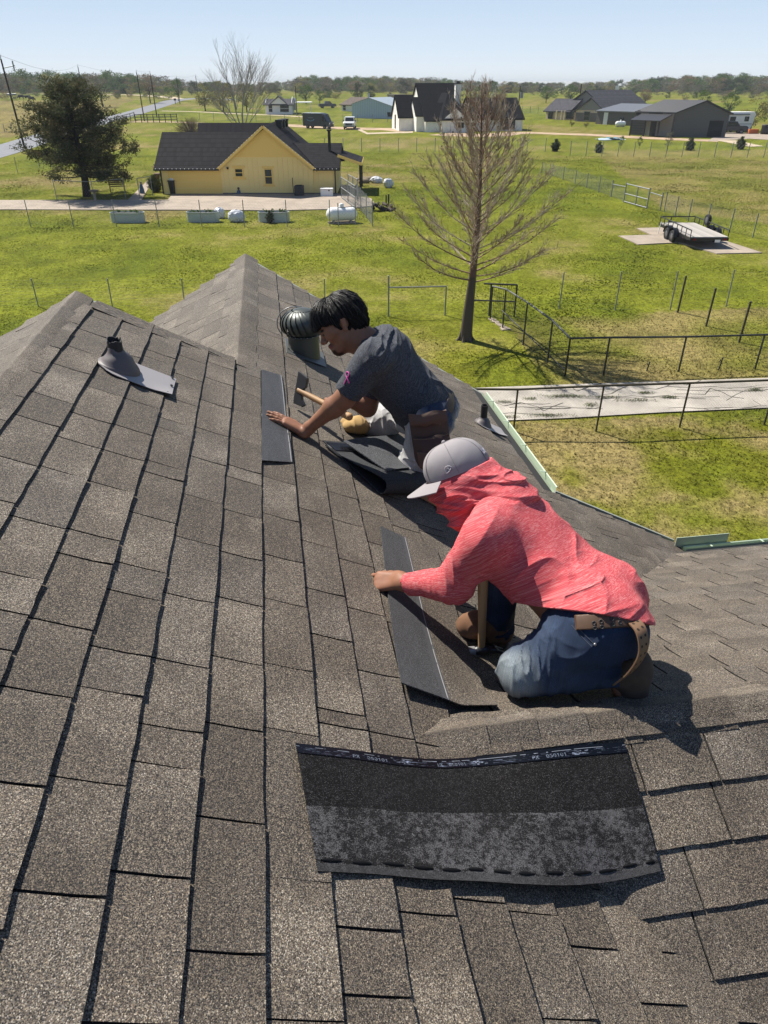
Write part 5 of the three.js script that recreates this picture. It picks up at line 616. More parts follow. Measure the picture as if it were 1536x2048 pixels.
// yellow house: drive, apron and side walk of poured concrete
slabOn('driveway', GP([[-260, 402], [336, 401], [345, 388.5], [674, 388.5], [742, 398], [752, 412], [690, 419], [560, 422], [338, 421], [-260, 420]]), M.concrete, 0.06);
slabOn('walkway', GP([[297, 360], [308, 360], [283, 401], [256, 401]]), M.concrete, 0.05);
slabOn('concrete_pad', GP([[1237, 473], [1276, 490.5], [1360, 486], [1330, 470]]), M.concrete, 0.05);
slabOn('concrete_pad', GP([[1273, 458], [1300, 470], [1433, 509], [1524, 507], [1440, 480], [1330, 456]]), M.concrete, 0.055);
const oldRoad = GP([[880, 782], [960, 777], [1150, 770], [1340, 764], [1800, 748], [1800, 806], [1536, 817], [1330, 826], [1130, 838], [1000, 843], [880, 850]]); sheet('old_drive', oldRoad, M.oldRoad, 0.03);
{ // cracks in the old drive, as narrow sunken seams of dark earth
  const cr = []; for (let k = 0; k < 26; k++) { const x0 = rr(940, 1540), y0 = mix(772, 758, (x0 - 940) / 600) + rr(4, 60), p = [[x0, y0]]; for (let i = 0; i < 6; i++) p.push([p[i][0] + rr(8, 34), p[i][1] + rr(-3.2, 2.4) * (k % 4 ? 1 : 4)]); for (let i = 0; i < 6; i++) { const a = G(...p[i]), b = G(...p[i + 1]); if (!inPoly(a.x, a.z, oldRoad) || !inPoly(b.x, b.z, oldRoad)) continue; const w = rr(0.005, 0.018), s = V(-(b.z - a.z), 0, b.x - a.x).normalize().multiplyScalar(w); cr.push(poly([a.clone().add(s), b.clone().add(s), b.clone().sub(s), a.clone().sub(s)].map(q => V(q.x, 0.035, q.z)), V(1, 0, 0), V(0, 0, 1))); } }
  const m = mesh('pavement_cracks', join(cr), std({ color: lin(0.06, 0.055, 0.04) }), scene); tag(m, 'dark cracks running through the old pale drive behind the pipe fence', 'crack', null, 'stuff');
}
{ // tufts of grass
  const bl = []; for (let k = 0; k < 6; k++) { const a = k / 6 * 6.28 + 0.4 * k, r = 0.03 + 0.012 * (k % 3), h = 0.7 + 0.3 * ((k * 7) % 5) / 5, c = Math.cos(a), s = Math.sin(a), g = new THREE.BufferGeometry(); const w = 0.13; g.setAttribute('position', new THREE.Float32BufferAttribute([c * r * 6 - s * w, 0, s * r * 6 + c * w, c * r * 6 + s * w, 0, s * r * 6 - c * w, c * (r * 6 + 0.42), h, s * (r * 6 + 0.42)], 3)); g.computeVertexNormals(); g.setAttribute('uv', new THREE.Float32BufferAttribute([0, 0, 1, 0, 0.5, 1], 2)); bl.push(g); }
  const g = mergeGeometries(bl); { const n = g.attributes.normal; for (let i = 0; i < n.count; i++) { const v = V(n.getX(i) * 0.25, 1, n.getZ(i) * 0.25).normalize(); n.setXYZ(i, v.x, v.y, v.z); } } const spots = []; let tries = 0; const block = paved.map(p => [p, Math.min(...p.map(q => q.x)), Math.max(...p.map(q => q.x)), Math.min(...p.map(q => q.z)), Math.max(...p.map(q => q.z))]);
  const isPaved = (x, z) => block.some(([p, a, b, c, d]) => x > a && x < b && z > c && z < d && inPoly(x, z, p));
  while (spots.length < 240000 && tries++ < 700000) { const r = Math.sqrt(mix(11 ** 1.25, 105 ** 1.25, rnd()) ** 1.6), a = heading + rr(-0.56, 0.56), x = Math.sin(a) * r, z = -Math.cos(a) * r; if (isPaved(x, z)) continue; const c = landColor(x, z), lush = fbm(x * 0.45, z * 0.45, 2, 3); spots.push([x, z, (0.026 + 0.032 * lush * lush * 1.6) * rr(0.5, 1.3) * (r > 50 ? 1.2 : 1), c]); }
  for (const [cx, cy, w, h, n] of [[1130, 795, 60, 4, 330], [1210, 797, 30, 3, 140], [1010, 806, 22, 3, 90], [1290, 788, 16, 3, 120], [1100, 833, 60, 4, 260], [1010, 836, 40, 3, 160], [1270, 803, 50, 3, 160], [1180, 812, 14, 5, 100], [1335, 797, 20, 3, 120], [1510, 782, 22, 4, 160], [1060, 800, 16, 3, 80]]) for (let k = 0; k < n; k++) { const p = G(cx + (rnd() + rnd() - 1) * w, cy + (rnd() + rnd() - 1) * h); spots.push([p.x, p.z, rr(0.04, 0.09), [0.15, 0.23, 0.02]]); }
  const im = new THREE.InstancedMesh(g, matte({ transmission: 0.5, thickness: 0 }), spots.length), m = new THREE.Matrix4(), q = new THREE.Quaternion(), c = new THREE.Color();
  spots.forEach(([x, z, s, k], i) => { q.setFromAxisAngle(V(0, 1, 0), rnd() * 6.28); m.compose(V(x, landH(x, z) - 0.004, z), q, V(s * 1.25, s * rr(0.7, 1.1), s * 1.25)); im.setMatrixAt(i, m); const v = rr(0.85, 1.35); c.setRGB(k[0] * v * 1.02, k[1] * v * 1.05, k[2] * v); im.setColorAt(i, c); });
  im.name = 'grass'; scene.add(im); tag(im, 'short green and straw-coloured grass growing all over the yards and fields', 'grass', null, 'stuff');
}
// ---------------------------------------------------------------- buildings, each set out from its front base line
function plan(pl, pr, grid) { // frame of a facade between two photo points on the ground: x along it, z out of it
  const A = G(...pl), B = G(...pr), ux = B.clone().sub(A).setY(0); let w = ux.length(); ux.normalize(); if (grid) { ux.set(1, 0, 0); w = B.x - A.x; } const uz = V(-ux.z, 0, ux.x); const y = Math.min(A.y, B.y); A.y = y;
  const at3 = (x, h, z) => V(A.x, A.y, A.z).addScaledVector(ux, x).addScaledVector(uz, z).add(V(0, h, 0));
  const hit = (px_, py, z = 0) => { const d = ray(px_, py), o = V(0, EYE, 0).sub(at3(0, 0, z)), t = -o.dot(uz) / d.dot(uz), p = V(0, EYE, 0).addScaledVector(d, t).sub(at3(0, 0, 0)); return [p.dot(ux), p.y]; };
  return { A, ux, uz, w, hit, turn: Math.atan2(-ux.z, ux.x) };
}
function building(name, label, f, group) { return thing(name, label, 'house', f.A.clone(), f.turn, group); }
// local pieces: roof with its ridge along x or along z
function roofX(x0, x1, zf, zb, eave, top, ov = 0.35, th = 0.14) { const zm = (zf + zb) / 2, k = (top - eave) / (zf - zm), e = eave - k * ov; return [slab([V(x0 - ov, e, zf + ov), V(x1 + ov, e, zf + ov), V(x1 + ov, top, zm), V(x0 - ov, top, zm)], V(0, -th, 0), V(1, 0, 0), V(0, 0.7, 0.7)), slab([V(x1 + ov, e, zb - ov), V(x0 - ov, e, zb - ov), V(x0 - ov, top, zm), V(x1 + ov, top, zm)], V(0, -th, 0), V(1, 0, 0), V(0, 0.7, 0.7))]; }
function roofZ(x0, x1, zf, zb, eave, top, ov = 0.35, th = 0.14) { const xm = (x0 + x1) / 2, k = (top - eave) / (xm - x0), e = eave - k * ov; return [slab([V(x0 - ov, e, zf + ov), V(xm, top, zf + ov), V(xm, top, zb - ov), V(x0 - ov, e, zb - ov)], V(0, -th, 0), V(0, 0, 1), V(0.7, 0.7, 0)), slab([V(xm, top, zf + ov), V(x1 + ov, e, zf + ov), V(x1 + ov, e, zb - ov), V(xm, top, zb - ov)], V(0, -th, 0), V(0, 0, 1), V(0.7, 0.7, 0))]; }
const wallsX = (x0, x1, zf, zb, eave, top, th = 0.14) => join([box((x0 + x1) / 2, (eave - th) / 2, (zf + zb) / 2, x1 - x0, eave - th, zf - zb), ...[x0, x1].map(x => slab([V(x, eave - th, zf), V(x, top - th * 1.2, (zf + zb) / 2), V(x, eave - th, zb)], V(x === x0 ? 0.1 : -0.1, 0, 0)))]);
const wallsZ = (x0, x1, zf, zb, eave, top, th = 0.14) => join([box((x0 + x1) / 2, (eave - th) / 2, (zf + zb) / 2, x1 - x0, eave - th, zf - zb), ...[zf, zb].map(z => slab([V(x0, eave - th, z), V((x0 + x1) / 2, top - th * 1.2, z), V(x1, eave - th, z)], V(0, 0, z === zf ? -0.1 : 0.1)))]);
function roofs(list, mat, parent) { return list.map(g => mesh('roof', g, mat, parent)); }
const glassM = std({ color: lin(0.025, 0.03, 0.035), roughness: 0.12 }), black = std({ color: lin(0.012, 0.012, 0.013), roughness: 0.5 });
function windowAt(parent, x, y, w, h, z, frameM, axis = 'z', bars = 1) { const rot = axis === 'x' ? Math.PI / 2 : 0, P = g => { if (rot) g.rotateY(rot); g.translate(...(axis === 'x' ? [z, y, x] : [x, y, z])); return g; }; const t = Math.min(0.09, w * 0.1); const fr = [box(0, h / 2 - t / 2, 0, w, t, 0.1), box(0, -h / 2 + t / 2, 0, w, t, 0.1), box(-w / 2 + t / 2, 0, 0, t, h - 2 * t, 0.1), box(w / 2 - t / 2, 0, 0, t, h - 2 * t, 0.1)]; if (bars) fr.push(box(0, 0, 0, w - 2 * t, t * 0.7, 0.07)); const o = mesh('window', P(join(fr)), frameM, parent); mesh('pane', P(box(0, 0, -0.0, w - 2 * t, h - 2 * t, 0.03)), glassM, o); return o; }
const shingleFar = (r, g, b) => dataTex(256, 256, (i, j, o) => { const row = Math.floor(j / 16), c = Math.floor((i + (row % 2) * 16 + hash3(row, 1, 2) * 20) / 32), k = (0.88 + 0.24 * hash3(c, row, 3)) * (j % 16 < 2 ? 0.55 : 1) * (0.85 + 0.3 * hash3(i, j, 5)); o[0] = r * k; o[1] = g * k; o[2] = b * k; });
M.roofBlack = matte({ map: rep(shingleFar(40, 39, 43), 2.2), roughness: 0.85 }); M.roofDark = matte({ map: rep(shingleFar(26, 26, 30), 2.6) }); M.roofGrey = matte({ map: rep(shingleFar(86, 85, 90), 2.6), roughness: 0.85 }); M.roofBrown = std({ map: rep(shingleFar(96, 80, 70), 2.6), roughness: 0.9 });
M.yellow = std({ color: lin(1.14, 0.78, 0.22), roughness: 0.75 }); M.yellowPale = std({ color: lin(1.15, 0.88, 0.35), roughness: 0.75 }); M.white = std({ color: lin(1.04, 1.03, 1.0), roughness: 0.7 }); M.whiteBrick = std({ color: lin(1.2, 1.2, 1.2), map: rep(speckle(238, 234, 226, 0.10, 8, 21), 2), roughness: 0.85 });
{ // the yellow house
  const f = plan([326, 388.5], [674, 388.5]), h = building('yellow_house', 'yellow board-and-batten house with black shingle roof beside the concrete drive', f), X = (x, y, z) => f.hit(x, y, z);
  const eL = X(380, 331)[1], gx0 = X(440, 326)[0], gx1 = X(626, 330)[0], gt = X(529, 254, 0.35)[1] + 0.1, W0 = f.w, eG = eL - 0.05, D = -7.4;
  const ridgeH = X(400, 264, D / 2)[1], ridgeR = X(610, 286, D / 2 + 0.3)[1];
  mesh('wall', join([wallsX(0, gx0, 0, D, eL, ridgeH), wallsX(gx1, W0, -0.02, D + 0.6, eL, ridgeR)]), M.yellowPale, h);
  mesh('wall', join([box((gx0 + gx1) / 2, eG / 2, -4.5, gx1 - gx0, eG, 9.2), slab([V(gx0, eG, 0.1), V((gx0 + gx1) / 2, gt - 0.25, 0.1), V(gx1, eG, 0.1)], V(0, 0, -0.12))]), M.yellowPale, h);
  const gm = (gx0 + gx1) / 2, gk = (gt - eG) / (gm - gx0), gy = X(500, 314)[1]; mesh('gable_panel', slab([V(gx0 + (gy - eG) / gk, gy, 0.13), V(gm, gt - 0.27, 0.13), V(gx1 - (gy - eG) / gk, gy, 0.13)], V(0, 0, -0.025)), M.yellow, h);
  { const half = (x0, x1, zf, zb, top, s) => { const zm = (zf + zb) / 2, k = (top - eL) / (zf - zm), ov = 0.36, e = eL - k * ov, xi = s > 0 ? x1 : x0, xo = s > 0 ? x0 - ov : x1 + ov, xv = xi + s * (top - eL) / gk, q = [V(xo, e, zf + ov), V(xi - s * 0.06, e, zf + ov), V(xi - s * 0.06, eL, zf), V(xv, top, zm), V(xo, top, zm)]; mesh('roof', slab(s > 0 ? q : q.reverse(), V(0, -0.14, 0), V(1, 0, 0), V(0, 0.7, 0.7)), M.roofBlack, h); mesh('roof', slab([V(x1 + (s > 0 ? 2 : ov), e, zb - ov), V(x0 - (s > 0 ? ov : 2), e, zb - ov), V(x0 - (s > 0 ? ov : 2), top, zm), V(x1 + (s > 0 ? 2 : ov), top, zm)], V(0, -0.14, 0), V(1, 0, 0), V(0, 0.7, 0.7)), M.roofBlack, h); };
    half(0, gx0, 0, D, ridgeH, 1); half(gx1, W0, -0.02, D + 0.6, ridgeR, -1); }
  roofs(roofZ(gx0, gx1, 0.16, -10.5, eG, gt, 0.3), M.roofBlack, h); roofs(roofX(gx0 - 3.3, gx0 + 3, -6.5, -12.5, eL + 0.1, ridgeH + 0.45, 0.3), M.roofBlack, h);
  for (const s of [-1, 1]) { const xe = s < 0 ? gx0 - 0.3 : gx1 + 0.3; mesh('bargeboard', beam(V(xe, eG - gk * 0.3 - 0.08, 0.47), V(gm, gt - 0.08, 0.47), 0.03, 0.2), M.yellow, h); }
  for (const [a, b] of [[-0.36, gx0 - 0.05], [gx1 + 0.05, W0 + 0.36]]) { const e = eL - 0.12; mesh('gutter', box((a + b) / 2, e - 0.16, 0.44, b - a, 0.13, 0.12), black, h); const n = Math.floor((b - a) / 0.34), bl = []; for (let i = 0; i < n; i++) bl.push(new THREE.SphereGeometry(0.035, 5, 4).translate(a + 0.2 + i * 0.34, e - 0.09, 0.52)); tag(mesh('bulb_string', join(bl), M.white, h), null, null, null, 'stuff'); }
  { const bl = []; for (let i = 1; i < 18; i++) for (const s of [-1, 1]) { const k = i / 18; bl.push(new THREE.SphereGeometry(0.032, 5, 4).translate(gm + s * (gx1 + 0.3 - gm) * (1 - k), mix(eG - gk * 0.3, gt, k) + 0.03, 0.5)); } tag(mesh('bulb_string', join(bl), M.white, h), null, null, null, 'stuff'); }
  for (const x of [0.08, W0 - 0.1]) mesh('downspout', box(x, (eL - 0.2) / 2, 0.08, 0.1, eL - 0.3, 0.09), black, h);
  for (let x = gx0 + 0.2; x < W0 - 0.15; x += 0.41) { const top = x < gx1 - 0.1 ? Math.min(gy, eG + (x < gm ? x - gx0 : gx1 - x) * gk - 0.3) : eL - 0.3; if (Math.abs(x - X(478, 345)[0]) < 0.62 || Math.abs(x - X(537, 353)[0]) < 0.6) continue; mesh('batten', box(x, top / 2, x < gx1 ? 0.115 : 0.012, 0.05, top, 0.03), M.yellowPale, h); }
  mesh('foundation', box((gx0 + W0) / 2, 0.06, 0.13, W0 - gx0, 0.12, 0.04), std({ color: lin(0.12, 0.12, 0.12) }), h);
  { const [a, t] = X(338, 339), [b] = X(449, 386), g = mesh('garage_door', box((a + b) / 2, t / 2, 0.015, b - a, t, 0.06), M.yellowPale, h); for (let i = 0; i < 4; i++) mesh('door_panel', box((a + b) / 2, t * (i + 0.5) / 4, 0.055, b - a - 0.06, t / 4 - 0.03, 0.03), M.yellow, g); mesh('door_trim', join([box(a - 0.06, t / 2, 0.03, 0.12, t, 0.08), box(b + 0.06, t / 2, 0.03, 0.12, t, 0.08), box((a + b) / 2, t + 0.05, 0.03, b - a + 0.24, 0.1, 0.08)]), M.yellow, g); }
  { const [a, t] = X(469, 336), [b, u] = X(488, 354); windowAt(h, (a + b) / 2, (t + u) / 2, b - a, t - u, 0.15, M.yellow); const [c, v] = X(528, 337), [d, w] = X(547, 369); windowAt(h, (c + d) / 2, (v + w) / 2, d - c, v - w, 0.15, M.yellow); mesh('trim', join([box((a + b) / 2, t + 0.1, 0.13, b - a + 0.35, 0.16, 0.03), box((a + b) / 2, u - 0.1, 0.13, b - a + 0.35, 0.16, 0.03), box((c + d) / 2, v + 0.1, 0.13, d - c + 0.3, 0.16, 0.03), box((c + d) / 2, w - 0.08, 0.13, d - c + 0.3, 0.12, 0.03)]), M.yellow, h); const [lx, ly] = X(456, 336); mesh('wall_lamp', box(lx, ly, 0.18, 0.14, 0.16, 0.14), black, h); }
  { const z = -2.2, [x, y] = X(658, 262, z), y0 = X(658, 286, z)[1]; mesh('flue_pipe', join([bar(V(x, y0 - 1.1, z), V(x, y, z), 0.12, 12), bar(V(x, y, z), V(x, y + 0.1, z), 0.2, 12), bar(V(x, y + 0.16, z), V(x, y + 0.3, z), 0.19, 12, 0.12)]), black, h); }
  for (let i = 0; i < 3; i++) { const z = -5.4 - i * 1.1, x = gm + 0.55 + 0.12 * i; mesh('roof_vent', join([box(x, gt - 0.2, z, 0.5, 0.5, 0.5), box(x, gt + 0.12, z, 0.62, 0.14, 0.62)]), black, h); }
  // side porch: shed roof on three posts
  { const z0 = 0.0, z1 = -5.6, e = X(700, 322, -1)[1], xr = W0 + 2.1; mesh('porch_roof', slab([V(W0 + 0.1, e + 0.55, z0 - 0.6), V(xr, e - 0.05, z0 - 0.2), V(xr, e - 0.05, z1), V(W0 + 0.1, e + 0.55, z1)], V(0, -0.12, 0)), M.roofBlack, h); mesh('porch_fascia', join([beam(V(xr, e - 0.16, z0 - 0.2), V(xr, e - 0.16, z1), 0.05, 0.2), beam(V(W0 + 0.1, e + 0.42, z0 - 0.57), V(xr, e - 0.18, z0 - 0.17), 0.05, 0.2)]), M.yellow, h); for (const [x, z] of [[xr - 0.15, z0 - 0.4], [xr - 0.15, z0 - 2.6], [xr - 0.15, z1 + 0.3]]) mesh('porch_post', box(x, (e - 0.2) / 2, z, 0.15, e - 0.2, 0.15), black, h); }
  const on = (x, y, z) => { const p = X(x, y, z); return h.localToWorld(V(p[0], 0, z)); }; h.updateMatrixWorld(true);
  { const b = G(347, 388.5), t = thing('trash_bin', 'black wheeled bin with a white bag on top by the garage door', 'bin', b, f.turn); mesh('bin_body', new THREE.CylinderGeometry(0.36, 0.28, 0.95, 4, 1).rotateY(Math.PI / 4).translate(0, 0.53, 0), black, t); mesh('lid', box(0, 1.03, 0, 0.6, 0.06, 0.62), black, t); for (const s of [-1, 1]) mesh('wheel', new THREE.CylinderGeometry(0.12, 0.12, 0.06, 12).rotateZ(Math.PI / 2).translate(s * 0.24, 0.12, -0.24), black, t); mesh('bag', new THREE.IcosahedronGeometry(0.2, 2).scale(1.1, 0.6, 1).translate(0, 1.12, 0), M.white, t); }
  { const b = G(599, 392), t = thing('air_conditioner', 'dark grey air conditioning unit beside the yellow wall', 'air conditioner', b, f.turn); const m = std({ color: lin(0.05, 0.052, 0.056), roughness: 0.6 }); mesh('casing', new RoundedBoxGeometry(0.74, 0.72, 0.74, 3, 0.05).translate(0, 0.42, 0), m, t); const ln = []; for (let i = 0; i < 9; i++) ln.push(box(0, 0.14 + i * 0.07, 0.372, 0.66, 0.03, 0.02)); mesh('grille', join(ln), black, t); mesh('fan_guard', new THREE.TorusGeometry(0.26, 0.03, 6, 20).rotateX(Math.PI / 2).translate(0, 0.79, 0), black, t); mesh('line_set', tubeAlong([V(-0.4, 0.2, -0.3), V(-0.5, 0.1, -0.5), V(-0.56, 0.7, -0.58), V(-0.56, 1.3, -0.6)], 0.03, 16, 6), black, t); }
  { const b = G(654, 393), t = thing('storage_chest', 'white chest standing by the corner of the yellow house', 'chest', b, f.turn); mesh('chest_body', new RoundedBoxGeometry(1.0, 0.5, 0.5, 3, 0.03).translate(0, 0.27, 0), M.white, t); mesh('lid', new RoundedBoxGeometry(1.04, 0.1, 0.54, 3, 0.03).translate(0, 0.58, 0), M.white, t); mesh('latch', box(0.2, 0.48, 0.26, 0.1, 0.1, 0.02), black, t); }
  { const b = G(478, 389), t = thing('hose_stand', 'small blue stand pipe with a dark head at the foot of the yellow wall', 'hydrant', b, f.turn); mesh('drum', lathe([[0, 0], [0.16, 0], [0.17, 0.1], [0.13, 0.3], [0.05, 0.34]], 14), std({ color: lin(0.08, 0.14, 0.22), roughness: 0.5 }), t); mesh('head', lathe([[0.0, 0.3], [0.05, 0.32], [0.06, 0.42], [0.1, 0.45], [0.08, 0.52], [0, 0.56]], 12), std({ color: lin(0.03, 0.04, 0.07) }), t); }
}
{ // white farmhouse with black roofs
  const f = plan([797, 262], [1050, 262], true), h = building('white_farmhouse', 'white brick farmhouse with steep black roofs and a white chimney behind the bare tree', f), X = f.hit, W = x => X(x, 262)[0], rf = M.roofDark;
  const wing = (xa, xb, zf, dep, pe, pr, px0, px1) => { const x0 = X(xa, pe, zf)[0], x1 = X(xb, pe, zf)[0], e = X((xa + xb) / 2, pe, zf)[1], r = X((xa + xb) / 2, pr, zf - dep / 2)[1]; mesh('wall', wallsX(x0, x1, zf, zf - dep, e, r, 0.2), M.whiteBrick, h); roofs(roofX(x0, x1, zf, zf - dep, e, r, 0.25, 0.2), rf, h); return [x0, x1, e, r]; };
  const w1 = wing(798, 830, 0.2, 8.5, 232, 189), w2 = wing(833, 862, 3.4, 8, 229, 194), w3 = wing(851, 905, 5.2, 8, 239, 205);
  const main = wing(846, 926, -1.5, 15, 232, 166); // tall centre with a long ridge
  { const x0 = X(884, 240, 7)[0], x1 = X(938, 240, 7)[0], e = X(905, 239, 7.4)[1], r = X(914, 186, 0)[1]; mesh('wall', wallsZ(x0, x1, 7.2, -4, e, e + 2.0, 0.2), M.whiteBrick, h); const xm = (x0 + x1) / 2; mesh('roof', slab([V(x0 - 0.3, e, 7.5), V(x1 + 0.3, e, 7.5), V(xm + 0.4, r, 0.2), V(xm - 0.2, r, 0.2)], V(0, -0.2, 0)), rf, h); mesh('roof', slab([V(x0 - 0.3, e, 7.5), V(xm - 0.2, r, 0.2), V(xm - 0.2, r, -5), V(x0 - 0.3, e, -3)], V(0, -0.2, 0)), rf, h); mesh('roof', slab([V(x1 + 0.3, e, 7.5), V(x1 + 0.3, e, -3), V(xm + 0.4, r, -5), V(xm + 0.4, r, 0.2)], V(0, -0.2, 0)), rf, h); }
  { const x0 = X(946, 240, 3)[0], x1 = X(1046, 240, 3)[0], e = X(980, 236, 3)[1]; mesh('wall', box((x0 + x1) / 2, e / 2, 0, x1 - x0, e, 6), M.whiteBrick, h); roofs(roofX(x0, x1, 3, -9, e, X(990, 195, -3)[1], 0.3, 0.2), rf, h); mesh('painted_porch_shade', box((x0 + x1) / 2 + 2, e / 2, 3.02, (x1 - x0) * 0.3, e * 0.8, 0.06), std({ color: lin(0.06, 0.05, 0.045) }), h); }  // dark panel on the wall: shade under the porch painted as colour
  { const [cx, ct] = X(916, 168, -4.5), cb = X(916, 192, -4.5)[1]; mesh('chimney', box(cx, (ct + cb - 3) / 2, -4.5, 1.1, ct - cb + 3, 1.1), M.whiteBrick, h); mesh('chimney_cap', join([box(cx, ct + 0.05, -4.5, 1.35, 0.14, 1.35), box(cx, ct + 0.3, -4.5, 0.6, 0.4, 0.6)]), black, h); }
  for (const [a, b, c, d, z] of [[914, 256, 928, 245, 7.26], [941, 256, 950, 246, 3.06]]) { const [x0, y0] = X(a, b, z), [x1, y1] = X(c, d, z); windowAt(h, (x0 + x1) / 2, (y0 + y1) / 2, x1 - x0, y1 - y0, z, black); }
  for (const [w, z] of [[w1, -4], [w2, -0.6], [w3, 1.2]]) windowAt(h, -(-z), 1.5, 1.0, 2.4, w[0] - 0.05, black, 'x');
  { const b = G(783, 257); }
}
{ // pale blue metal barn and the brown-roofed house behind it
  const f = plan([704, 236], [786, 238]), t = thing('metal_barn', 'pale blue metal barn with a low gable at the far edge of the field', 'barn', f.A.clone(), f.turn), X = f.hit, e0 = X(705, 208)[1], e1 = X(786, 213)[1], xm = X(738, 196)[0], top = X(738, 196)[1], bl = std({ map: rep(dataTex(128, 16, (i, j, o) => { const k = i % 16 < 3 ? 0.86 : 1; o[0] = 186 * k; o[1] = 206 * k; o[2] = 220 * k; }), 4), roughness: 0.5 });
  mesh('wall', join([slab([V(0, 0, 0), V(f.w, 0, 0), V(f.w, e1, 0), V(xm, top, 0), V(0, e0, 0)], V(0, 0, -0.2)), box(0.12, e0 / 2, -7, 0.2, e0, 13.6), box(f.w - 0.12, e1 / 2, -7, 0.2, e1, 13.6)]), bl, t);
  const rm = std({ color: lin(0.42, 0.48, 0.52), roughness: 0.4 }); mesh('roof', slab([V(-0.2, e0 - 0.0, 0.2), V(xm, top + 0.1, 0.2), V(xm, top + 0.1, -14), V(-0.2, e0, -14)], V(0, -0.08, 0)), rm, t); mesh('roof', slab([V(xm, top + 0.1, 0.2), V(f.w + 0.2, e1, 0.2), V(f.w + 0.2, e1, -14), V(xm, top + 0.1, -14)], V(0, -0.08, 0)), rm, t); { const [a, b] = X(778, 229); mesh('door', box(a, b, 0.05, 0.9, 1.0, 0.06), black, t); } mesh('door', box(-0.02, 1.6, -4, 0.1, 3, 1.6), M.white, t); mesh('vent_stack', bar(V(xm - 1, top - 0.4, -2), V(xm - 1, top + 1.0, -2), 0.25, 8), std({ color: lin(0.4, 0.42, 0.44) }), t);
  const g = plan([683, 222], [725, 224]), h = building('small_house', 'low white house with brown roof half behind the pale blue barn', g), Y = g.hit, e = Y(690, 208)[1], r = Y(700, 194, -5)[1]; mesh('wall', wallsX(0, g.w, 0, -10, e, r, 0.2), M.white, h); roofs(roofX(0, g.w, 0, -10, e, r, 0.5, 0.2), M.roofBrown, h); { const [a, b] = Y(689, 215); windowAt(h, a, b, 1.4, 1.6, 0.05, M.white); }
}
{ const f = plan([775, 206], [792, 206.5]), t = building('tan_house', 'small tan flat-topped building between the barn and the farmhouse', f), H = f.hit(780, 191)[1]; mesh('wall', box(f.w / 2, H / 2, -3, f.w, H, 6), std({ color: lin(0.42, 0.33, 0.24) }), t); mesh('parapet', box(f.w / 2, H + 0.2, -3, f.w + 0.4, 0.4, 6.4), std({ color: lin(0.5, 0.42, 0.32) }), t); windowAt(t, f.w * 0.4, H * 0.55, f.w * 0.4, H * 0.3, 0.06, M.white); }
{ // far white house with carport
  const f = plan([526, 229], [594, 229]), h = building('cottage', 'far white cottage with grey gable roof and open carport behind the pale bare tree', f), X = f.hit, e = X(550, 208)[1], r = X(556, 191, -5)[1]; const gx = X(530, 208)[0], gx1 = X(583, 208)[0];
  mesh('wall', wallsX(gx, gx1, 0, -10, e, r, 0.2), M.white, h); roofs(roofX(gx, gx1, 0, -10, e, e + (r - e) * 0.6, 0.6, 0.2), M.roofGrey, h); roofs(roofZ(X(540, 208)[0], X(575, 208)[0], 0.5, -6, e, r, 0.4, 0.2), M.roofGrey, h); mesh('gable_wall', slab([V(X(541, 208)[0], e, 0.55), V(X(557.5, 208)[0], r - 0.4, 0.55), V(X(574, 208)[0], e, 0.55)], V(0, 0, -0.1)), M.white, h); for (const x of [541, 569]) { const [a, b] = X(x, 217); windowAt(h, a, b, x > 560 ? 2.6 : 1.2, 1.9, 0.06, M.white); } mesh('carport_roof', box(X(606, 205)[0], X(606, 205)[1], -3, 4.6, 0.2, 7), M.white, h); for (const x of [-2, 2]) mesh('carport_post', box(X(606, 205)[0] + x, X(606, 205)[1] / 2, 0.2, 0.15, X(606, 205)[1], 0.15), M.white, h); { const [a, b] = X(589, 196, -5); mesh('flue', bar(V(a, b - 3, -5), V(a, b, -5), 0.5, 8), std({ color: lin(0.6, 0.6, 0.6) }), h); }
}
M.tanBrick = std({ color: lin(1.28, 1.28, 1.28), map: rep(speckle(214, 194, 164, 0.25, 8, 31), 2), roughness: 0.9 }); M.greyBoard = std({ color: lin(0.15, 0.135, 0.125), roughness: 0.8 }); M.greyWall = std({ color: lin(0.33, 0.31, 0.295), roughness: 0.75 });
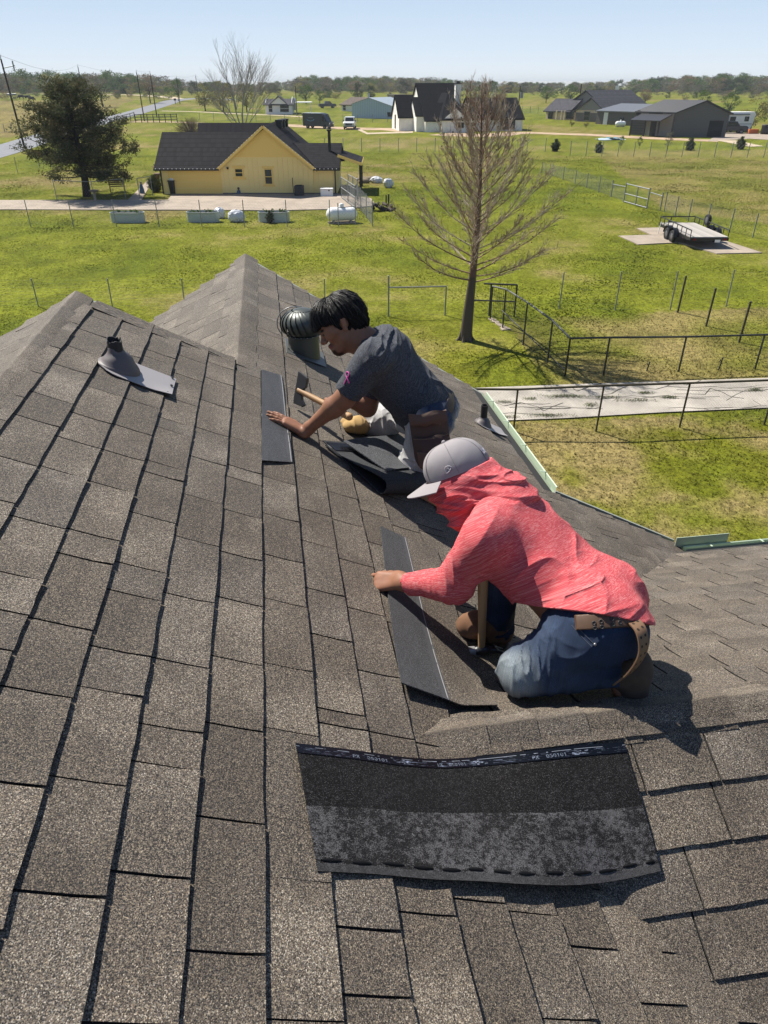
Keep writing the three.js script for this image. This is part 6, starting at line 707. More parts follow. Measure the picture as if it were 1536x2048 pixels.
{ // grey-gabled brick house
  const f = plan([1093, 238], [1192, 243]), h = building('brick_house', 'tan brick house with tall grey gables left of the dark barns', f), X = f.hit; const e = X(1120, 220)[1];
  { const x0 = X(1093, 220)[0], x1 = X(1140, 220)[0], r = X(1110, 197, -3)[1]; mesh('wall', box((x0 + x1) / 2, e / 2, -3, x1 - x0, e, 6), M.tanBrick, h); roofs(roofX(x0, x1, 0.2, -8, e, r, 0.5, 0.2), M.roofGrey, h); }
  { const x0 = X(1152, 221, 3)[0], x1 = X(1212, 221, 3)[0], e2 = X(1160, 220, 3)[1], r = X(1192, 195, 3)[1]; mesh('wall', join([box((x0 + x1) / 2, e2 / 2, -5, x1 - x0, e2, 16)]), M.tanBrick, h); mesh('gable_wall', slab([V(x0, e2, 3.1), V((x0 + x1) / 2, r - 0.3, 3.1), V(x1, e2, 3.1)], V(0, 0, -0.2)), M.greyWall, h); roofs(roofZ(x0, x1, 3, -16, e2, r, 0.5, 0.25), M.roofGrey, h); windowAt(h, x0 + (x1 - x0) * 0.4, e2 * 0.5, 1.8, 1.9, 3.08, M.greyWall); mesh('stone_skirt', box((x0 + x1) / 2, e2 * 0.4, 3.06, (x1 - x0) * 0.98, e2 * 0.75, 0.06), std({ color: lin(0.2, 0.18, 0.165) }), h); }
  { const x0 = X(1128, 215, -4)[0], x1 = X(1214, 215, -4)[0], r = X(1180, 180, -9)[1], e3 = X(1140, 214, -4)[1]; mesh('wall', wallsZ(x0, x1, -4, -22, e3, r, 0.2), M.greyWall, h); roofs(roofZ(x0, x1, -4, -22, e3, r, 0.6, 0.25), M.roofGrey, h); mesh('roof_pipe', bar(V(x0 + 3, e3 + 2, -6), V(x0 + 3, e3 + 5, -6), 0.12, 6), black, h); }
  for (const x of [1101, 1137, 1143]) { const [a, b] = X(x, 229, 0.3); windowAt(h, a, b, 1.4, 1.9, 0.3, black); } for (const x of [1112, 1122, 1128]) { const [a] = X(x, 235, 1.6); mesh('porch_post', box(a, e / 2, 1.6, 0.25, e, 0.25), M.tanBrick, h); }
  const g = plan([1191, 248], [1268, 252]), s = thing('shop_shed', 'brown metal shed with pale grey roof between the brick house and the dark barn', 'shed', g.A.clone(), g.turn), Y = g.hit, e0 = Y(1225, 222)[1], e1 = Y(1225, 210, -6)[1]; mesh('wall', join([box(g.w / 2, e0 / 2, -4, g.w, e0, 8)]), M.greyBoard, s); mesh('wainscot', box(g.w / 2, 0.45, 0.03, g.w, 0.9, 0.08), std({ color: lin(0.16, 0.14, 0.11) }), s); mesh('roof', slab([V(-0.3, e0, 0.4), V(g.w + 0.3, e0, 0.4), V(g.w + 0.3, e0 + 1.3, -9), V(-0.3, e0 + 1.3, -9)], V(0, -0.2, 0)), std({ color: lin(0.16, 0.165, 0.175), roughness: 0.4 }), s); { const [a] = Y(1211, 240); mesh('door', box(a, 1.2, 0.08, 1.1, 2.4, 0.06), M.white, s); } mesh('wall_unit', box(g.w * 0.68, e0 * 0.45, 0.3, 0.8, 0.6, 0.5), black, s);
}
{ // the big grey metal barn
  const f = plan([1269, 270], [1342, 274]), h = thing('grey_barn', 'large dark grey metal barn with roller door and lean-to porch', 'barn', f.A.clone(), f.turn), X = f.hit, e = X(1300, 222)[1], sideP = G(1449, 275), loc = h.worldToLocal ? (h.updateMatrixWorld(true), h.worldToLocal(sideP.clone())) : sideP; const W0 = f.w, D = 14.5, rdg = X(1325, 201, -D / 2)[1];
  // the gable end faces right of the long wall: ridge along x, end wall at x = W0
  const ex = W0; mesh('wall', box(W0 / 2 - 7, e / 2, -D / 2, W0 + 14, e, D), M.greyWall, h); h.children.pop();
  const B = V(loc.x, 0, loc.z), A0 = V(W0, 0, 0), dir = B.clone().sub(A0), Lg = dir.length(); dir.normalize(); const along = V(-1, 0, 0), L = W0;
  const P = (s, y, t) => A0.clone().addScaledVector(dir, s * Lg).addScaledVector(along, t).add(V(0, y, 0)), eR = e * 0.98, rt = (() => { const d = ray(1411, 202), o = V(0, EYE, 0); let best = 0, bd = 1e9; for (let y = 3; y < 14; y += 0.05) { const q = px(h.localToWorld(P(0.52, y, 0))); if (Math.abs(q[1] - 202) < bd) { bd = Math.abs(q[1] - 202); best = y; } } return best; })();
  const endShadeM = std({ color: lin(0.12, 0.117, 0.115), roughness: 0.65 }); mesh('wall', slab([P(0, 0, 0), P(1, 0, 0), P(1, eR, 0), P(0.5, rt, 0), P(0, e, 0)], along.clone().multiplyScalar(0.2)), endShadeM, h); mesh('wall', slab([P(0, 0, 0), P(0, e, 0), P(0, e, L), P(0, 0, L)], dir.clone().multiplyScalar(0.2)), M.greyWall, h); mesh('wall', slab([P(0, 0, L), P(0, e, L), P(0.5, rt, L), P(1, eR, L), P(1, 0, L)], along.clone().multiplyScalar(-0.2)), M.greyWall, h); mesh('wall', slab([P(1, 0, 0), P(1, 0, L), P(1, eR, L), P(1, eR, 0)], dir.clone().multiplyScalar(-0.2)), M.greyWall, h);  // visible end wall gets a darker wall grey, its shade put into the colour
  const rM = std({ color: lin(0.04, 0.04, 0.044), roughness: 0.45 }); mesh('roof', slab([P(-0.03, e - 0.1, -0.4), P(0.5, rt + 0.15, -0.4), P(0.5, rt + 0.15, L + 0.4), P(-0.03, e - 0.1, L + 0.4)], V(0, -0.2, 0)), rM, h); mesh('roof', slab([P(0.5, rt + 0.15, -0.4), P(1.03, eR - 0.1, -0.4), P(1.03, eR - 0.1, L + 0.4), P(0.5, rt + 0.15, L + 0.4)], V(0, -0.2, 0)), rM, h);
  mesh('roller_door', slab([P(0.66, 0.05, -0.05), P(0.92, 0.05, -0.05), P(0.92, e * 0.66, -0.05), P(0.66, e * 0.66, -0.05)], along.clone().multiplyScalar(0.04)), std({ color: lin(0.025, 0.025, 0.026) }), h);
  for (let i = 0; i < 3; i++) { const [a, b] = X(1304 + i * 8, 229); windowAt(h, a, b, 1.2, 0.9, 0.05, black, 'z', 0); } { const [a, b] = X(1277, 250), g = mesh('roller_door', box(a, b * 0.9, 0.05, 3.0, b * 1.9, 0.08), std({ color: lin(0.1, 0.1, 0.105) }), h); for (let i = 0; i < 7; i++) mesh('door_panel', box(a, 0.3 + i * b * 0.25, 0.1, 2.9, 0.08, 0.04), black, g); } { const [a] = X(1305, 262); mesh('door', box(a, 1.15, 0.06, 1.1, 2.3, 0.08), black, h); } { const [a, b] = X(1278, 226); mesh('barn_star', new THREE.CylinderGeometry(0.5, 0.5, 0.08, 5).rotateX(Math.PI / 2).translate(a, b, 0.08), std({ color: lin(0.02, 0.02, 0.02) }), h); }
  { const [x0] = X(1262, 240, 3.2), [x1] = X(1322, 240, 3.2), y = X(1290, 239, 3.2)[1] - 0.1; mesh('porch_roof', slab([V(x0, y, 3.4), V(x1, y, 3.4), V(x1, y + 0.9, 0.1), V(x0, y + 0.9, 0.1)], V(0, -0.15, 0)), rM, h); for (const x of [x0 + 0.2, (x0 + x1) / 2, x1 - 0.2]) mesh('porch_post', box(x, y / 2, 3.2, 0.2, y, 0.2), black, h); }
  const tb = thing('picnic_table', 'pale picnic table under the lean-to of the dark grey barn', 'table', G(1272, 268), 0.3); mesh('table_top', box(0, 0.74, 0, 1.8, 0.05, 0.75), M.white, tb); for (const s of [-1, 1]) { mesh('bench_seat', box(0, 0.44, s * 0.75, 1.8, 0.05, 0.28), M.white, tb); mesh('leg_frame', join([beam(V(s * 0.65, 0.02, -0.7), V(s * 0.65, 0.72, 0.2), 0.07, 0.07), beam(V(s * 0.65, 0.02, 0.7), V(s * 0.65, 0.72, -0.2), 0.07, 0.07), box(s * 0.65, 0.4, 0, 0.06, 0.07, 1.6)]), M.white, tb); }
}
{ const f = plan([1203, 205], [1240, 206]), h = building('white_house', 'distant white house with a steep gable and chimney among the trees', f), X = f.hit, r = X(1219, 181)[1], e = X(1205, 196)[1], x0 = X(1206, 196)[0], x1 = X(1237, 196)[0]; mesh('wall', wallsZ(x0, x1, 0, -9, e, r, 0.2), M.white, h); roofs(roofZ(x0, x1, 0, -9, e, r, 0.3, 0.2), M.roofGrey, h); mesh('chimney', box((x0 + x1) / 2 + 1, r + 0.3, -2, 1, 2.4, 1), M.white, h); }
// ---------------------------------------------------------------- trees
M.barkGrey = std({ color: lin(0.085, 0.068, 0.056), roughness: 1 }); M.barkPale = std({ color: lin(0.36, 0.33, 0.29), roughness: 0.9 }); M.barkRed = std({ vertexColors: true, roughness: 0.95 }); M.barkDark = std({ color: lin(0.04, 0.032, 0.027), roughness: 1 });
M.leaf = matte({ vertexColors: true, transmission: 0.3, thickness: 0 });
function limb(out, pts, r0, r1, sides, col) { const c = new THREE.CatmullRomCurve3(pts), n = Math.max(2, pts.length * 2 - 2), fr = c.computeFrenetFrames(n, false), P = [], N = [], ix = [];
  for (let i = 0; i <= n; i++) { const p = c.getPoint(i / n), r = mix(r0, r1, i / n); for (let k = 0; k < sides; k++) { const a = k / sides * 6.2832, nn = fr.normals[i].clone().multiplyScalar(Math.cos(a)).addScaledVector(fr.binormals[i], Math.sin(a)); N.push(nn.x, nn.y, nn.z); P.push(p.x + nn.x * r, p.y + nn.y * r, p.z + nn.z * r); } }
  for (let i = 0; i < n; i++) for (let k = 0; k < sides; k++) { const a = i * sides + k, b = i * sides + (k + 1) % sides; ix.push(a, b, b + sides, a, b + sides, a + sides); }
  const g = new THREE.BufferGeometry(); g.setAttribute('position', new THREE.Float32BufferAttribute(P, 3)); g.setAttribute('normal', new THREE.Float32BufferAttribute(N, 3)); g.setIndex(ix); out.push(col ? tint(g, col) : g); return c; }
function cards(out, p, n, size, spread, col, up = 0.4, asp = 0.55) { for (let i = 0; i < n; i++) { const q = p.clone().add(V((rnd() + rnd() + rnd() - 1.5) * spread, (rnd() + rnd() + rnd() - 1.5) * spread * 0.75, (rnd() + rnd() + rnd() - 1.5) * spread)), d = V(rr(-1, 1), rr(-up, 1), rr(-1, 1)).normalize(), e = V(rr(-1, 1), rr(-1, 1), rr(-1, 1)).cross(d).normalize().multiplyScalar(size * asp * rr(0.6, 1.2)); d.multiplyScalar(size * rr(0.6, 1.3)); const v = rr(0.65, 1.3); out.P.push(q.x - e.x, q.y - e.y, q.z - e.z, q.x + d.x, q.y + d.y, q.z + d.z, q.x + e.x, q.y + e.y, q.z + e.z); for (let k = 0; k < 3; k++) { out.C.push(col[0] * v, col[1] * v, col[2] * v); } } }
function cardGeo(o) { const g = new THREE.BufferGeometry(); g.setAttribute('position', new THREE.Float32BufferAttribute(o.P, 3)); g.setAttribute('color', new THREE.Float32BufferAttribute(o.C, 3)); g.computeVertexNormals(); return g; }
{ // the bare cypress: straight trunk, tiers of ascending limbs with fine drooping twigs
  const b = G(931, 680), H = heightTo(b, 203), t = thing('bare_tree', 'tall leafless conical tree with reddish limbs standing in the lawn behind the workers', 'tree', b), out = [], tw = [];
  const barkC = [0.10, 0.078, 0.062], redC = [0.34, 0.205, 0.15], paleC = [0.60, 0.49, 0.40], tr = [];
  const lean = y => V(0.18 * Math.sin(y * 0.5) * y / H + 0.02 * y, y, 0.05 * Math.sin(y * 0.8)); const tp = []; for (let i = 0; i <= 10; i++) tp.push(lean(H * i / 10)); limb(tr, [V(0, -0.1, 0), ...tp.slice(1, 4)], 0.235, 0.13, 10, barkC); limb(tr, tp.slice(3, 11), 0.132, 0.012, 8, redC.map(v => v * 0.5)); for (let k = 0; k < 6; k++) { const a = k * 1.05; limb(tr, [V(Math.cos(a) * 0.32, -0.05, Math.sin(a) * 0.32), V(Math.cos(a) * 0.2, 0.12, Math.sin(a) * 0.2), V(Math.cos(a) * 0.12, 0.6, Math.sin(a) * 0.12)], 0.07, 0.05, 6, barkC); }
  mesh('trunk', join(tr), M.barkRed, t);
  const y0 = heightTo(b, 560) * 0.96; for (let i = 0; i < 84; i++) { const f = i / 84, y = mix(y0, H * 0.97, Math.pow(f, 0.95)), h = (y - y0) / (H - y0), az = i * 2.399 + rr(-0.4, 0.4), L = (3.35 * Math.pow(1 - h, 0.62) + 0.1) * rr(0.72, 1.08) * (h < 0.04 ? 0.92 : 1), el = mix(0.16, 0.95, Math.pow(h, 0.7)) + rr(-0.08, 0.1), o = lean(y), d = V(Math.cos(az), 0, Math.sin(az));
    const pts = [0, 0.3, 0.62, 1].map((s, k) => o.clone().addScaledVector(d, L * s * Math.cos(el * (0.75 + 0.55 * s))).add(V(k ? rr(-0.06, 0.06) : 0, L * (s * Math.sin(el) + 0.24 * s * s), k ? rr(-0.06, 0.06) : 0))); const r = mix(0.036, 0.013, Math.pow(h, 0.6)) * rr(0.7, 1.15); const lc = pick([redC, redC, paleC, [0.22, 0.14, 0.105]]); const c = limb(out, pts, r, r * 0.18, 5, lc);
    const nt = Math.round(12 + L * 14); for (let k = 0; k < nt; k++) { const s = 0.14 + 0.85 * Math.pow(rnd(), 0.7), p = c.getPoint(s), tg = c.getTangent(s), sd = V(rr(-1, 1), rr(-0.25, 0.9), rr(-1, 1)).normalize(), tl = rr(0.16, 0.55) * (0.45 + 0.4 * L / 2.4), q1 = p.clone().addScaledVector(tg, tl * 0.5).addScaledVector(sd, tl * 0.35), q2 = q1.clone().addScaledVector(tg, tl * 0.35).addScaledVector(sd, tl * 0.3).add(V(0, 0.05 * rr(-1, 1.4), 0)); const cc = pick([paleC, redC, [0.56, 0.47, 0.38], [0.34, 0.27, 0.21]]); limb(tw, [p, q1, q2], 0.0072, 0.0035, 3, cc); for (let w = 0; w < 2; w++) { const u = V(rr(-1, 1), rr(-0.6, 1), rr(-1, 1)).normalize(); limb(tw, [q1, q1.clone().addScaledVector(tg, tl * 0.25).addScaledVector(u, tl * 0.28)], 0.0065, 0.0035, 3, cc); } if (rnd() < 0.05) { const g = new THREE.IcosahedronGeometry(rr(0.016, 0.026), 0); g.translate(q2.x, q2.y, q2.z); g.deleteAttribute('uv'); tw.push(tint(g, [0.06, 0.045, 0.03])); } } }
  mesh('limbs', join(out), M.barkRed, t); tag(mesh('twigs', join(tw), M.barkRed, t), null, null, null, 'stuff');
}
{ // big dark evergreen by the drive
  const b = G(174, 393), H = heightTo(b, 163), sc = (heightTo(b, 300) ? 1 : 1), mpp = G(274, 393).distanceTo(b) / 100, t = thing('evergreen_tree', 'broad dark evergreen tree beside the concrete drive left of the yellow house', 'tree', b), out = [], fo = { P: [], C: [] };
  limb(out, [V(0, -0.1, 0), V(0.1, 1.2, 0), V(0.15, 3, 0.1), V(0.05, 5.4, 0), V(0.0, H * 0.96, 0)], 0.36, 0.06, 9);
  for (let i = 0; i < 135; i++) { const h = Math.pow(rnd(), 0.95), y = mix(1.7, H * 0.97, h), az = i * 2.399 + rr(-0.3, 0.3), env = h < 0.25 ? mix(0.82, 1, h / 0.25) : Math.pow(1 - (h - 0.25) / 0.78, 0.62), L = 4.6 * env * rr(0.5, 1.12) * (Math.cos(az) > 0 ? 1 : 1.02), d = V(Math.cos(az), 0, Math.sin(az)), o = V(0.1, y - 0.08 * L, 0), el = mix(-0.02, 0.6, h);
    const pts = [0, 0.35, 0.7, 1].map(s => o.clone().addScaledVector(d, L * s).add(V(0, L * (Math.sin(el) * s + 0.07 * s * s - 0.05 * Math.sin(s * 3) - 0.3 * s * s * Math.max(0, 0.3 - h)), 0))); const c = limb(out, pts, 0.055 * (1.1 - h), 0.012, 4); const nb = Math.round(2 + L * 3.4); for (let k = 0; k < nb; k++) { const s = Math.pow(rnd(), 0.6) * 0.92 + 0.1, p = c.getPoint(Math.min(1, s)).add(V(rr(-1, 1) * 0.42 * s, rr(-0.25, 0.25), rr(-1, 1) * 0.42 * s)); const col = rnd() < 0.22 ? [0.17, 0.14, 0.07] : rnd() < 0.5 ? [0.12, 0.125, 0.055] : [0.07, 0.088, 0.042]; cards(fo, p, 30, 0.18, 0.34, col, 0.6, 0.26); } }
  mesh('trunk', join(out), M.barkDark, t); tag(mesh('crown', cardGeo(fo), M.leaf, t), null, null, null, 'stuff');
}
{ // pale bare tree behind the yellow house: several long rising stems
  const b = G(486, 262), H = heightTo(b, 94), t = thing('pale_tree', 'tall pale-barked leafless tree rising behind the yellow house roof', 'tree', b), out = [], tw = [];
  const grow = (p, d, L, r, lev) => { const e = p.clone().addScaledVector(d, L), m = p.clone().lerp(e, 0.5).add(V(rr(-1, 1), rr(-0.3, 0.3), rr(-1, 1)).multiplyScalar(L * 0.06)); const c = limb(lev < 3 ? out : tw, [p, m, e], r, r * 0.55, lev < 2 ? 6 : lev < 3 ? 4 : 3); if (lev > 4 || L < 0.35) return; const n = lev < 1 ? 5 : lev < 3 ? 4 : 3; for (let k = 0; k < n; k++) { const s = k === 0 ? 1 : rr(0.35, 1), q = c.getPoint(s), sp = lev < 1 ? 0.6 : 0.7, nd = d.clone().add(V(rr(-1, 1), rr(-0.15, 0.7), rr(-1, 1)).multiplyScalar(k === 0 ? 0.25 : sp)).normalize(); grow(q, nd, L * rr(0.52, 0.76), r * rr(0.42, 0.6), lev + 1); } };
  for (const [ax, L, r] of [[-0.52, 0.30, 0.14], [-0.2, 0.40, 0.17], [0.1, 0.43, 0.19], [0.38, 0.36, 0.15], [0.75, 0.28, 0.1], [-0.85, 0.25, 0.09]]) grow(V(ax * 0.6, -0.1, rr(-0.3, 0.3)), V(ax * 1.05, 1, rr(-0.3, 0.3)).normalize(), H * L * 1.1, r, 0);
  mesh('trunk', join(out), M.barkPale, t); tag(mesh('twigs', join(tw), std({ color: lin(0.24, 0.21, 0.18) }), t), null, null, null, 'stuff');
}
// crowns of several kinds, built once at unit height and reused
const crownKinds = {};
function crownOf(kind) { if (crownKinds[kind]) return crownKinds[kind]; const o = { P: [], C: [] }, tr = [], K = { round: [[0.085, 0.12, 0.03], [0.06, 0.095, 0.026], 26, 0.36, 0.62], olive: [[0.165, 0.15, 0.04], [0.11, 0.11, 0.035], 24, 0.34, 0.6], dark: [[0.035, 0.05, 0.022], [0.025, 0.038, 0.018], 26, 0.3, 0.55], brown: [[0.15, 0.105, 0.06], [0.11, 0.085, 0.055], 22, 0.30, 0.62], grey: [[0.11, 0.105, 0.075], [0.09, 0.085, 0.065], 18, 0.32, 0.6], bush: [[0.085, 0.105, 0.045], [0.06, 0.08, 0.036], 40, 0.4, 0.5] }[kind];
  const [c1, c2, n, rad, cy] = K.map((v, i) => i < 2 && kind !== 'bush' ? v.map(x => x * 1.8) : v); limb(tr, [V(0, -0.02, 0), V(0.01, 0.2, 0), V(0, 0.45, 0.01)], 0.028, 0.014, 5); for (let i = 0; i < 7; i++) { const a = i * 0.9; limb(tr, [V(0, 0.22 + 0.03 * i, 0), V(Math.cos(a) * rad * 0.4, 0.42 + 0.03 * i, Math.sin(a) * rad * 0.4), V(Math.cos(a) * rad * 0.75, 0.6 + 0.03 * i, Math.sin(a) * rad * 0.75)], 0.012, 0.004, 4); }
  for (let i = 0; i < n; i++) { const y = rr(-1, 1), a = i * 2.399, q = Math.sqrt(1 - y * y) * rr(0.55, 1) * (kind === 'bush' && y > 0 ? 1 - 0.4 * y : 1), p = V(Math.cos(a) * q * rad, cy + y * (1 - cy - 0.04), Math.sin(a) * q * rad); cards(o, p, kind === 'brown' || kind === 'grey' ? 44 : kind === 'bush' ? 110 : 66, 0.034, 0.115, rnd() < 0.5 ? c1 : c2, 0.4, 0.6); } const tg = join(tr); let cg = cardGeo(o); if (kind === 'bush') { const k = new THREE.IcosahedronGeometry(1, 3), P = k.attributes.position; for (let i = 0; i < P.count; i++) { const v = V(P.getX(i), P.getY(i), P.getZ(i)), n = 0.78 + 0.4 * fbm(v.x * 3, v.y * 3, v.z * 3, 3); const w = v.y > 0 ? 1 - 0.45 * v.y : 1; P.setXYZ(i, v.x * 0.32 * n * w, 0.46 + v.y * 0.4 * n, v.z * 0.32 * n * w); } k.computeVertexNormals(); k.deleteAttribute('uv'); cg = join([cg, tint(k, [0.045, 0.06, 0.027])]); } return crownKinds[kind] = [tg, cg]; }
function crownTree(name, label, kind, b, h, wide = 1, group, cat = 'tree') { const [tg, cg] = crownOf(kind), t = thing(name, label, cat, b, rnd() * 6.28, group); t.scale.set(h * wide, h, h * wide); mesh('trunk', tg, kind === 'brown' ? M.barkGrey : M.barkDark, t); tag(mesh('crown', cg, M.leaf, t), null, null, null, 'stuff'); return t; }
const TR = (label, kind, x, y, top, wide, group) => { const b = G(x, y); return crownTree('broadleaf_tree', label, kind, b, heightTo(b, top), wide, group); };
TR('yellow-green round tree by the pale path left of the bare tree', 'olive', 411, 222, 165, 1.05); TR('olive tree half hidden by the pale bare tree', 'olive', 448, 224, 160, 1.1); TR('olive tree just right of the pale bare trunk', 'olive', 494, 224, 166, 1); TR('brown leafless tree between two power poles by the road', 'brown', 301, 206, 146, 1.0); TR('mid-green round tree where the road bends', 'round', 357, 202, 158, 0.9); TR('green tree beside the far white cottage', 'round', 640, 208, 180, 1.2); TR('broad green tree behind the far white cottage', 'round', 612, 208, 170, 1.2);
TR('dark evergreen standing behind the pale blue barn', 'dark', 716, 208, 164, 0.8); TR('dark evergreen right of its twin behind the pale blue barn', 'dark', 742, 206, 170, 0.9); TR('round light green tree behind the farmhouse chimney', 'round', 955, 206, 173, 1.2); TR('large green tree left of the brick house', 'round', 1092, 206, 172, 1.1); TR('green tree behind the grey gable of the brick house', 'round', 1140, 206, 170, 1.2); TR('brownish tree behind the white gable house', 'brown', 1288, 214, 176, 1.1); TR('dense green tree behind the dark grey barn roof', 'round', 1404, 222, 180, 1.0); TR('tall dense green tree at the right end of the dark grey barn', 'round', 1456, 232, 186, 1.1); TR('olive tree with a leaning trunk at the right edge beyond the white trailer', 'olive', 1500, 262, 196, 1.3); TR('brown-green tree behind the white camper', 'olive', 1530, 232, 192, 1.2); TR('sparse olive tree far behind the evergreen', 'grey', 206, 214, 150, 1.2);
{ // round dark shrubs in a row and staked saplings across the right field
  for (const [x, y, top, lab] of [[1110, 303, 277, 'small dark round evergreen bush nearest the bare tree'], [1197, 306, 282, 'low dark round bush second from the bare tree'], [1379, 301, 274, 'dark round bush in front of the grey barn corner'], [1480, 299, 272, 'dark round bush at the far right of the row']]) { const b = G(x, y); crownTree('round_bush', lab, 'bush', b.clone().setY(b.y - 0.1), heightTo(b, top), 1.05, 'round evergreen bushes in the field', 'bush'); }
  for (const [x, y, top, lab] of [[1241, 297, 272, 'thin green sapling left of its pair in the right field'], [1278, 297, 274, 'thin sapling right of its pair in the right field'], [1334, 302, 262, 'bare staked sapling in front of the grey barn'], [1143, 254, 238, 'olive shrub in front of the brick house porch'], [1172, 256, 240, 'olive shrub in front of the brick house stone wall']]) { const b = G(x, y); crownTree('sapling', lab, y < 260 ? 'olive' : x === 1334 ? 'grey' : 'round', b, heightTo(b, top), y < 260 ? 1.1 : 0.7, null, 'sapling'); }
  const b = G(382, 268), H = heightTo(b, 234), t = thing('bare_shrub', 'rounded reddish leafless shrub behind the left roof of the yellow house', 'shrub', b), tw = []; for (let i = 0; i < 260; i++) { const a = i * 2.4, e = rr(0.25, 1.45), L = H * rr(0.7, 1.05), d = V(Math.cos(a) * Math.cos(e) * 1.3, Math.sin(e), Math.sin(a) * Math.cos(e)), m = d.clone().multiplyScalar(L * 0.5).add(V(0, -0.1, 0)), p = d.clone().multiplyScalar(L); limb(tw, [V(rr(-0.3, 0.3), 0, rr(-0.3, 0.3)), m, p], 0.022, 0.008, 3); for (let k = 0; k < 3; k++) limb(tw, [m.clone().lerp(p, rr(0, 0.8)), p.clone().add(V(rr(-1, 1), rr(-0.5, 0.5), rr(-1, 1)).multiplyScalar(0.5))], 0.01, 0.004, 3); } tag(mesh('stems', join(tw), std({ color: lin(0.17, 0.105, 0.085) }), t), null, null, null, 'stuff');
  const s = G(312, 384); crownTree('corner_shrub', 'green shrub at the left corner of the yellow house', 'bush', s, 1.3, 1.3, null, 'shrub');
}
{ // woods along the horizon
  const kinds = ['round', 'grey', 'olive', 'brown', 'dark', 'round', 'grey', 'grey']; const lists = {}; for (let i = 0; i < 900; i++) { const a = heading + rr(-0.62, 0.62), r = rr(430, 660), k = pick(kinds); (lists[k] ??= []).push([Math.sin(a) * r, -Math.cos(a) * r, rr(6.2, 10.2) * (noise3(a * 14, 2, 2) * 0.7 + 0.62)]); }
  for (let i = 0; i < 150; i++) { const a = heading + rr(-0.6, 0.6), r = rr(330, 420), k = pick(kinds); (lists[k] ??= []).push([Math.sin(a) * r, -Math.cos(a) * r, rr(2.5, 5.5)]); }
  for (const k in lists) { const im = new THREE.InstancedMesh(crownOf(k)[1], M.leaf, lists[k].length), m = new THREE.Matrix4(), q = new THREE.Quaternion(); lists[k].forEach(([x, z, h], i) => { q.setFromAxisAngle(V(0, 1, 0), rnd() * 6.28); const w = rr(1.1, 1.6); m.compose(V(x, landH(x, z) - h * 0.18, z), q, V(h * w, h, h * w)); im.setMatrixAt(i, m); }); im.name = numbered('woodland'); scene.add(im); tag(im, { round: 'far belt of mid-green trees along the horizon', grey: 'far belt of grey half-bare trees along the horizon', olive: 'far belt of olive trees along the horizon', brown: 'far belt of brown bare trees along the horizon', dark: 'far belt of dark evergreens along the horizon' }[k], 'woodland', null, 'stuff'); }
}
// ---------------------------------------------------------------- fences, gates and poles
M.galv = std({ color: lin(0.33, 0.34, 0.34), metalness: 0.45, roughness: 0.5 }); M.pipe = std({ color: lin(0.035, 0.036, 0.03), roughness: 0.6 }); M.rustPipe = std({ color: lin(0.075, 0.062, 0.035), roughness: 0.8 }); M.wire = std({ color: lin(0.24, 0.25, 0.25), metalness: 0.4, roughness: 0.6 });
const strand = (a, b, r) => { const d = b.clone().sub(a), s = V(-d.z, 0, d.x).normalize().multiplyScalar(r), g = new THREE.BufferGeometry(), u = V(0, r, 0), A = [a.clone().add(s), a.clone().sub(s), a.clone().add(u)], B = [b.clone().add(s), b.clone().sub(s), b.clone().add(u)], P = []; for (let k = 0; k < 3; k++) { const l = (k + 1) % 3; for (const p of [A[k], B[k], B[l], A[k], B[l], A[l]]) P.push(p.x, p.y, p.z); } g.setAttribute('position', new THREE.Float32BufferAttribute(P, 3)); g.computeVertexNormals(); return g; };
function netting(a, b, h0, h1, kind, step, r) { // wire between two posts: diamond or square mesh, or single strands
  const out = [], L = a.distanceTo(b), P = (s, h) => a.clone().lerp(b, s / L).add(V(0, h, 0)); if (kind === 'strand') { const n = Math.max(2, step); for (let i = 0; i < n; i++) out.push(strand(P(0, mix(h0, h1, i / (n - 1))), P(L, mix(h0, h1, i / (n - 1))), r)); return out; }
  if (kind === 'square') { for (let x = step; x < L; x += step) out.push(strand(P(x, h0), P(x + 0.001, h1), r)); for (let h = h0; h <= h1 + 0.001; h += step * 1.5) out.push(strand(P(0, h), P(L, h), r)); return out; }
  const H = h1 - h0; for (let x = -H; x < L; x += step) for (const s of [1, -1]) { let x0 = x, x1 = x + H, y0 = h0, y1 = h1; if (x0 < 0) { y0 += -x0; x0 = 0; } if (x1 > L) { y1 -= x1 - L; x1 = L; } if (y1 - y0 > 0.05) out.push(s > 0 ? strand(P(x0, y0), P(x1, y1), r) : strand(P(L - x0, y0), P(L - x1, y1), r)); } return out;
}
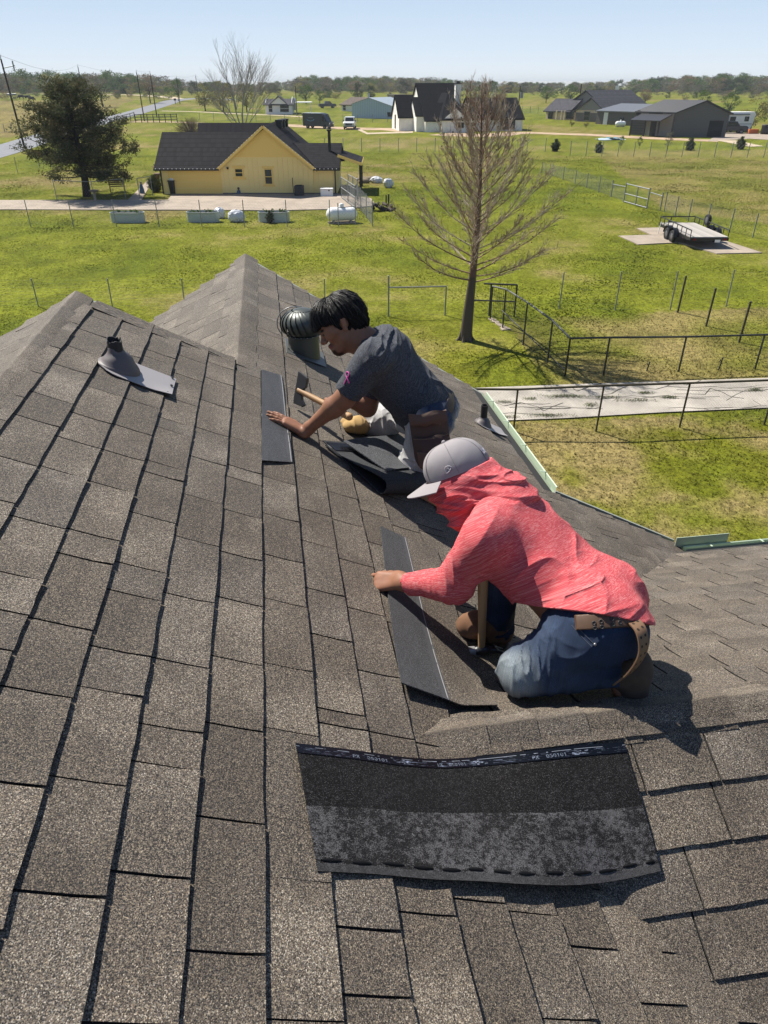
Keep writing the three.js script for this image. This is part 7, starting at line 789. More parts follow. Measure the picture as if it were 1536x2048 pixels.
function fenceRun(name, label, posts, h, o = {}) { // posts: world points; one thing with every post and rail a part of its own
  const base = posts[0].clone(), t = thing(name, label, o.cat ?? 'fence', base, 0, o.group), loc = posts.map(p => p.clone().sub(base)), pm = o.mat ?? M.galv, r = o.r ?? 0.03, hh = i => Array.isArray(h) ? h[i] : h, tilt = loc.map(() => V(rr(-1, 1), 0, rr(-1, 1)).multiplyScalar(o.tilt ?? 0.02)); const lo = o.mid;
  loc.forEach((p, i) => mesh('post', bar(p.clone().add(V(0, -0.1, 0)), p.clone().add(V(0, hh(i), 0)).add(tilt[i]), r, 8), pm, t)); const wires = [];
  for (let i = 0; i + 1 < loc.length; i++) { const a = loc[i], b = loc[i + 1]; if (o.skip?.includes(i)) continue; for (const k of o.rails ?? []) mesh('rail', bar(a.clone().add(V(0, hh(i) * k, 0)).addScaledVector(tilt[i], k), b.clone().add(V(0, hh(i + 1) * k, 0)).addScaledVector(tilt[i + 1], k), o.rr ?? r * 0.8, 7), o.railMat ?? pm, t); if (o.wire) wires.push(...netting(a, b, 0.05, Math.min(hh(i), hh(i + 1)) * (o.wireTop ?? 0.95), o.wire, o.step, o.wr ?? 0.0035)); }
  if (wires.length) tag(mesh('wire_mesh', join(wires), o.wireMat ?? M.wire, t), null, null, null, 'stuff'); return t;
}
const evenly = (a, b, n) => [...Array(n)].map((_, i) => { const p = a.clone().lerp(b, i / (n - 1)); p.y = landH(p.x, p.z); return p; });
{ // pipe fence along the old drive
  const ps = [[905, 866], [1027, 862], [1192, 862], [1359, 854], [1528, 849], [1700, 840]].map(([x, y]) => G(x, y)), hs = ps.map((p, i) => heightTo(p, [777, 777, 770, 764, 758, 752][i]));
  fenceRun('pipe_fence', 'rusty pipe fence with fine wire along the near side of the old pale drive', ps, hs, { r: 0.026, rails: [0.985], rr: 0.03, mat: M.rustPipe, wire: 'diamond', step: 0.075, wr: 0.0016, wireTop: 0.94, tilt: 0.01, wireMat: std({ color: lin(0.12, 0.115, 0.1) }) });
}
{ // pen of dark pipe and square wire beside the bare tree
  const c0 = G(980, 640), c1 = G(1130, 752), far = [[980, 640], [1005, 658], [1046, 690], [1095, 725], [1130, 752]].map(([x, y]) => G(x, y)), hs = [572, 577, 604, 640, 676].map((y, i) => heightTo(far[i], y));
  fenceRun('pen_fence', 'dark pipe fence with square wire running from the bare tree to the pen corner', far, hs, { r: 0.03, rails: [0.985], rr: 0.034, mat: M.pipe, railMat: std({ color: lin(0.12, 0.125, 0.11), roughness: 0.6 }), wire: 'square', step: 0.1, wr: 0.0022, tilt: 0.0, wireMat: M.pipe });
  const nr = [[1130, 752], [1207, 750], [1357, 743], [1510, 737], [1660, 730]].map(([x, y]) => G(x, y)), hn = [676, 674, 672, 669, 666].map((y, i) => heightTo(nr[i], y));
  fenceRun('pen_fence', 'dark pipe fence with square wire along the far side of the old drive', nr, hn, { r: 0.03, rails: [0.985], rr: 0.032, mat: M.pipe, wire: 'square', step: 0.1, wr: 0.0022, tilt: 0.0, wireMat: M.pipe });
  const g0 = G(978, 632), g1 = G(1028, 634), hg = heightTo(g1, 570), t = thing('pen_gate', 'black pipe gate frame at the inner end of the pen beside the tree trunk', 'gate', g0); const q = g1.clone().sub(g0), A = (s, h) => q.clone().multiplyScalar(s).add(V(0, h, 0)); for (const s of [0, 1]) mesh('post', bar(A(s, -0.1), A(s, hg), 0.036, 8), M.pipe, t); mesh('rail', bar(A(-0.3, hg), A(1, hg), 0.034, 8), M.pipe, t); mesh('rail', bar(A(-0.9, hg * 0.48), A(1, hg * 0.48), 0.03, 8), M.pipe, t); const w = []; for (let i = 1; i < 14; i++) w.push(bar(A(i / 14, 0.1), A(i / 14, hg), 0.005, 4)); tag(mesh('wire_mesh', join(w), M.pipe, t), null, null, null, 'stuff');
  const b0 = thing('pen_brace', 'dark diagonal brace pole lying through the pen wire by the tree', 'pole', G(1000, 668)); const e = G(1128, 742).sub(G(1000, 668)); mesh('pole', bar(V(0, 0.85, 0), e.add(V(0, 0.05, 0)), 0.025, 6), M.pipe, b0);
  for (const [x, y, top, lab] of [[1355, 625, 553, 'dark free-standing fence post furthest from the drive'], [1412, 652, 578, 'dark free-standing fence post in the middle of three'], [1478, 684, 604, 'dark free-standing fence post nearest the pen wire']]) { const b = G(x, y), p = thing('fence_post', lab, 'post', b, 0, 'free-standing dark posts'), h = heightTo(b, top); mesh('shaft', bar(V(0, -0.1, 0), V(0.03, h, 0), 0.04, 8), M.rustPipe, p); mesh('post_cap', new THREE.SphereGeometry(0.043, 8, 5).translate(0.03, h, 0), M.pipe, p); }
  for (const [x, y, top, lab] of [[1293, 742, 724, 'short thorny dark stake inside the pen wire'], [1437, 739, 715, 'forked dark stake inside the right of the pen wire']]) { const b = G(x, y), p = thing('stake', lab, 'stake', b), h = heightTo(b, top); mesh('stem', bar(V(0, -0.05, 0), V(0.05, h, 0), 0.022, 6), M.pipe, p); mesh('spur', bar(V(0.03, h * 0.55, 0), V(-0.05, h * 0.9, 0.02), 0.012, 5), M.pipe, p); }
  { const st = []; for (let i = 0; i < 9; i++) { const a = G(mix(984, 1012, i / 8) + rr(-2, 2), mix(640, 660, i / 8)), o = thing('edging_stone', ['flat pale stone at the foot of the pen fence, furthest from the viewer', 'pale stone second from the gate post', 'grey flat stone third along the pen fence', 'pale cracked stone fourth along the pen fence', 'middle flat stone of the row along the pen fence', 'pale stone just past the middle of the row', 'flat stone third from the near end of the row', 'pale stone second from the near end of the row', 'nearest pale stone of the row along the pen fence'][i], 'stone', a, rr(0, 3), 'flat stones along the pen fence'); mesh('stone_block', new RoundedBoxGeometry(rr(0.24, 0.36), 0.07, rr(0.14, 0.2), 2, 0.02).translate(0, 0.02, 0), M.concrete, o); } }
}
{ // wire fence behind the house, with the pipe frame of an unhung gate
  const L = [[-60, 612], [77, 613], [225, 614], [370, 614], [500, 613], [650, 612]].map(([x, y]) => G(x, y)), hL = L.map((p, i) => heightTo(p, 557));
  fenceRun('wire_fence', 'galvanised wire fence across the back lawn left of the workers', L, hL, { r: 0.024, wire: 'strand', step: 8, wr: 0.002, tilt: 0.03 });
  const Rr = [[1118, 618], [1230, 621], [1340, 620], [1452, 614], [1580, 608]].map(([x, y]) => G(x, y)), hR = [545, 542, 542, 540, 538].map((y, i) => heightTo(Rr[i], y));
  fenceRun('wire_fence', 'galvanised wire fence across the lawn right of the bare tree', Rr, hR, { r: 0.026, wire: 'strand', step: 8, wr: 0.002, tilt: 0.04 });
  const a = G(777, 633), b = G(890, 631), t = thing('gate_frame', 'galvanised pipe gate opening of two posts and a top rail left of the bare tree', 'gate', a), q = b.clone().sub(a), h = heightTo(a, 553), h2 = heightTo(b, 572); mesh('post', bar(V(0, -0.1, 0), V(0, h, 0), 0.032, 8), M.galv, t); mesh('post', bar(q.clone().add(V(0, -0.1, 0)), q.clone().add(V(0, h2, 0)), 0.03, 8), M.galv, t); mesh('rail', bar(V(0, h2 * 0.98, 0), q.clone().add(V(0, h2 * 0.99, 0)), 0.026, 8), M.galv, t); mesh('post_cap', new THREE.SphereGeometry(0.036, 8, 6).translate(0, h, 0), M.galv, t);
  tag(mesh('wire_mesh', join(netting(V(0, 0, 0), q, 0.05, h2 * 0.94, 'strand', 8, 0.002)), M.wire, t), null, null, null, 'stuff');
}
{ // chain-link round the yellow house yard
  const A = G(62, 454), B = G(745, 453), n = 9, ps = [G(-30, 454), ...evenly(A, B, n)]; fenceRun('chain_link_fence', 'chain-link fence in front of the concrete drive and the metal planters', ps, heightTo(G(342, 453), 399), { r: 0.028, wire: 'diamond', step: 0.22, wr: 0.004, tilt: 0.02, rails: [] });
  const C = [[745, 453], [733, 436], [722, 422], [714, 412]].map(([x, y]) => G(x, y)); fenceRun('chain_link_fence', 'short chain-link fence running back beside the white gas tank', C, 1.55, { r: 0.03, wire: 'diamond', step: 0.2, wr: 0.004, tilt: 0.01 });
  const T = [[677, 453], [711, 450]].map(([x, y]) => G(x, y)); fenceRun('rail_frame', 'low pipe rail standing over the white gas tank', T, 1.4, { r: 0.03, rails: [0.8], tilt: 0.0, cat: 'rail' });
  for (const [p, q, lab] of [[[683, 398], [711, 420], 'open galvanised yard gate nearest the white chest'], [[697, 392], [716, 404], 'galvanised yard gate leaf behind the open one']]) { const a = G(...p), b = G(...q), t = thing('yard_gate', lab, 'gate', a), d = b.clone().sub(a), F = (s, h) => d.clone().multiplyScalar(s).add(V(0, h, 0)); for (const s of [0, 0.5, 1]) mesh('upright', bar(F(s, 0.1), F(s, 1.65), 0.035, 8), M.galv, t); for (const h of [0.15, 0.85, 1.6]) mesh('rail', bar(F(0, h), F(1, h), 0.03, 8), M.galv, t); tag(mesh('wire_mesh', join(netting(V(0, 0, 0), d, 0.15, 1.6, 'diamond', 0.2, 0.004)), M.wire, t), null, null, null, 'stuff'); }
  const gl = [[115, 402], [190, 405], [252, 398], [280, 397], [306, 392]].map(([x, y]) => G(x, y)); fenceRun('chain_link_fence', 'chain-link fence with top rail between the evergreen trunk and the walkway', gl, 1.5, { r: 0.03, rails: [0.98], wire: 'diamond', step: 0.24, wr: 0.004, tilt: 0.02, skip: [2] });
  fenceRun('wire_fence', 'wire fence on thin posts at the left roadside', [[36, 346], [80, 336], [150, 318], [215, 300]].map(([x, y]) => G(x, y)), 1.5, { r: 0.03, wire: 'strand', step: 5, wr: 0.004 });
}
{ // fence with double gates on the right, and the long far fences
  const ln = [[1083, 346], [1104, 352], [1126, 360], [1150, 368], [1173, 376], [1197, 385], [1222, 394]].map(([x, y]) => G(x, y)), ln2 = [[1328, 424], [1350, 433], [1376, 442], [1412, 452], [1458, 465], [1505, 476], [1560, 488]].map(([x, y]) => G(x, y));
  fenceRun('chain_link_fence', 'chain-link fence receding past the bare tree, left of the double gate', ln, ln.map((p, i) => heightTo(p, [324, 328, 333, 340, 346, 352, 360][i])), { r: 0.035, wire: 'diamond', step: 0.2, wr: 0.0045, tilt: 0.02 });
  fenceRun('chain_link_fence', 'chain-link fence behind the trailer, right of the double gate', ln2, ln2.map((p, i) => heightTo(p, [384, 392, 398, 407, 417, 427, 438][i])), { r: 0.035, wire: 'diamond', step: 0.2, wr: 0.0045, tilt: 0.03 });
  const G4 = [[1222, 394], [1247, 405], [1293, 418], [1320, 422]].map(([x, y]) => G(x, y)), hs = [362, 365, 376, 385].map((y, i) => heightTo(G4[i], y)); const t = thing('double_gate', 'galvanised double field gate in the chain-link fence beyond the trailer', 'gate', G4[0]), Q = G4.map(p => p.clone().sub(G4[0])), up = (p, h) => p.clone().add(V(0, h, 0)); Q.forEach((p, i) => mesh('post', bar(up(p, -0.1), up(p, hs[i]), 0.05, 8), M.galv, t)); mesh('rail', bar(up(Q[0], hs[0] * 0.8), up(Q[1], hs[1] * 0.78), 0.035, 7), M.galv, t); mesh('rail', bar(up(Q[2], hs[2] * 0.8), up(Q[3], hs[3] * 0.8), 0.035, 7), M.galv, t); for (const k of [0.06, 0.45, 0.93]) mesh('rail', bar(up(Q[1], hs[1] * k), up(Q[2], hs[2] * k), 0.04, 7), M.galv, t); { const m = Q[1].clone().lerp(Q[2], 0.52); mesh('upright', bar(up(m, 0.08), up(m, hs[1] * 0.93), 0.045, 8), M.galv, t); } tag(mesh('wire_mesh', join([0, 1, 2].flatMap(i => netting(Q[i], Q[i + 1], 0.08, Math.min(hs[i], hs[i + 1]) * 0.8, 'diamond', 0.2, 0.0045))), M.wire, t), null, null, null, 'stuff');
  fenceRun('wire_fence', 'long wire fence across the field between the yellow house and the farmhouse', evenly(G(650, 304), G(1090, 304), 13), 1.7, { r: 0.045, wire: 'diamond', step: 0.5, wr: 0.008, tilt: 0.02 });
  fenceRun('wire_fence', 'long wire fence across the field in front of the barns', evenly(G(1140, 312), G(1560, 316), 14), 1.7, { r: 0.045, wire: 'diamond', step: 0.5, wr: 0.008, tilt: 0.03 });
  fenceRun('wire_fence', 'wire fence in front of the pale blue barn', evenly(G(400, 241), G(775, 245), 14), 1.6, { r: 0.06, wire: 'strand', step: 4, wr: 0.01 });
  fenceRun('wire_fence', 'distant wire fence left of the brick house', evenly(G(1000, 222), G(1092, 228), 7), 1.6, { r: 0.06, wire: 'strand', step: 4, wr: 0.012 });
  const bd = [[203, 268], [212, 262], [222, 257], [236, 251], [248, 247], [262, 243], [270, 240]].map(([x, y]) => G(x, y)); fenceRun('board_fence', 'black three-rail fence along the road behind the evergreen', bd, 1.7, { r: 0.09, rails: [0.35, 0.65, 0.95], rr: 0.07, mat: black, tilt: 0 }); fenceRun('board_fence', 'black three-rail fence across the farm lane entrance', evenly(G(272, 246), G(355, 245), 8), 1.8, { r: 0.09, rails: [0.35, 0.65, 0.95], rr: 0.07, mat: black, tilt: 0 });
  fenceRun('wire_fence', 'wire fence along the far field left of the road', evenly(G(-20, 268), G(90, 256), 9), 1.4, { r: 0.07, wire: 'strand', step: 4, wr: 0.012 });
}
{ // power poles and the lines between them
  const pole = (x, y, top, lab, lean = 0, cross = 0) => { const b = G(x, y), h = heightTo(b, top), t = thing('power_pole', lab, 'utility pole', b), r = Math.max(0.14, h * 0.014); mesh('shaft', bar(V(0, -0.2, 0), V(lean, h, 0), r, 8, r * 0.7), M.barkDark, t); mesh('insulator', bar(V(lean, h, 0), V(lean, h + 0.5, 0), r * 0.4, 6), M.galv, t); if (cross) { mesh('crossarm', bar(V(lean - 0.1, h * 0.9, 0), V(lean + 1.6, h * 0.93, 0), 0.06, 6), M.galv, t); mesh('fuse_bracket', join([bar(V(lean + 1.4, h * 0.88, 0), V(lean + 1.4, h * 0.98, 0), 0.09, 6), bar(V(lean - 0.3, h * 0.62, 0), V(lean + 0.9, h * 0.62, 0), 0.12, 6)]), M.galv, t); } return V(b.x + lean, b.y + h + 0.4, b.z); };
  const p1 = pole(50, 298, 118, 'tall power pole with a side bracket at the far left', -0.35, 1), p2 = pole(172, 218, 133, 'power pole rising behind the evergreen', 0, 0), p3 = pole(289, 242, 145, 'slim power pole left of the brown tree', -0.1), p4 = pole(314, 235, 147, 'slim power pole right of the brown tree', -0.1), p5 = pole(360, 208, 155, 'power pole where the road bends away', 0), p6 = pole(397, 200, 152, 'small distant power pole above the yellow-green tree', 0), p7 = pole(594, 232, 172, 'dark service pole beside the far white cottage'), p8 = pole(1033, 252, 172, 'pale power pole with a transformer between the farmhouse and the brick house', 0.1);
  { const b = G(1033, 252), t = thing('transformer', 'small grey transformer can hung high on the pale power pole', 'transformer', b), h = heightTo(b, 190); mesh('tank', bar(V(0.45, h - 0.6, 0.3), V(0.45, h + 0.5, 0.3), 0.35, 10), M.galv, t); mesh('bushing', bar(V(0.45, h + 0.5, 0.3), V(0.45, h + 0.9, 0.3), 0.08, 6), black, t); }
  const wire = (a, b, sag, lab) => { const m = a.clone().lerp(b, 0.5).add(V(0, -sag, 0)); tag(mesh('power_line', tubeAlong([a, a.clone().lerp(b, 0.25).add(V(0, -sag * 0.75, 0)), m, a.clone().lerp(b, 0.75).add(V(0, -sag * 0.75, 0)), b], 0.022, 16, 3), std({ color: lin(0.12, 0.12, 0.13) }), scene), lab, 'power line'); };
  wire(p1, p2, 1.6, 'thin power line from the leftmost pole to the pole behind the evergreen'); wire(p2, p5, 1.2, 'thin power line running on behind the brown tree'); wire(p3, p4, 0.2, 'short power line between the two slim poles'); wire(p5, p6, 0.6, 'thin distant power line above the road bend'); wire(p8, G(1700, 215).add(V(0, 9, 0)), 2.5, 'thin power line running right from the pale pole');
}
// ---------------------------------------------------------------- vehicles and yard things
const tyreM = std({ color: lin(0.014, 0.014, 0.015), roughness: 0.85 }), rimM = std({ color: lin(0.25, 0.25, 0.26), metalness: 0.6, roughness: 0.4 });
function wheel(parent, x, y, z, r, w, axis = 'z') { const g = new THREE.Group(); g.name = 'wheel'; g.position.set(x, y, z); if (axis === 'x') g.rotation.y = Math.PI / 2; parent.add(g); mesh('tyre', lathe([[r * 0.58, -w / 2], [r * 0.9, -w / 2], [r, -w * 0.3], [r, w * 0.3], [r * 0.9, w / 2], [r * 0.58, w / 2]], 20).rotateX(Math.PI / 2), tyreM, g); mesh('rim', lathe([[0, w * 0.22], [r * 0.2, w * 0.3], [r * 0.5, w * 0.2], [r * 0.6, w * 0.46], [r * 0.6, -w * 0.46], [0, -w * 0.3]], 16).rotateX(Math.PI / 2), rimM, g); }
const bodyOf = (pts, w, bev = 0.05) => { const g = new THREE.ExtrudeGeometry(new THREE.Shape(pts.map(p => new THREE.Vector2(...p))), { depth: w - 2 * bev, bevelEnabled: true, bevelSize: bev, bevelThickness: bev, bevelSegments: 2, curveSegments: 4 }); g.translate(0, 0, -w / 2 + bev); return g; };
{ // dark delivery van: body along local x, front at +x
  const b = G(637, 257), L = 6.2, s = 1, t = thing('delivery_van', 'dark blue-grey delivery van with a pale curved stripe parked on the dirt lane', 'van', b, -0.62); const pm = std({ color: lin(0.035, 0.042, 0.055), roughness: 0.35 });
  mesh('cargo_body', bodyOf([[-3.1, 0.5], [1.3, 0.5], [1.3, 2.75], [-3.0, 2.75], [-3.1, 2.6]], 2.1), pm, t); mesh('cab', bodyOf([[1.3, 0.45], [3.1, 0.45], [3.1, 1.15], [2.6, 1.3], [1.9, 2.6], [1.3, 2.72]], 2.0), pm, t); mesh('roof_panel', new RoundedBoxGeometry(4.3, 0.1, 2.0, 2, 0.04).translate(-0.9, 2.79, 0), std({ color: lin(0.35, 0.42, 0.48), roughness: 0.4 }), t);
  mesh('windscreen', slab([V(2.66, 1.36, -0.85), V(2.66, 1.36, 0.85), V(2.02, 2.5, 0.8), V(2.02, 2.5, -0.8)], V(-0.02, -0.02, 0)), glassM, t); for (const z of [1.01, -1.01]) mesh('side_window', slab([V(1.5, 1.4, z), V(2.45, 1.4, z), V(1.95, 2.3, z), V(1.5, 2.3, z)], V(0, 0, z > 0 ? 0.015 : -0.015)), glassM, t); for (const z of [0.75, -0.75]) mesh('headlight', new RoundedBoxGeometry(0.1, 0.22, 0.36, 2, 0.03).translate(3.14, 0.95, z), M.white, t); mesh('grille', box(3.14, 0.75, 0, 0.06, 0.26, 0.9), black, t); mesh('bumper', box(3.16, 0.45, 0, 0.16, 0.22, 1.95), black, t); for (const z of [1.16, -1.16]) mesh('mirror', box(2.2, 1.6, z, 0.15, 0.4, 0.2), black, t);
  for (const x of [-2.0, 2.1]) for (const z of [0.92, -0.92]) wheel(t, x, 0.4, z, 0.4, 0.26); const arc = []; for (let i = 0; i <= 8; i++) arc.push(V(mix(-2.1, -0.3, i / 8), 1.62 - 0.24 * Math.sin(i / 8 * Math.PI), 1.07)); mesh('curved_stripe', join([tubeAlong(arc, 0.055, 16, 5), bar(V(-0.5, 1.72, 1.07), V(-0.28, 1.63, 1.07), 0.05, 5)]), std({ color: lin(0.16, 0.42, 0.65) }), t); mesh('stripe', box(-1.2, 2.0, 1.062, 1.1, 0.14, 0.01), std({ color: lin(0.2, 0.22, 0.25) }), t);
}
function pickup(name, label, b, turn, col, sc = 1) { const t = thing(name, label, 'pickup truck', b, turn); t.scale.setScalar(sc); const pm = std({ color: col, roughness: 0.3 }); mesh('body', bodyOf([[-2.8, 0.5], [2.7, 0.5], [2.75, 1.0], [2.5, 1.15], [1.2, 1.2], [-2.8, 1.2]], 1.95, 0.06), pm, t); mesh('cab', bodyOf([[-0.9, 1.15], [1.35, 1.15], [0.75, 1.85], [-0.75, 1.88]], 1.7, 0.06), pm, t); mesh('windscreen', slab([V(1.36, 1.22, -0.76), V(1.36, 1.22, 0.76), V(0.84, 1.8, 0.7), V(0.84, 1.8, -0.7)], V(0.02, 0.02, 0)), glassM, t); for (const z of [0.862, -0.862]) mesh('side_window', slab([V(-0.8, 1.28, z), V(1.1, 1.28, z), V(0.7, 1.76, z), V(-0.7, 1.78, z)], V(0, 0, z > 0 ? 0.012 : -0.012)), glassM, t); mesh('grille', box(2.8, 0.85, 0, 0.05, 0.32, 1.2), std({ color: lin(0.1, 0.1, 0.1) }), t); mesh('bumper', box(2.84, 0.5, 0, 0.16, 0.2, 1.9), rimM, t); for (const z of [0.78, -0.78]) mesh('headlight', box(2.8, 0.88, z, 0.06, 0.24, 0.3), std({ color: lin(0.7, 0.7, 0.7), roughness: 0.2 }), t); for (const x of [-1.75, 1.75]) for (const z of [0.86, -0.86]) wheel(t, x, 0.4, z, 0.4, 0.26); for (const z of [1.05, -1.05]) mesh('mirror', box(0.95, 1.3, z, 0.12, 0.2, 0.22), black, t); return t; }
pickup('pickup_truck', 'white pickup truck facing the viewer on the dirt lane near the van', G(700, 258), -1.75, lin(0.80, 0.81, 0.82), 1.15); pickup('pickup_truck', 'dark pickup parked in front of the white camper by the grey barn', G(1458, 267), -0.25, lin(0.02, 0.022, 0.03), 1.05); pickup('pickup_truck', 'dark truck parked by the trees left of the pale blue barn', G(655, 216), 0.15, lin(0.03, 0.04, 0.055));
{ // white camper trailer
  const b = G(1474, 266), t = thing('camper_trailer', 'white camper trailer standing right of the dark grey barn', 'camper', b.add(V(0, 0, -4)), 0.05); mesh('body', bodyOf([[-4.6, 0.55], [4.4, 0.55], [4.7, 1.5], [4.9, 3.0], [4.6, 3.3], [-4.4, 3.3], [-4.7, 3.0]], 2.4, 0.08), M.white, t); for (const [x, w] of [[-2.6, 1.0], [0.2, 1.2], [3.2, 0.9]]) windowAt(t, x, 2.2, w, 0.8, 1.21, black, 'z', 0); mesh('door', box(-0.9, 1.75, 1.21, 0.75, 2.0, 0.03), std({ color: lin(0.6, 0.6, 0.6) }), t); mesh('stripe', box(0, 1.35, 1.205, 9.0, 0.12, 0.02), std({ color: lin(0.28, 0.28, 0.3) }), t); mesh('awning_roll', bar(V(-3.4, 2.95, 1.3), V(3.6, 2.95, 1.3), 0.1, 8), M.galv, t); for (const x of [-0.6, 0.4]) wheel(t, x, 0.38, 1.0, 0.38, 0.25); mesh('skirt', box(0, 0.4, 1.1, 8.6, 0.4, 0.08), std({ color: lin(0.1, 0.1, 0.1) }), t);
  const o = thing('orange_barrier', 'small orange barrier block on the pale pad by the camper', 'barrier', G(1505, 268)); mesh('block', bodyOf([[-1, 0], [1, 0], [0.9, 0.75], [-0.9, 0.75]], 0.5, 0.05), std({ color: lin(0.75, 0.2, 0.06) }), o); mesh('foot', box(0, 0.06, 0, 2.2, 0.12, 0.7), std({ color: lin(0.5, 0.14, 0.05) }), o); const d = thing('waste_drum', 'dark drum at the right edge of the pale pad', 'drum', G(1528, 269)); mesh('barrel', lathe([[0, 0], [0.7, 0], [0.72, 0.5], [0.7, 1.0], [0.72, 1.5], [0.66, 1.55], [0, 1.5]], 16), black, d); mesh('lid', lathe([[0, 1.62], [0.74, 1.58], [0.74, 1.5]], 16), black, d);
}
{ // utility trailer on its slab: tandem axles, pipe rails, plank deck, tongue at the far end
  const fr = G(1415, 499), bk = G(1349, 467), dir = bk.clone().sub(fr).setY(0), Ld = dir.length() * 0.98; dir.normalize(); const t = thing('utility_trailer', 'black flatbed trailer with pipe rails parked on the concrete pad', 'trailer', fr.clone().lerp(bk, 0.5), Math.atan2(-dir.z, dir.x)), m = std({ color: lin(0.014, 0.014, 0.015), roughness: 0.45 }), hL = Ld / 2, w = 1.05, y = 0.62;
  for (let i = 0; i < 9; i++) mesh('deck_board', box(0, y, -w + 0.12 + i * (2 * w - 0.24) / 8, Ld - 0.1, 0.045, 0.222), std({ color: lin(0.40 + 0.05 * (i % 3), 0.37 + 0.045 * (i % 3), 0.33 + 0.04 * (i % 3)), roughness: 0.9 }), t);
  mesh('chassis', join([box(0, y - 0.1, w, Ld, 0.14, 0.06), box(0, y - 0.1, -w, Ld, 0.14, 0.06), box(-hL, y - 0.1, 0, 0.07, 0.16, 2 * w), box(hL, y - 0.1, 0, 0.07, 0.14, 2 * w), ...[-0.5, 0, 0.5].map(k => box(k * hL, y - 0.1, 0, 0.06, 0.1, 2 * w))]), m, t); mesh('plate', box(-hL - 0.05, y - 0.18, 0.45, 0.02, 0.14, 0.3), M.white, t); for (const z of [0.85, -0.85]) mesh('tail_light', box(-hL - 0.04, y - 0.1, z, 0.03, 0.09, 0.16), std({ color: lin(0.3, 0.01, 0.01) }), t);
  for (const z of [w, -w]) { for (const h of [0.36]) mesh('rail', bar(V(-hL + 0.1, y + h, z), V(hL, y + h, z), 0.03, 7), m, t); for (let i = 0; i < 8; i++) { const x = mix(-hL + 0.1, hL, i / 7); mesh('rail_post', bar(V(x, y - 0.05, z), V(x, y + 0.36, z), 0.025, 6), m, t); } const fd = []; for (const x of [-0.42, 0.42]) { fd.push(surf(10, 1, (s, v) => V(x - Math.cos(s * Math.PI) * 0.44, 0.37 + Math.sin(s * Math.PI) * 0.44, z + (z > 0 ? 1 : -1) * (0.05 + 0.28 * v)))); wheel(t, x, 0.34, z + (z > 0 ? 0.2 : -0.2), 0.34, 0.22); } mesh('fender', join(fd), m, t); }
  mesh('rail', bar(V(hL, y + 0.36, -w), V(hL, y + 0.36, w), 0.03, 7), m, t); mesh('tongue', join([beam(V(hL, y - 0.12, 0.7), V(hL + 1.2, y - 0.12, 0), 0.08, 0.12), beam(V(hL, y - 0.12, -0.7), V(hL + 1.2, y - 0.12, 0), 0.08, 0.12), bar(V(hL + 1.0, 0.02, 0), V(hL + 1.0, y + 0.2, 0), 0.035, 8)]), m, t); wheel(t, hL * 0.3, y + 0.42, w + 0.04, 0.31, 0.2); mesh('jack_stand', bar(V(hL - 0.25, 0.0, -w - 0.1), V(hL - 0.2, y + 0.1, -w), 0.025, 6), M.white, t);
}
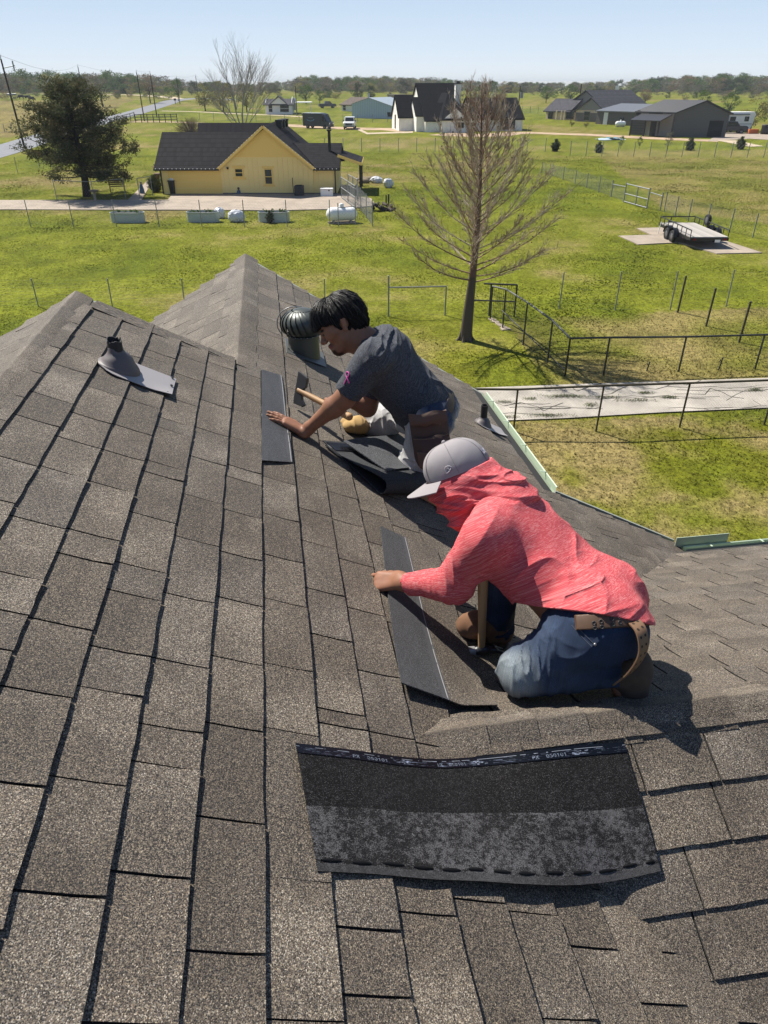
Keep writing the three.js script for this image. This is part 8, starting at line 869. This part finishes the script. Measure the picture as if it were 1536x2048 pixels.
{ // galvanised stock-tank planters, bags, gas tanks
  const tk = std({ color: lin(0.50, 0.56, 0.55), roughness: 0.45, metalness: 0.15 }), soil = std({ color: lin(0.06, 0.045, 0.035) });
  const tank = (x0, x1, y, lab) => { const a = G(x0, y), b = G(x1, y), L = a.distanceTo(b) / 2, t = thing('metal_planter', lab, 'planter', a.clone().lerp(b, 0.5), Math.atan2(-(b.z - a.z), b.x - a.x), 'oblong metal planters on the grass by the drive'), w = 0.42, h = 0.62, ring = (r, hh) => { const p = []; for (let k = 0; k <= 24; k++) { const s = k / 24 * 6.2832, c = Math.cos(s), q = Math.sin(s); p.push(V(Math.sign(c) * (L - w) * Math.min(1, Math.abs(c) * 3) + c * w * r, hh, q * w * r)); } return p; }; const pr = [[1, 0], [1.0, 0.1], [1.03, 0.16], [1.0, 0.22], [1.03, 0.34], [1.0, 0.42], [1.0, h - 0.06], [1.06, h - 0.03], [1.06, h], [0.98, h], [0.97, h - 0.1]].map(q => ring(...q)); mesh('shell', surf(24, pr.length - 1, (s, v) => pr[Math.round(v * (pr.length - 1))][Math.round(s * 24)]), tk, t); mesh('soil', poly(ring(0.96, h - 0.08).slice(0, 24), V(1, 0, 0), V(0, 0, 1)), soil, t); const fo = { P: [], C: [] }; for (let k = 0; k < 5; k++) cards(fo, V(rr(-L, L) * 0.7, h + 0.02, rr(-0.2, 0.2)), 12, 0.12, 0.12, [0.09, 0.15, 0.03], 0.2); tag(mesh('seedlings', cardGeo(fo), M.leaf, t), null, null, null, 'stuff'); return t; };
  tank(224, 291, 444, 'leftmost pale metal planter with green seedlings by the drive'); tank(376, 439, 443, 'middle pale metal planter beside the white bags'); tank(518, 579, 443, 'right pale metal planter with a plant spilling over its front'); { const b = G(540, 446); crownTree('leafy_plant', 'dark leafy plant growing against the front of the right metal planter', 'bush', b, 0.75, 0.95, null, 'plant'); }
  const bagM = std({ color: lin(0.72, 0.73, 0.76), roughness: 0.45 }); const bag = (x, y, w, h, lab, seed) => { const b = G(x, y), t = thing('white_bag', lab, 'bag', b), g = new THREE.IcosahedronGeometry(1, 4), P = g.attributes.position; for (let i = 0; i < P.count; i++) { const v = V(P.getX(i), P.getY(i), P.getZ(i)), n = 1 + 0.35 * (fbm(v.x * 1.7 + seed, v.y * 1.7, v.z * 1.7, 4) - 0.5) + 0.14 * Math.pow(ridge(noise3(v.x * 3 + seed, v.y * 3, v.z * 3)), 3); v.multiplyScalar(n); P.setXYZ(i, v.x * w / 2, Math.max(0, v.y * h * 0.62 + h * 0.45), v.z * w * 0.42); } g.computeVertexNormals(); mesh('sack', g, bagM, t); mesh('tie', tubeAlong([V(-0.1, h * 0.98, 0), V(0, h * 1.08, 0.05), V(0.1, h * 1.0, 0.02)], 0.05, 10, 5), bagM, t); };
  bag(440, 436, 0.72, 0.62, 'smaller white bulk bag behind the middle metal planter', 3); bag(474, 443, 1.05, 0.68, 'large crumpled white bag right of the middle metal planter', 8); bag(753, 366, 1.1, 0.5, 'flattened white bag furthest back on the lawn by the porch', 14); bag(777, 375, 0.85, 0.68, 'upright white bag on the lawn right of its flattened neighbour', 21);
  const gas = (x, y, len, r, lab, turn) => { const b = G(x, y), t = thing('gas_tank', lab, 'gas tank', b, turn), c = r + 0.14, pr = []; for (let i = 0; i <= 8; i++) { const a = i / 8 * Math.PI / 2; pr.push([r * Math.sin(a), -len / 2 + r - r * Math.cos(a)]); } for (let i = 0; i <= 8; i++) { const a = i / 8 * Math.PI / 2; pr.push([r * Math.cos(a), len / 2 - r + r * Math.sin(a)]); } mesh('vessel', lathe(pr, 28).rotateZ(Math.PI / 2).translate(0, c, 0), M.white, t); mesh('valve_dome', lathe([[0.16, r + c - 0.03], [0.16, r + c + 0.14], [0.1, r + c + 0.22], [0, r + c + 0.24]], 16), M.white, t); for (const s of [-1, 1]) mesh('foot', box(s * len * 0.28, 0.12, 0, 0.12, 0.22, r * 1.4), M.galv, t); mesh('skid', join([box(0, 0.04, r * 0.6, len * 0.9, 0.08, 0.12), box(0, 0.04, -r * 0.6, len * 0.9, 0.08, 0.12)]), M.concrete, t); };
  gas(684, 446, 2.05, 0.42, 'white gas tank on a skid inside the fence corner', 0.03); gas(1240, 254, 2.4, 0.48, 'pale gas tank on the grass in front of the brown shed', 0.1);
  { const t = thing('stacked_firewood', 'low heap of dark firewood behind the gas tank fence', 'firewood', G(765, 421)); for (let i = 0; i < 22; i++) { const a = V(rr(-0.9, 0.9), 0.1 + 0.16 * (i % 3), rr(-0.25, 0.25)), d = V(rr(-0.15, 0.15), rr(-0.05, 0.05), rr(0.25, 0.35)); mesh('log', bar(a.clone().sub(d), a.clone().add(d), rr(0.07, 0.1), 7), i % 4 ? M.barkDark : M.barkGrey, t); } }
  { const t = thing('fence_post', 'pair of dark posts above the firewood heap', 'post', G(777, 413)); mesh('shaft', bar(V(0, -0.1, 0), V(0, 0.85, 0), 0.06, 8), black, t); mesh('shaft', bar(V(-0.18, -0.1, 0), V(-0.18, 0.8, 0), 0.05, 8), black, t); }
  [[724, 362], [733, 363], [741, 362], [729, 366]].forEach(([x, y], i) => { const t = thing('boulder', ['brown boulder nearest the porch post', 'brown boulder second from the porch', 'brown boulder at the right of the small group', 'low flat boulder in front of the small group'][i], 'boulder', G(x, y), 0, 'boulders on the lawn by the porch'); const g = new THREE.IcosahedronGeometry(0.42, 2), P = g.attributes.position; for (let k = 0; k < P.count; k++) { const v = V(P.getX(k), P.getY(k), P.getZ(k)); v.multiplyScalar(0.8 + 0.5 * fbm(v.x * 2 + i * 5, v.y * 2, v.z * 2, 3)); P.setXYZ(k, v.x * 1.2, v.y * 0.7 + 0.12, v.z); } g.computeVertexNormals(); mesh('rock', g, std({ color: lin(0.22, 0.17, 0.1) }), t); });
  { const t = thing('bird_bath', 'small grey bird bath under the evergreen by the drive', 'bird bath', G(192, 404)); mesh('pedestal', lathe([[0, 0], [0.22, 0], [0.2, 0.06], [0.08, 0.12], [0.07, 0.6], [0.12, 0.68]], 14), M.concrete, t); mesh('bowl', lathe([[0, 0.68], [0.2, 0.7], [0.36, 0.82], [0.38, 0.85], [0.34, 0.84], [0.1, 0.76], [0, 0.75]], 18), M.concrete, t); }
  { const t = thing('garden_bench', 'brown wooden garden bench on the grass right of the evergreen trunk', 'bench', G(236, 384), 0.2), br = std({ color: lin(0.13, 0.065, 0.03) }); for (let i = 0; i < 3; i++) mesh('seat_slat', box(0, 0.45, -0.14 + i * 0.15, 1.3, 0.04, 0.12), br, t); for (let i = 0; i < 3; i++) mesh('back_slat', box(0, 0.58 + i * 0.14, -0.25, 1.3, 0.1, 0.04), br, t); for (const x of [-0.58, 0.58]) for (const z of [-0.24, 0.2]) mesh('leg', box(x, z < 0 ? 0.45 : 0.22, z, 0.07, z < 0 ? 0.9 : 0.44, 0.07), br, t); }
  { const t = thing('garden_figure', 'blue-clad garden figure standing beside the walkway gate', 'statue', G(285, 388)); mesh('robe', lathe([[0, 0], [0.22, 0], [0.2, 0.3], [0.13, 0.62], [0.1, 0.75], [0, 0.78]], 12), std({ color: lin(0.09, 0.17, 0.28) }), t); mesh('head', new THREE.SphereGeometry(0.1, 10, 8).translate(0, 0.86, 0), std({ color: lin(0.3, 0.26, 0.22) }), t); }
  { const t = thing('flower_pot', 'pink and white flowering pot by the left corner of the yellow house', 'flower pot', G(315, 358)); mesh('pot', lathe([[0, 0], [0.2, 0], [0.3, 0.45], [0.32, 0.5], [0.26, 0.48], [0, 0.45]], 12), std({ color: lin(0.2, 0.12, 0.09) }), t); const fo = { P: [], C: [] }; for (let k = 0; k < 5; k++) { cards(fo, V(rr(-0.12, 0.12), 0.75 + 0.1 * k, 0), 18, 0.12, 0.14, k % 2 ? [0.6, 0.35, 0.36] : [0.09, 0.13, 0.04]); } tag(mesh('blooms', cardGeo(fo), M.leaf, t), null, null, null, 'stuff'); }
  { const t = thing('tarpaulin', 'crumpled blue and white tarpaulin lying on the field before the barn lane', 'tarpaulin', G(1218, 280)); mesh('sheet', surf(24, 8, (s, v) => V((s - 0.5) * 4.6, 0.08 + 0.35 * fbm(s * 5, v * 4, 2, 3) * Math.sin(Math.PI * v), (v - 0.5) * 2.4 + 0.4 * Math.sin(s * 7))), std({ color: lin(0.5, 0.62, 0.66), roughness: 0.5 }), t); mesh('fold', surf(14, 6, (s, v) => V(s * 2 - 0.4, 0.16 + 0.3 * fbm(s * 4, v * 4, 7, 3), v * 1.2 - 0.4)), std({ color: lin(0.12, 0.3, 0.42), roughness: 0.5 }), t); }
  { const t = thing('mailbox', 'dark mailbox on a post at the roadside before the road bend', 'mailbox', G(351, 208)); mesh('post', bar(V(0, 0, 0), V(0, 1.1, 0), 0.1, 8), black, t); mesh('box_body', new RoundedBoxGeometry(0.9, 0.7, 0.6, 3, 0.2).translate(0, 1.4, 0), black, t); }
}
{ // black cattle grazing beyond the road
  const cow = (x, y, turn, k, lab) => { const b = G(x, y), t = thing('cow', lab, 'cow', b, turn, 'black cattle in the far pasture'); t.scale.setScalar(1.15); const q = [cap(V(-0.75, 1.02, 0), V(0.55, 1.0, 0), 0.36, 0.38), cap(V(0.5, 0.95, 0), V(0.62, 0.8, 0), 0.34, 0.26), cap(V(0.75, 1.12, 0), V(1.15, k ? 0.62 : 1.25, 0), 0.22, 0.15), cap(V(1.15, k ? 0.62 : 1.25, 0), V(1.4, k ? 0.3 : 1.1, 0), 0.14, 0.09), cap(V(-1.08, 1.15, 0), V(-1.16, 0.45, 0.03), 0.045, 0.03, { k: 0.03 })]; for (const z of [0.2, -0.2]) { q.push(cap(V(0.52, 0.8, z), V(0.5, 0.42, z), 0.14, 0.08), cap(V(0.5, 0.42, z), V(0.52, 0.02, z), 0.07, 0.06), cap(V(-0.78, 0.95, z), V(-0.68, 0.58, z), 0.2, 0.11), cap(V(-0.68, 0.58, z), V(-0.86, 0.42, z), 0.1, 0.07), cap(V(-0.86, 0.42, z), V(-0.82, 0.02, z), 0.065, 0.06), cap(V(1.12, k ? 0.72 : 1.34, z * 0.4), V(1.05, k ? 0.76 : 1.38, z * 1.3), 0.05, 0.03, { k: 0.03 })); } mesh('body', nets(field(q, 0.08), ...bounds(q, 0.05), 0.07, () => [0.012, 0.011, 0.011]), M.cloth, t); };
  cow(43, 199, 2.9, 1, 'black cow grazing at the left of the small herd'); cow(56, 200, 3.4, 0, 'black cow standing in the middle of the small herd'); cow(64, 203, -0.2, 1, 'black cow grazing at the right of the small herd');
}
// ---------------------------------------------------------------- spring haze
scene.fog = new THREE.FogExp2(new THREE.Color().setRGB(0.80, 0.87, 0.95), 0.00022);
shade(scene);
renderer.render(scene, camera);
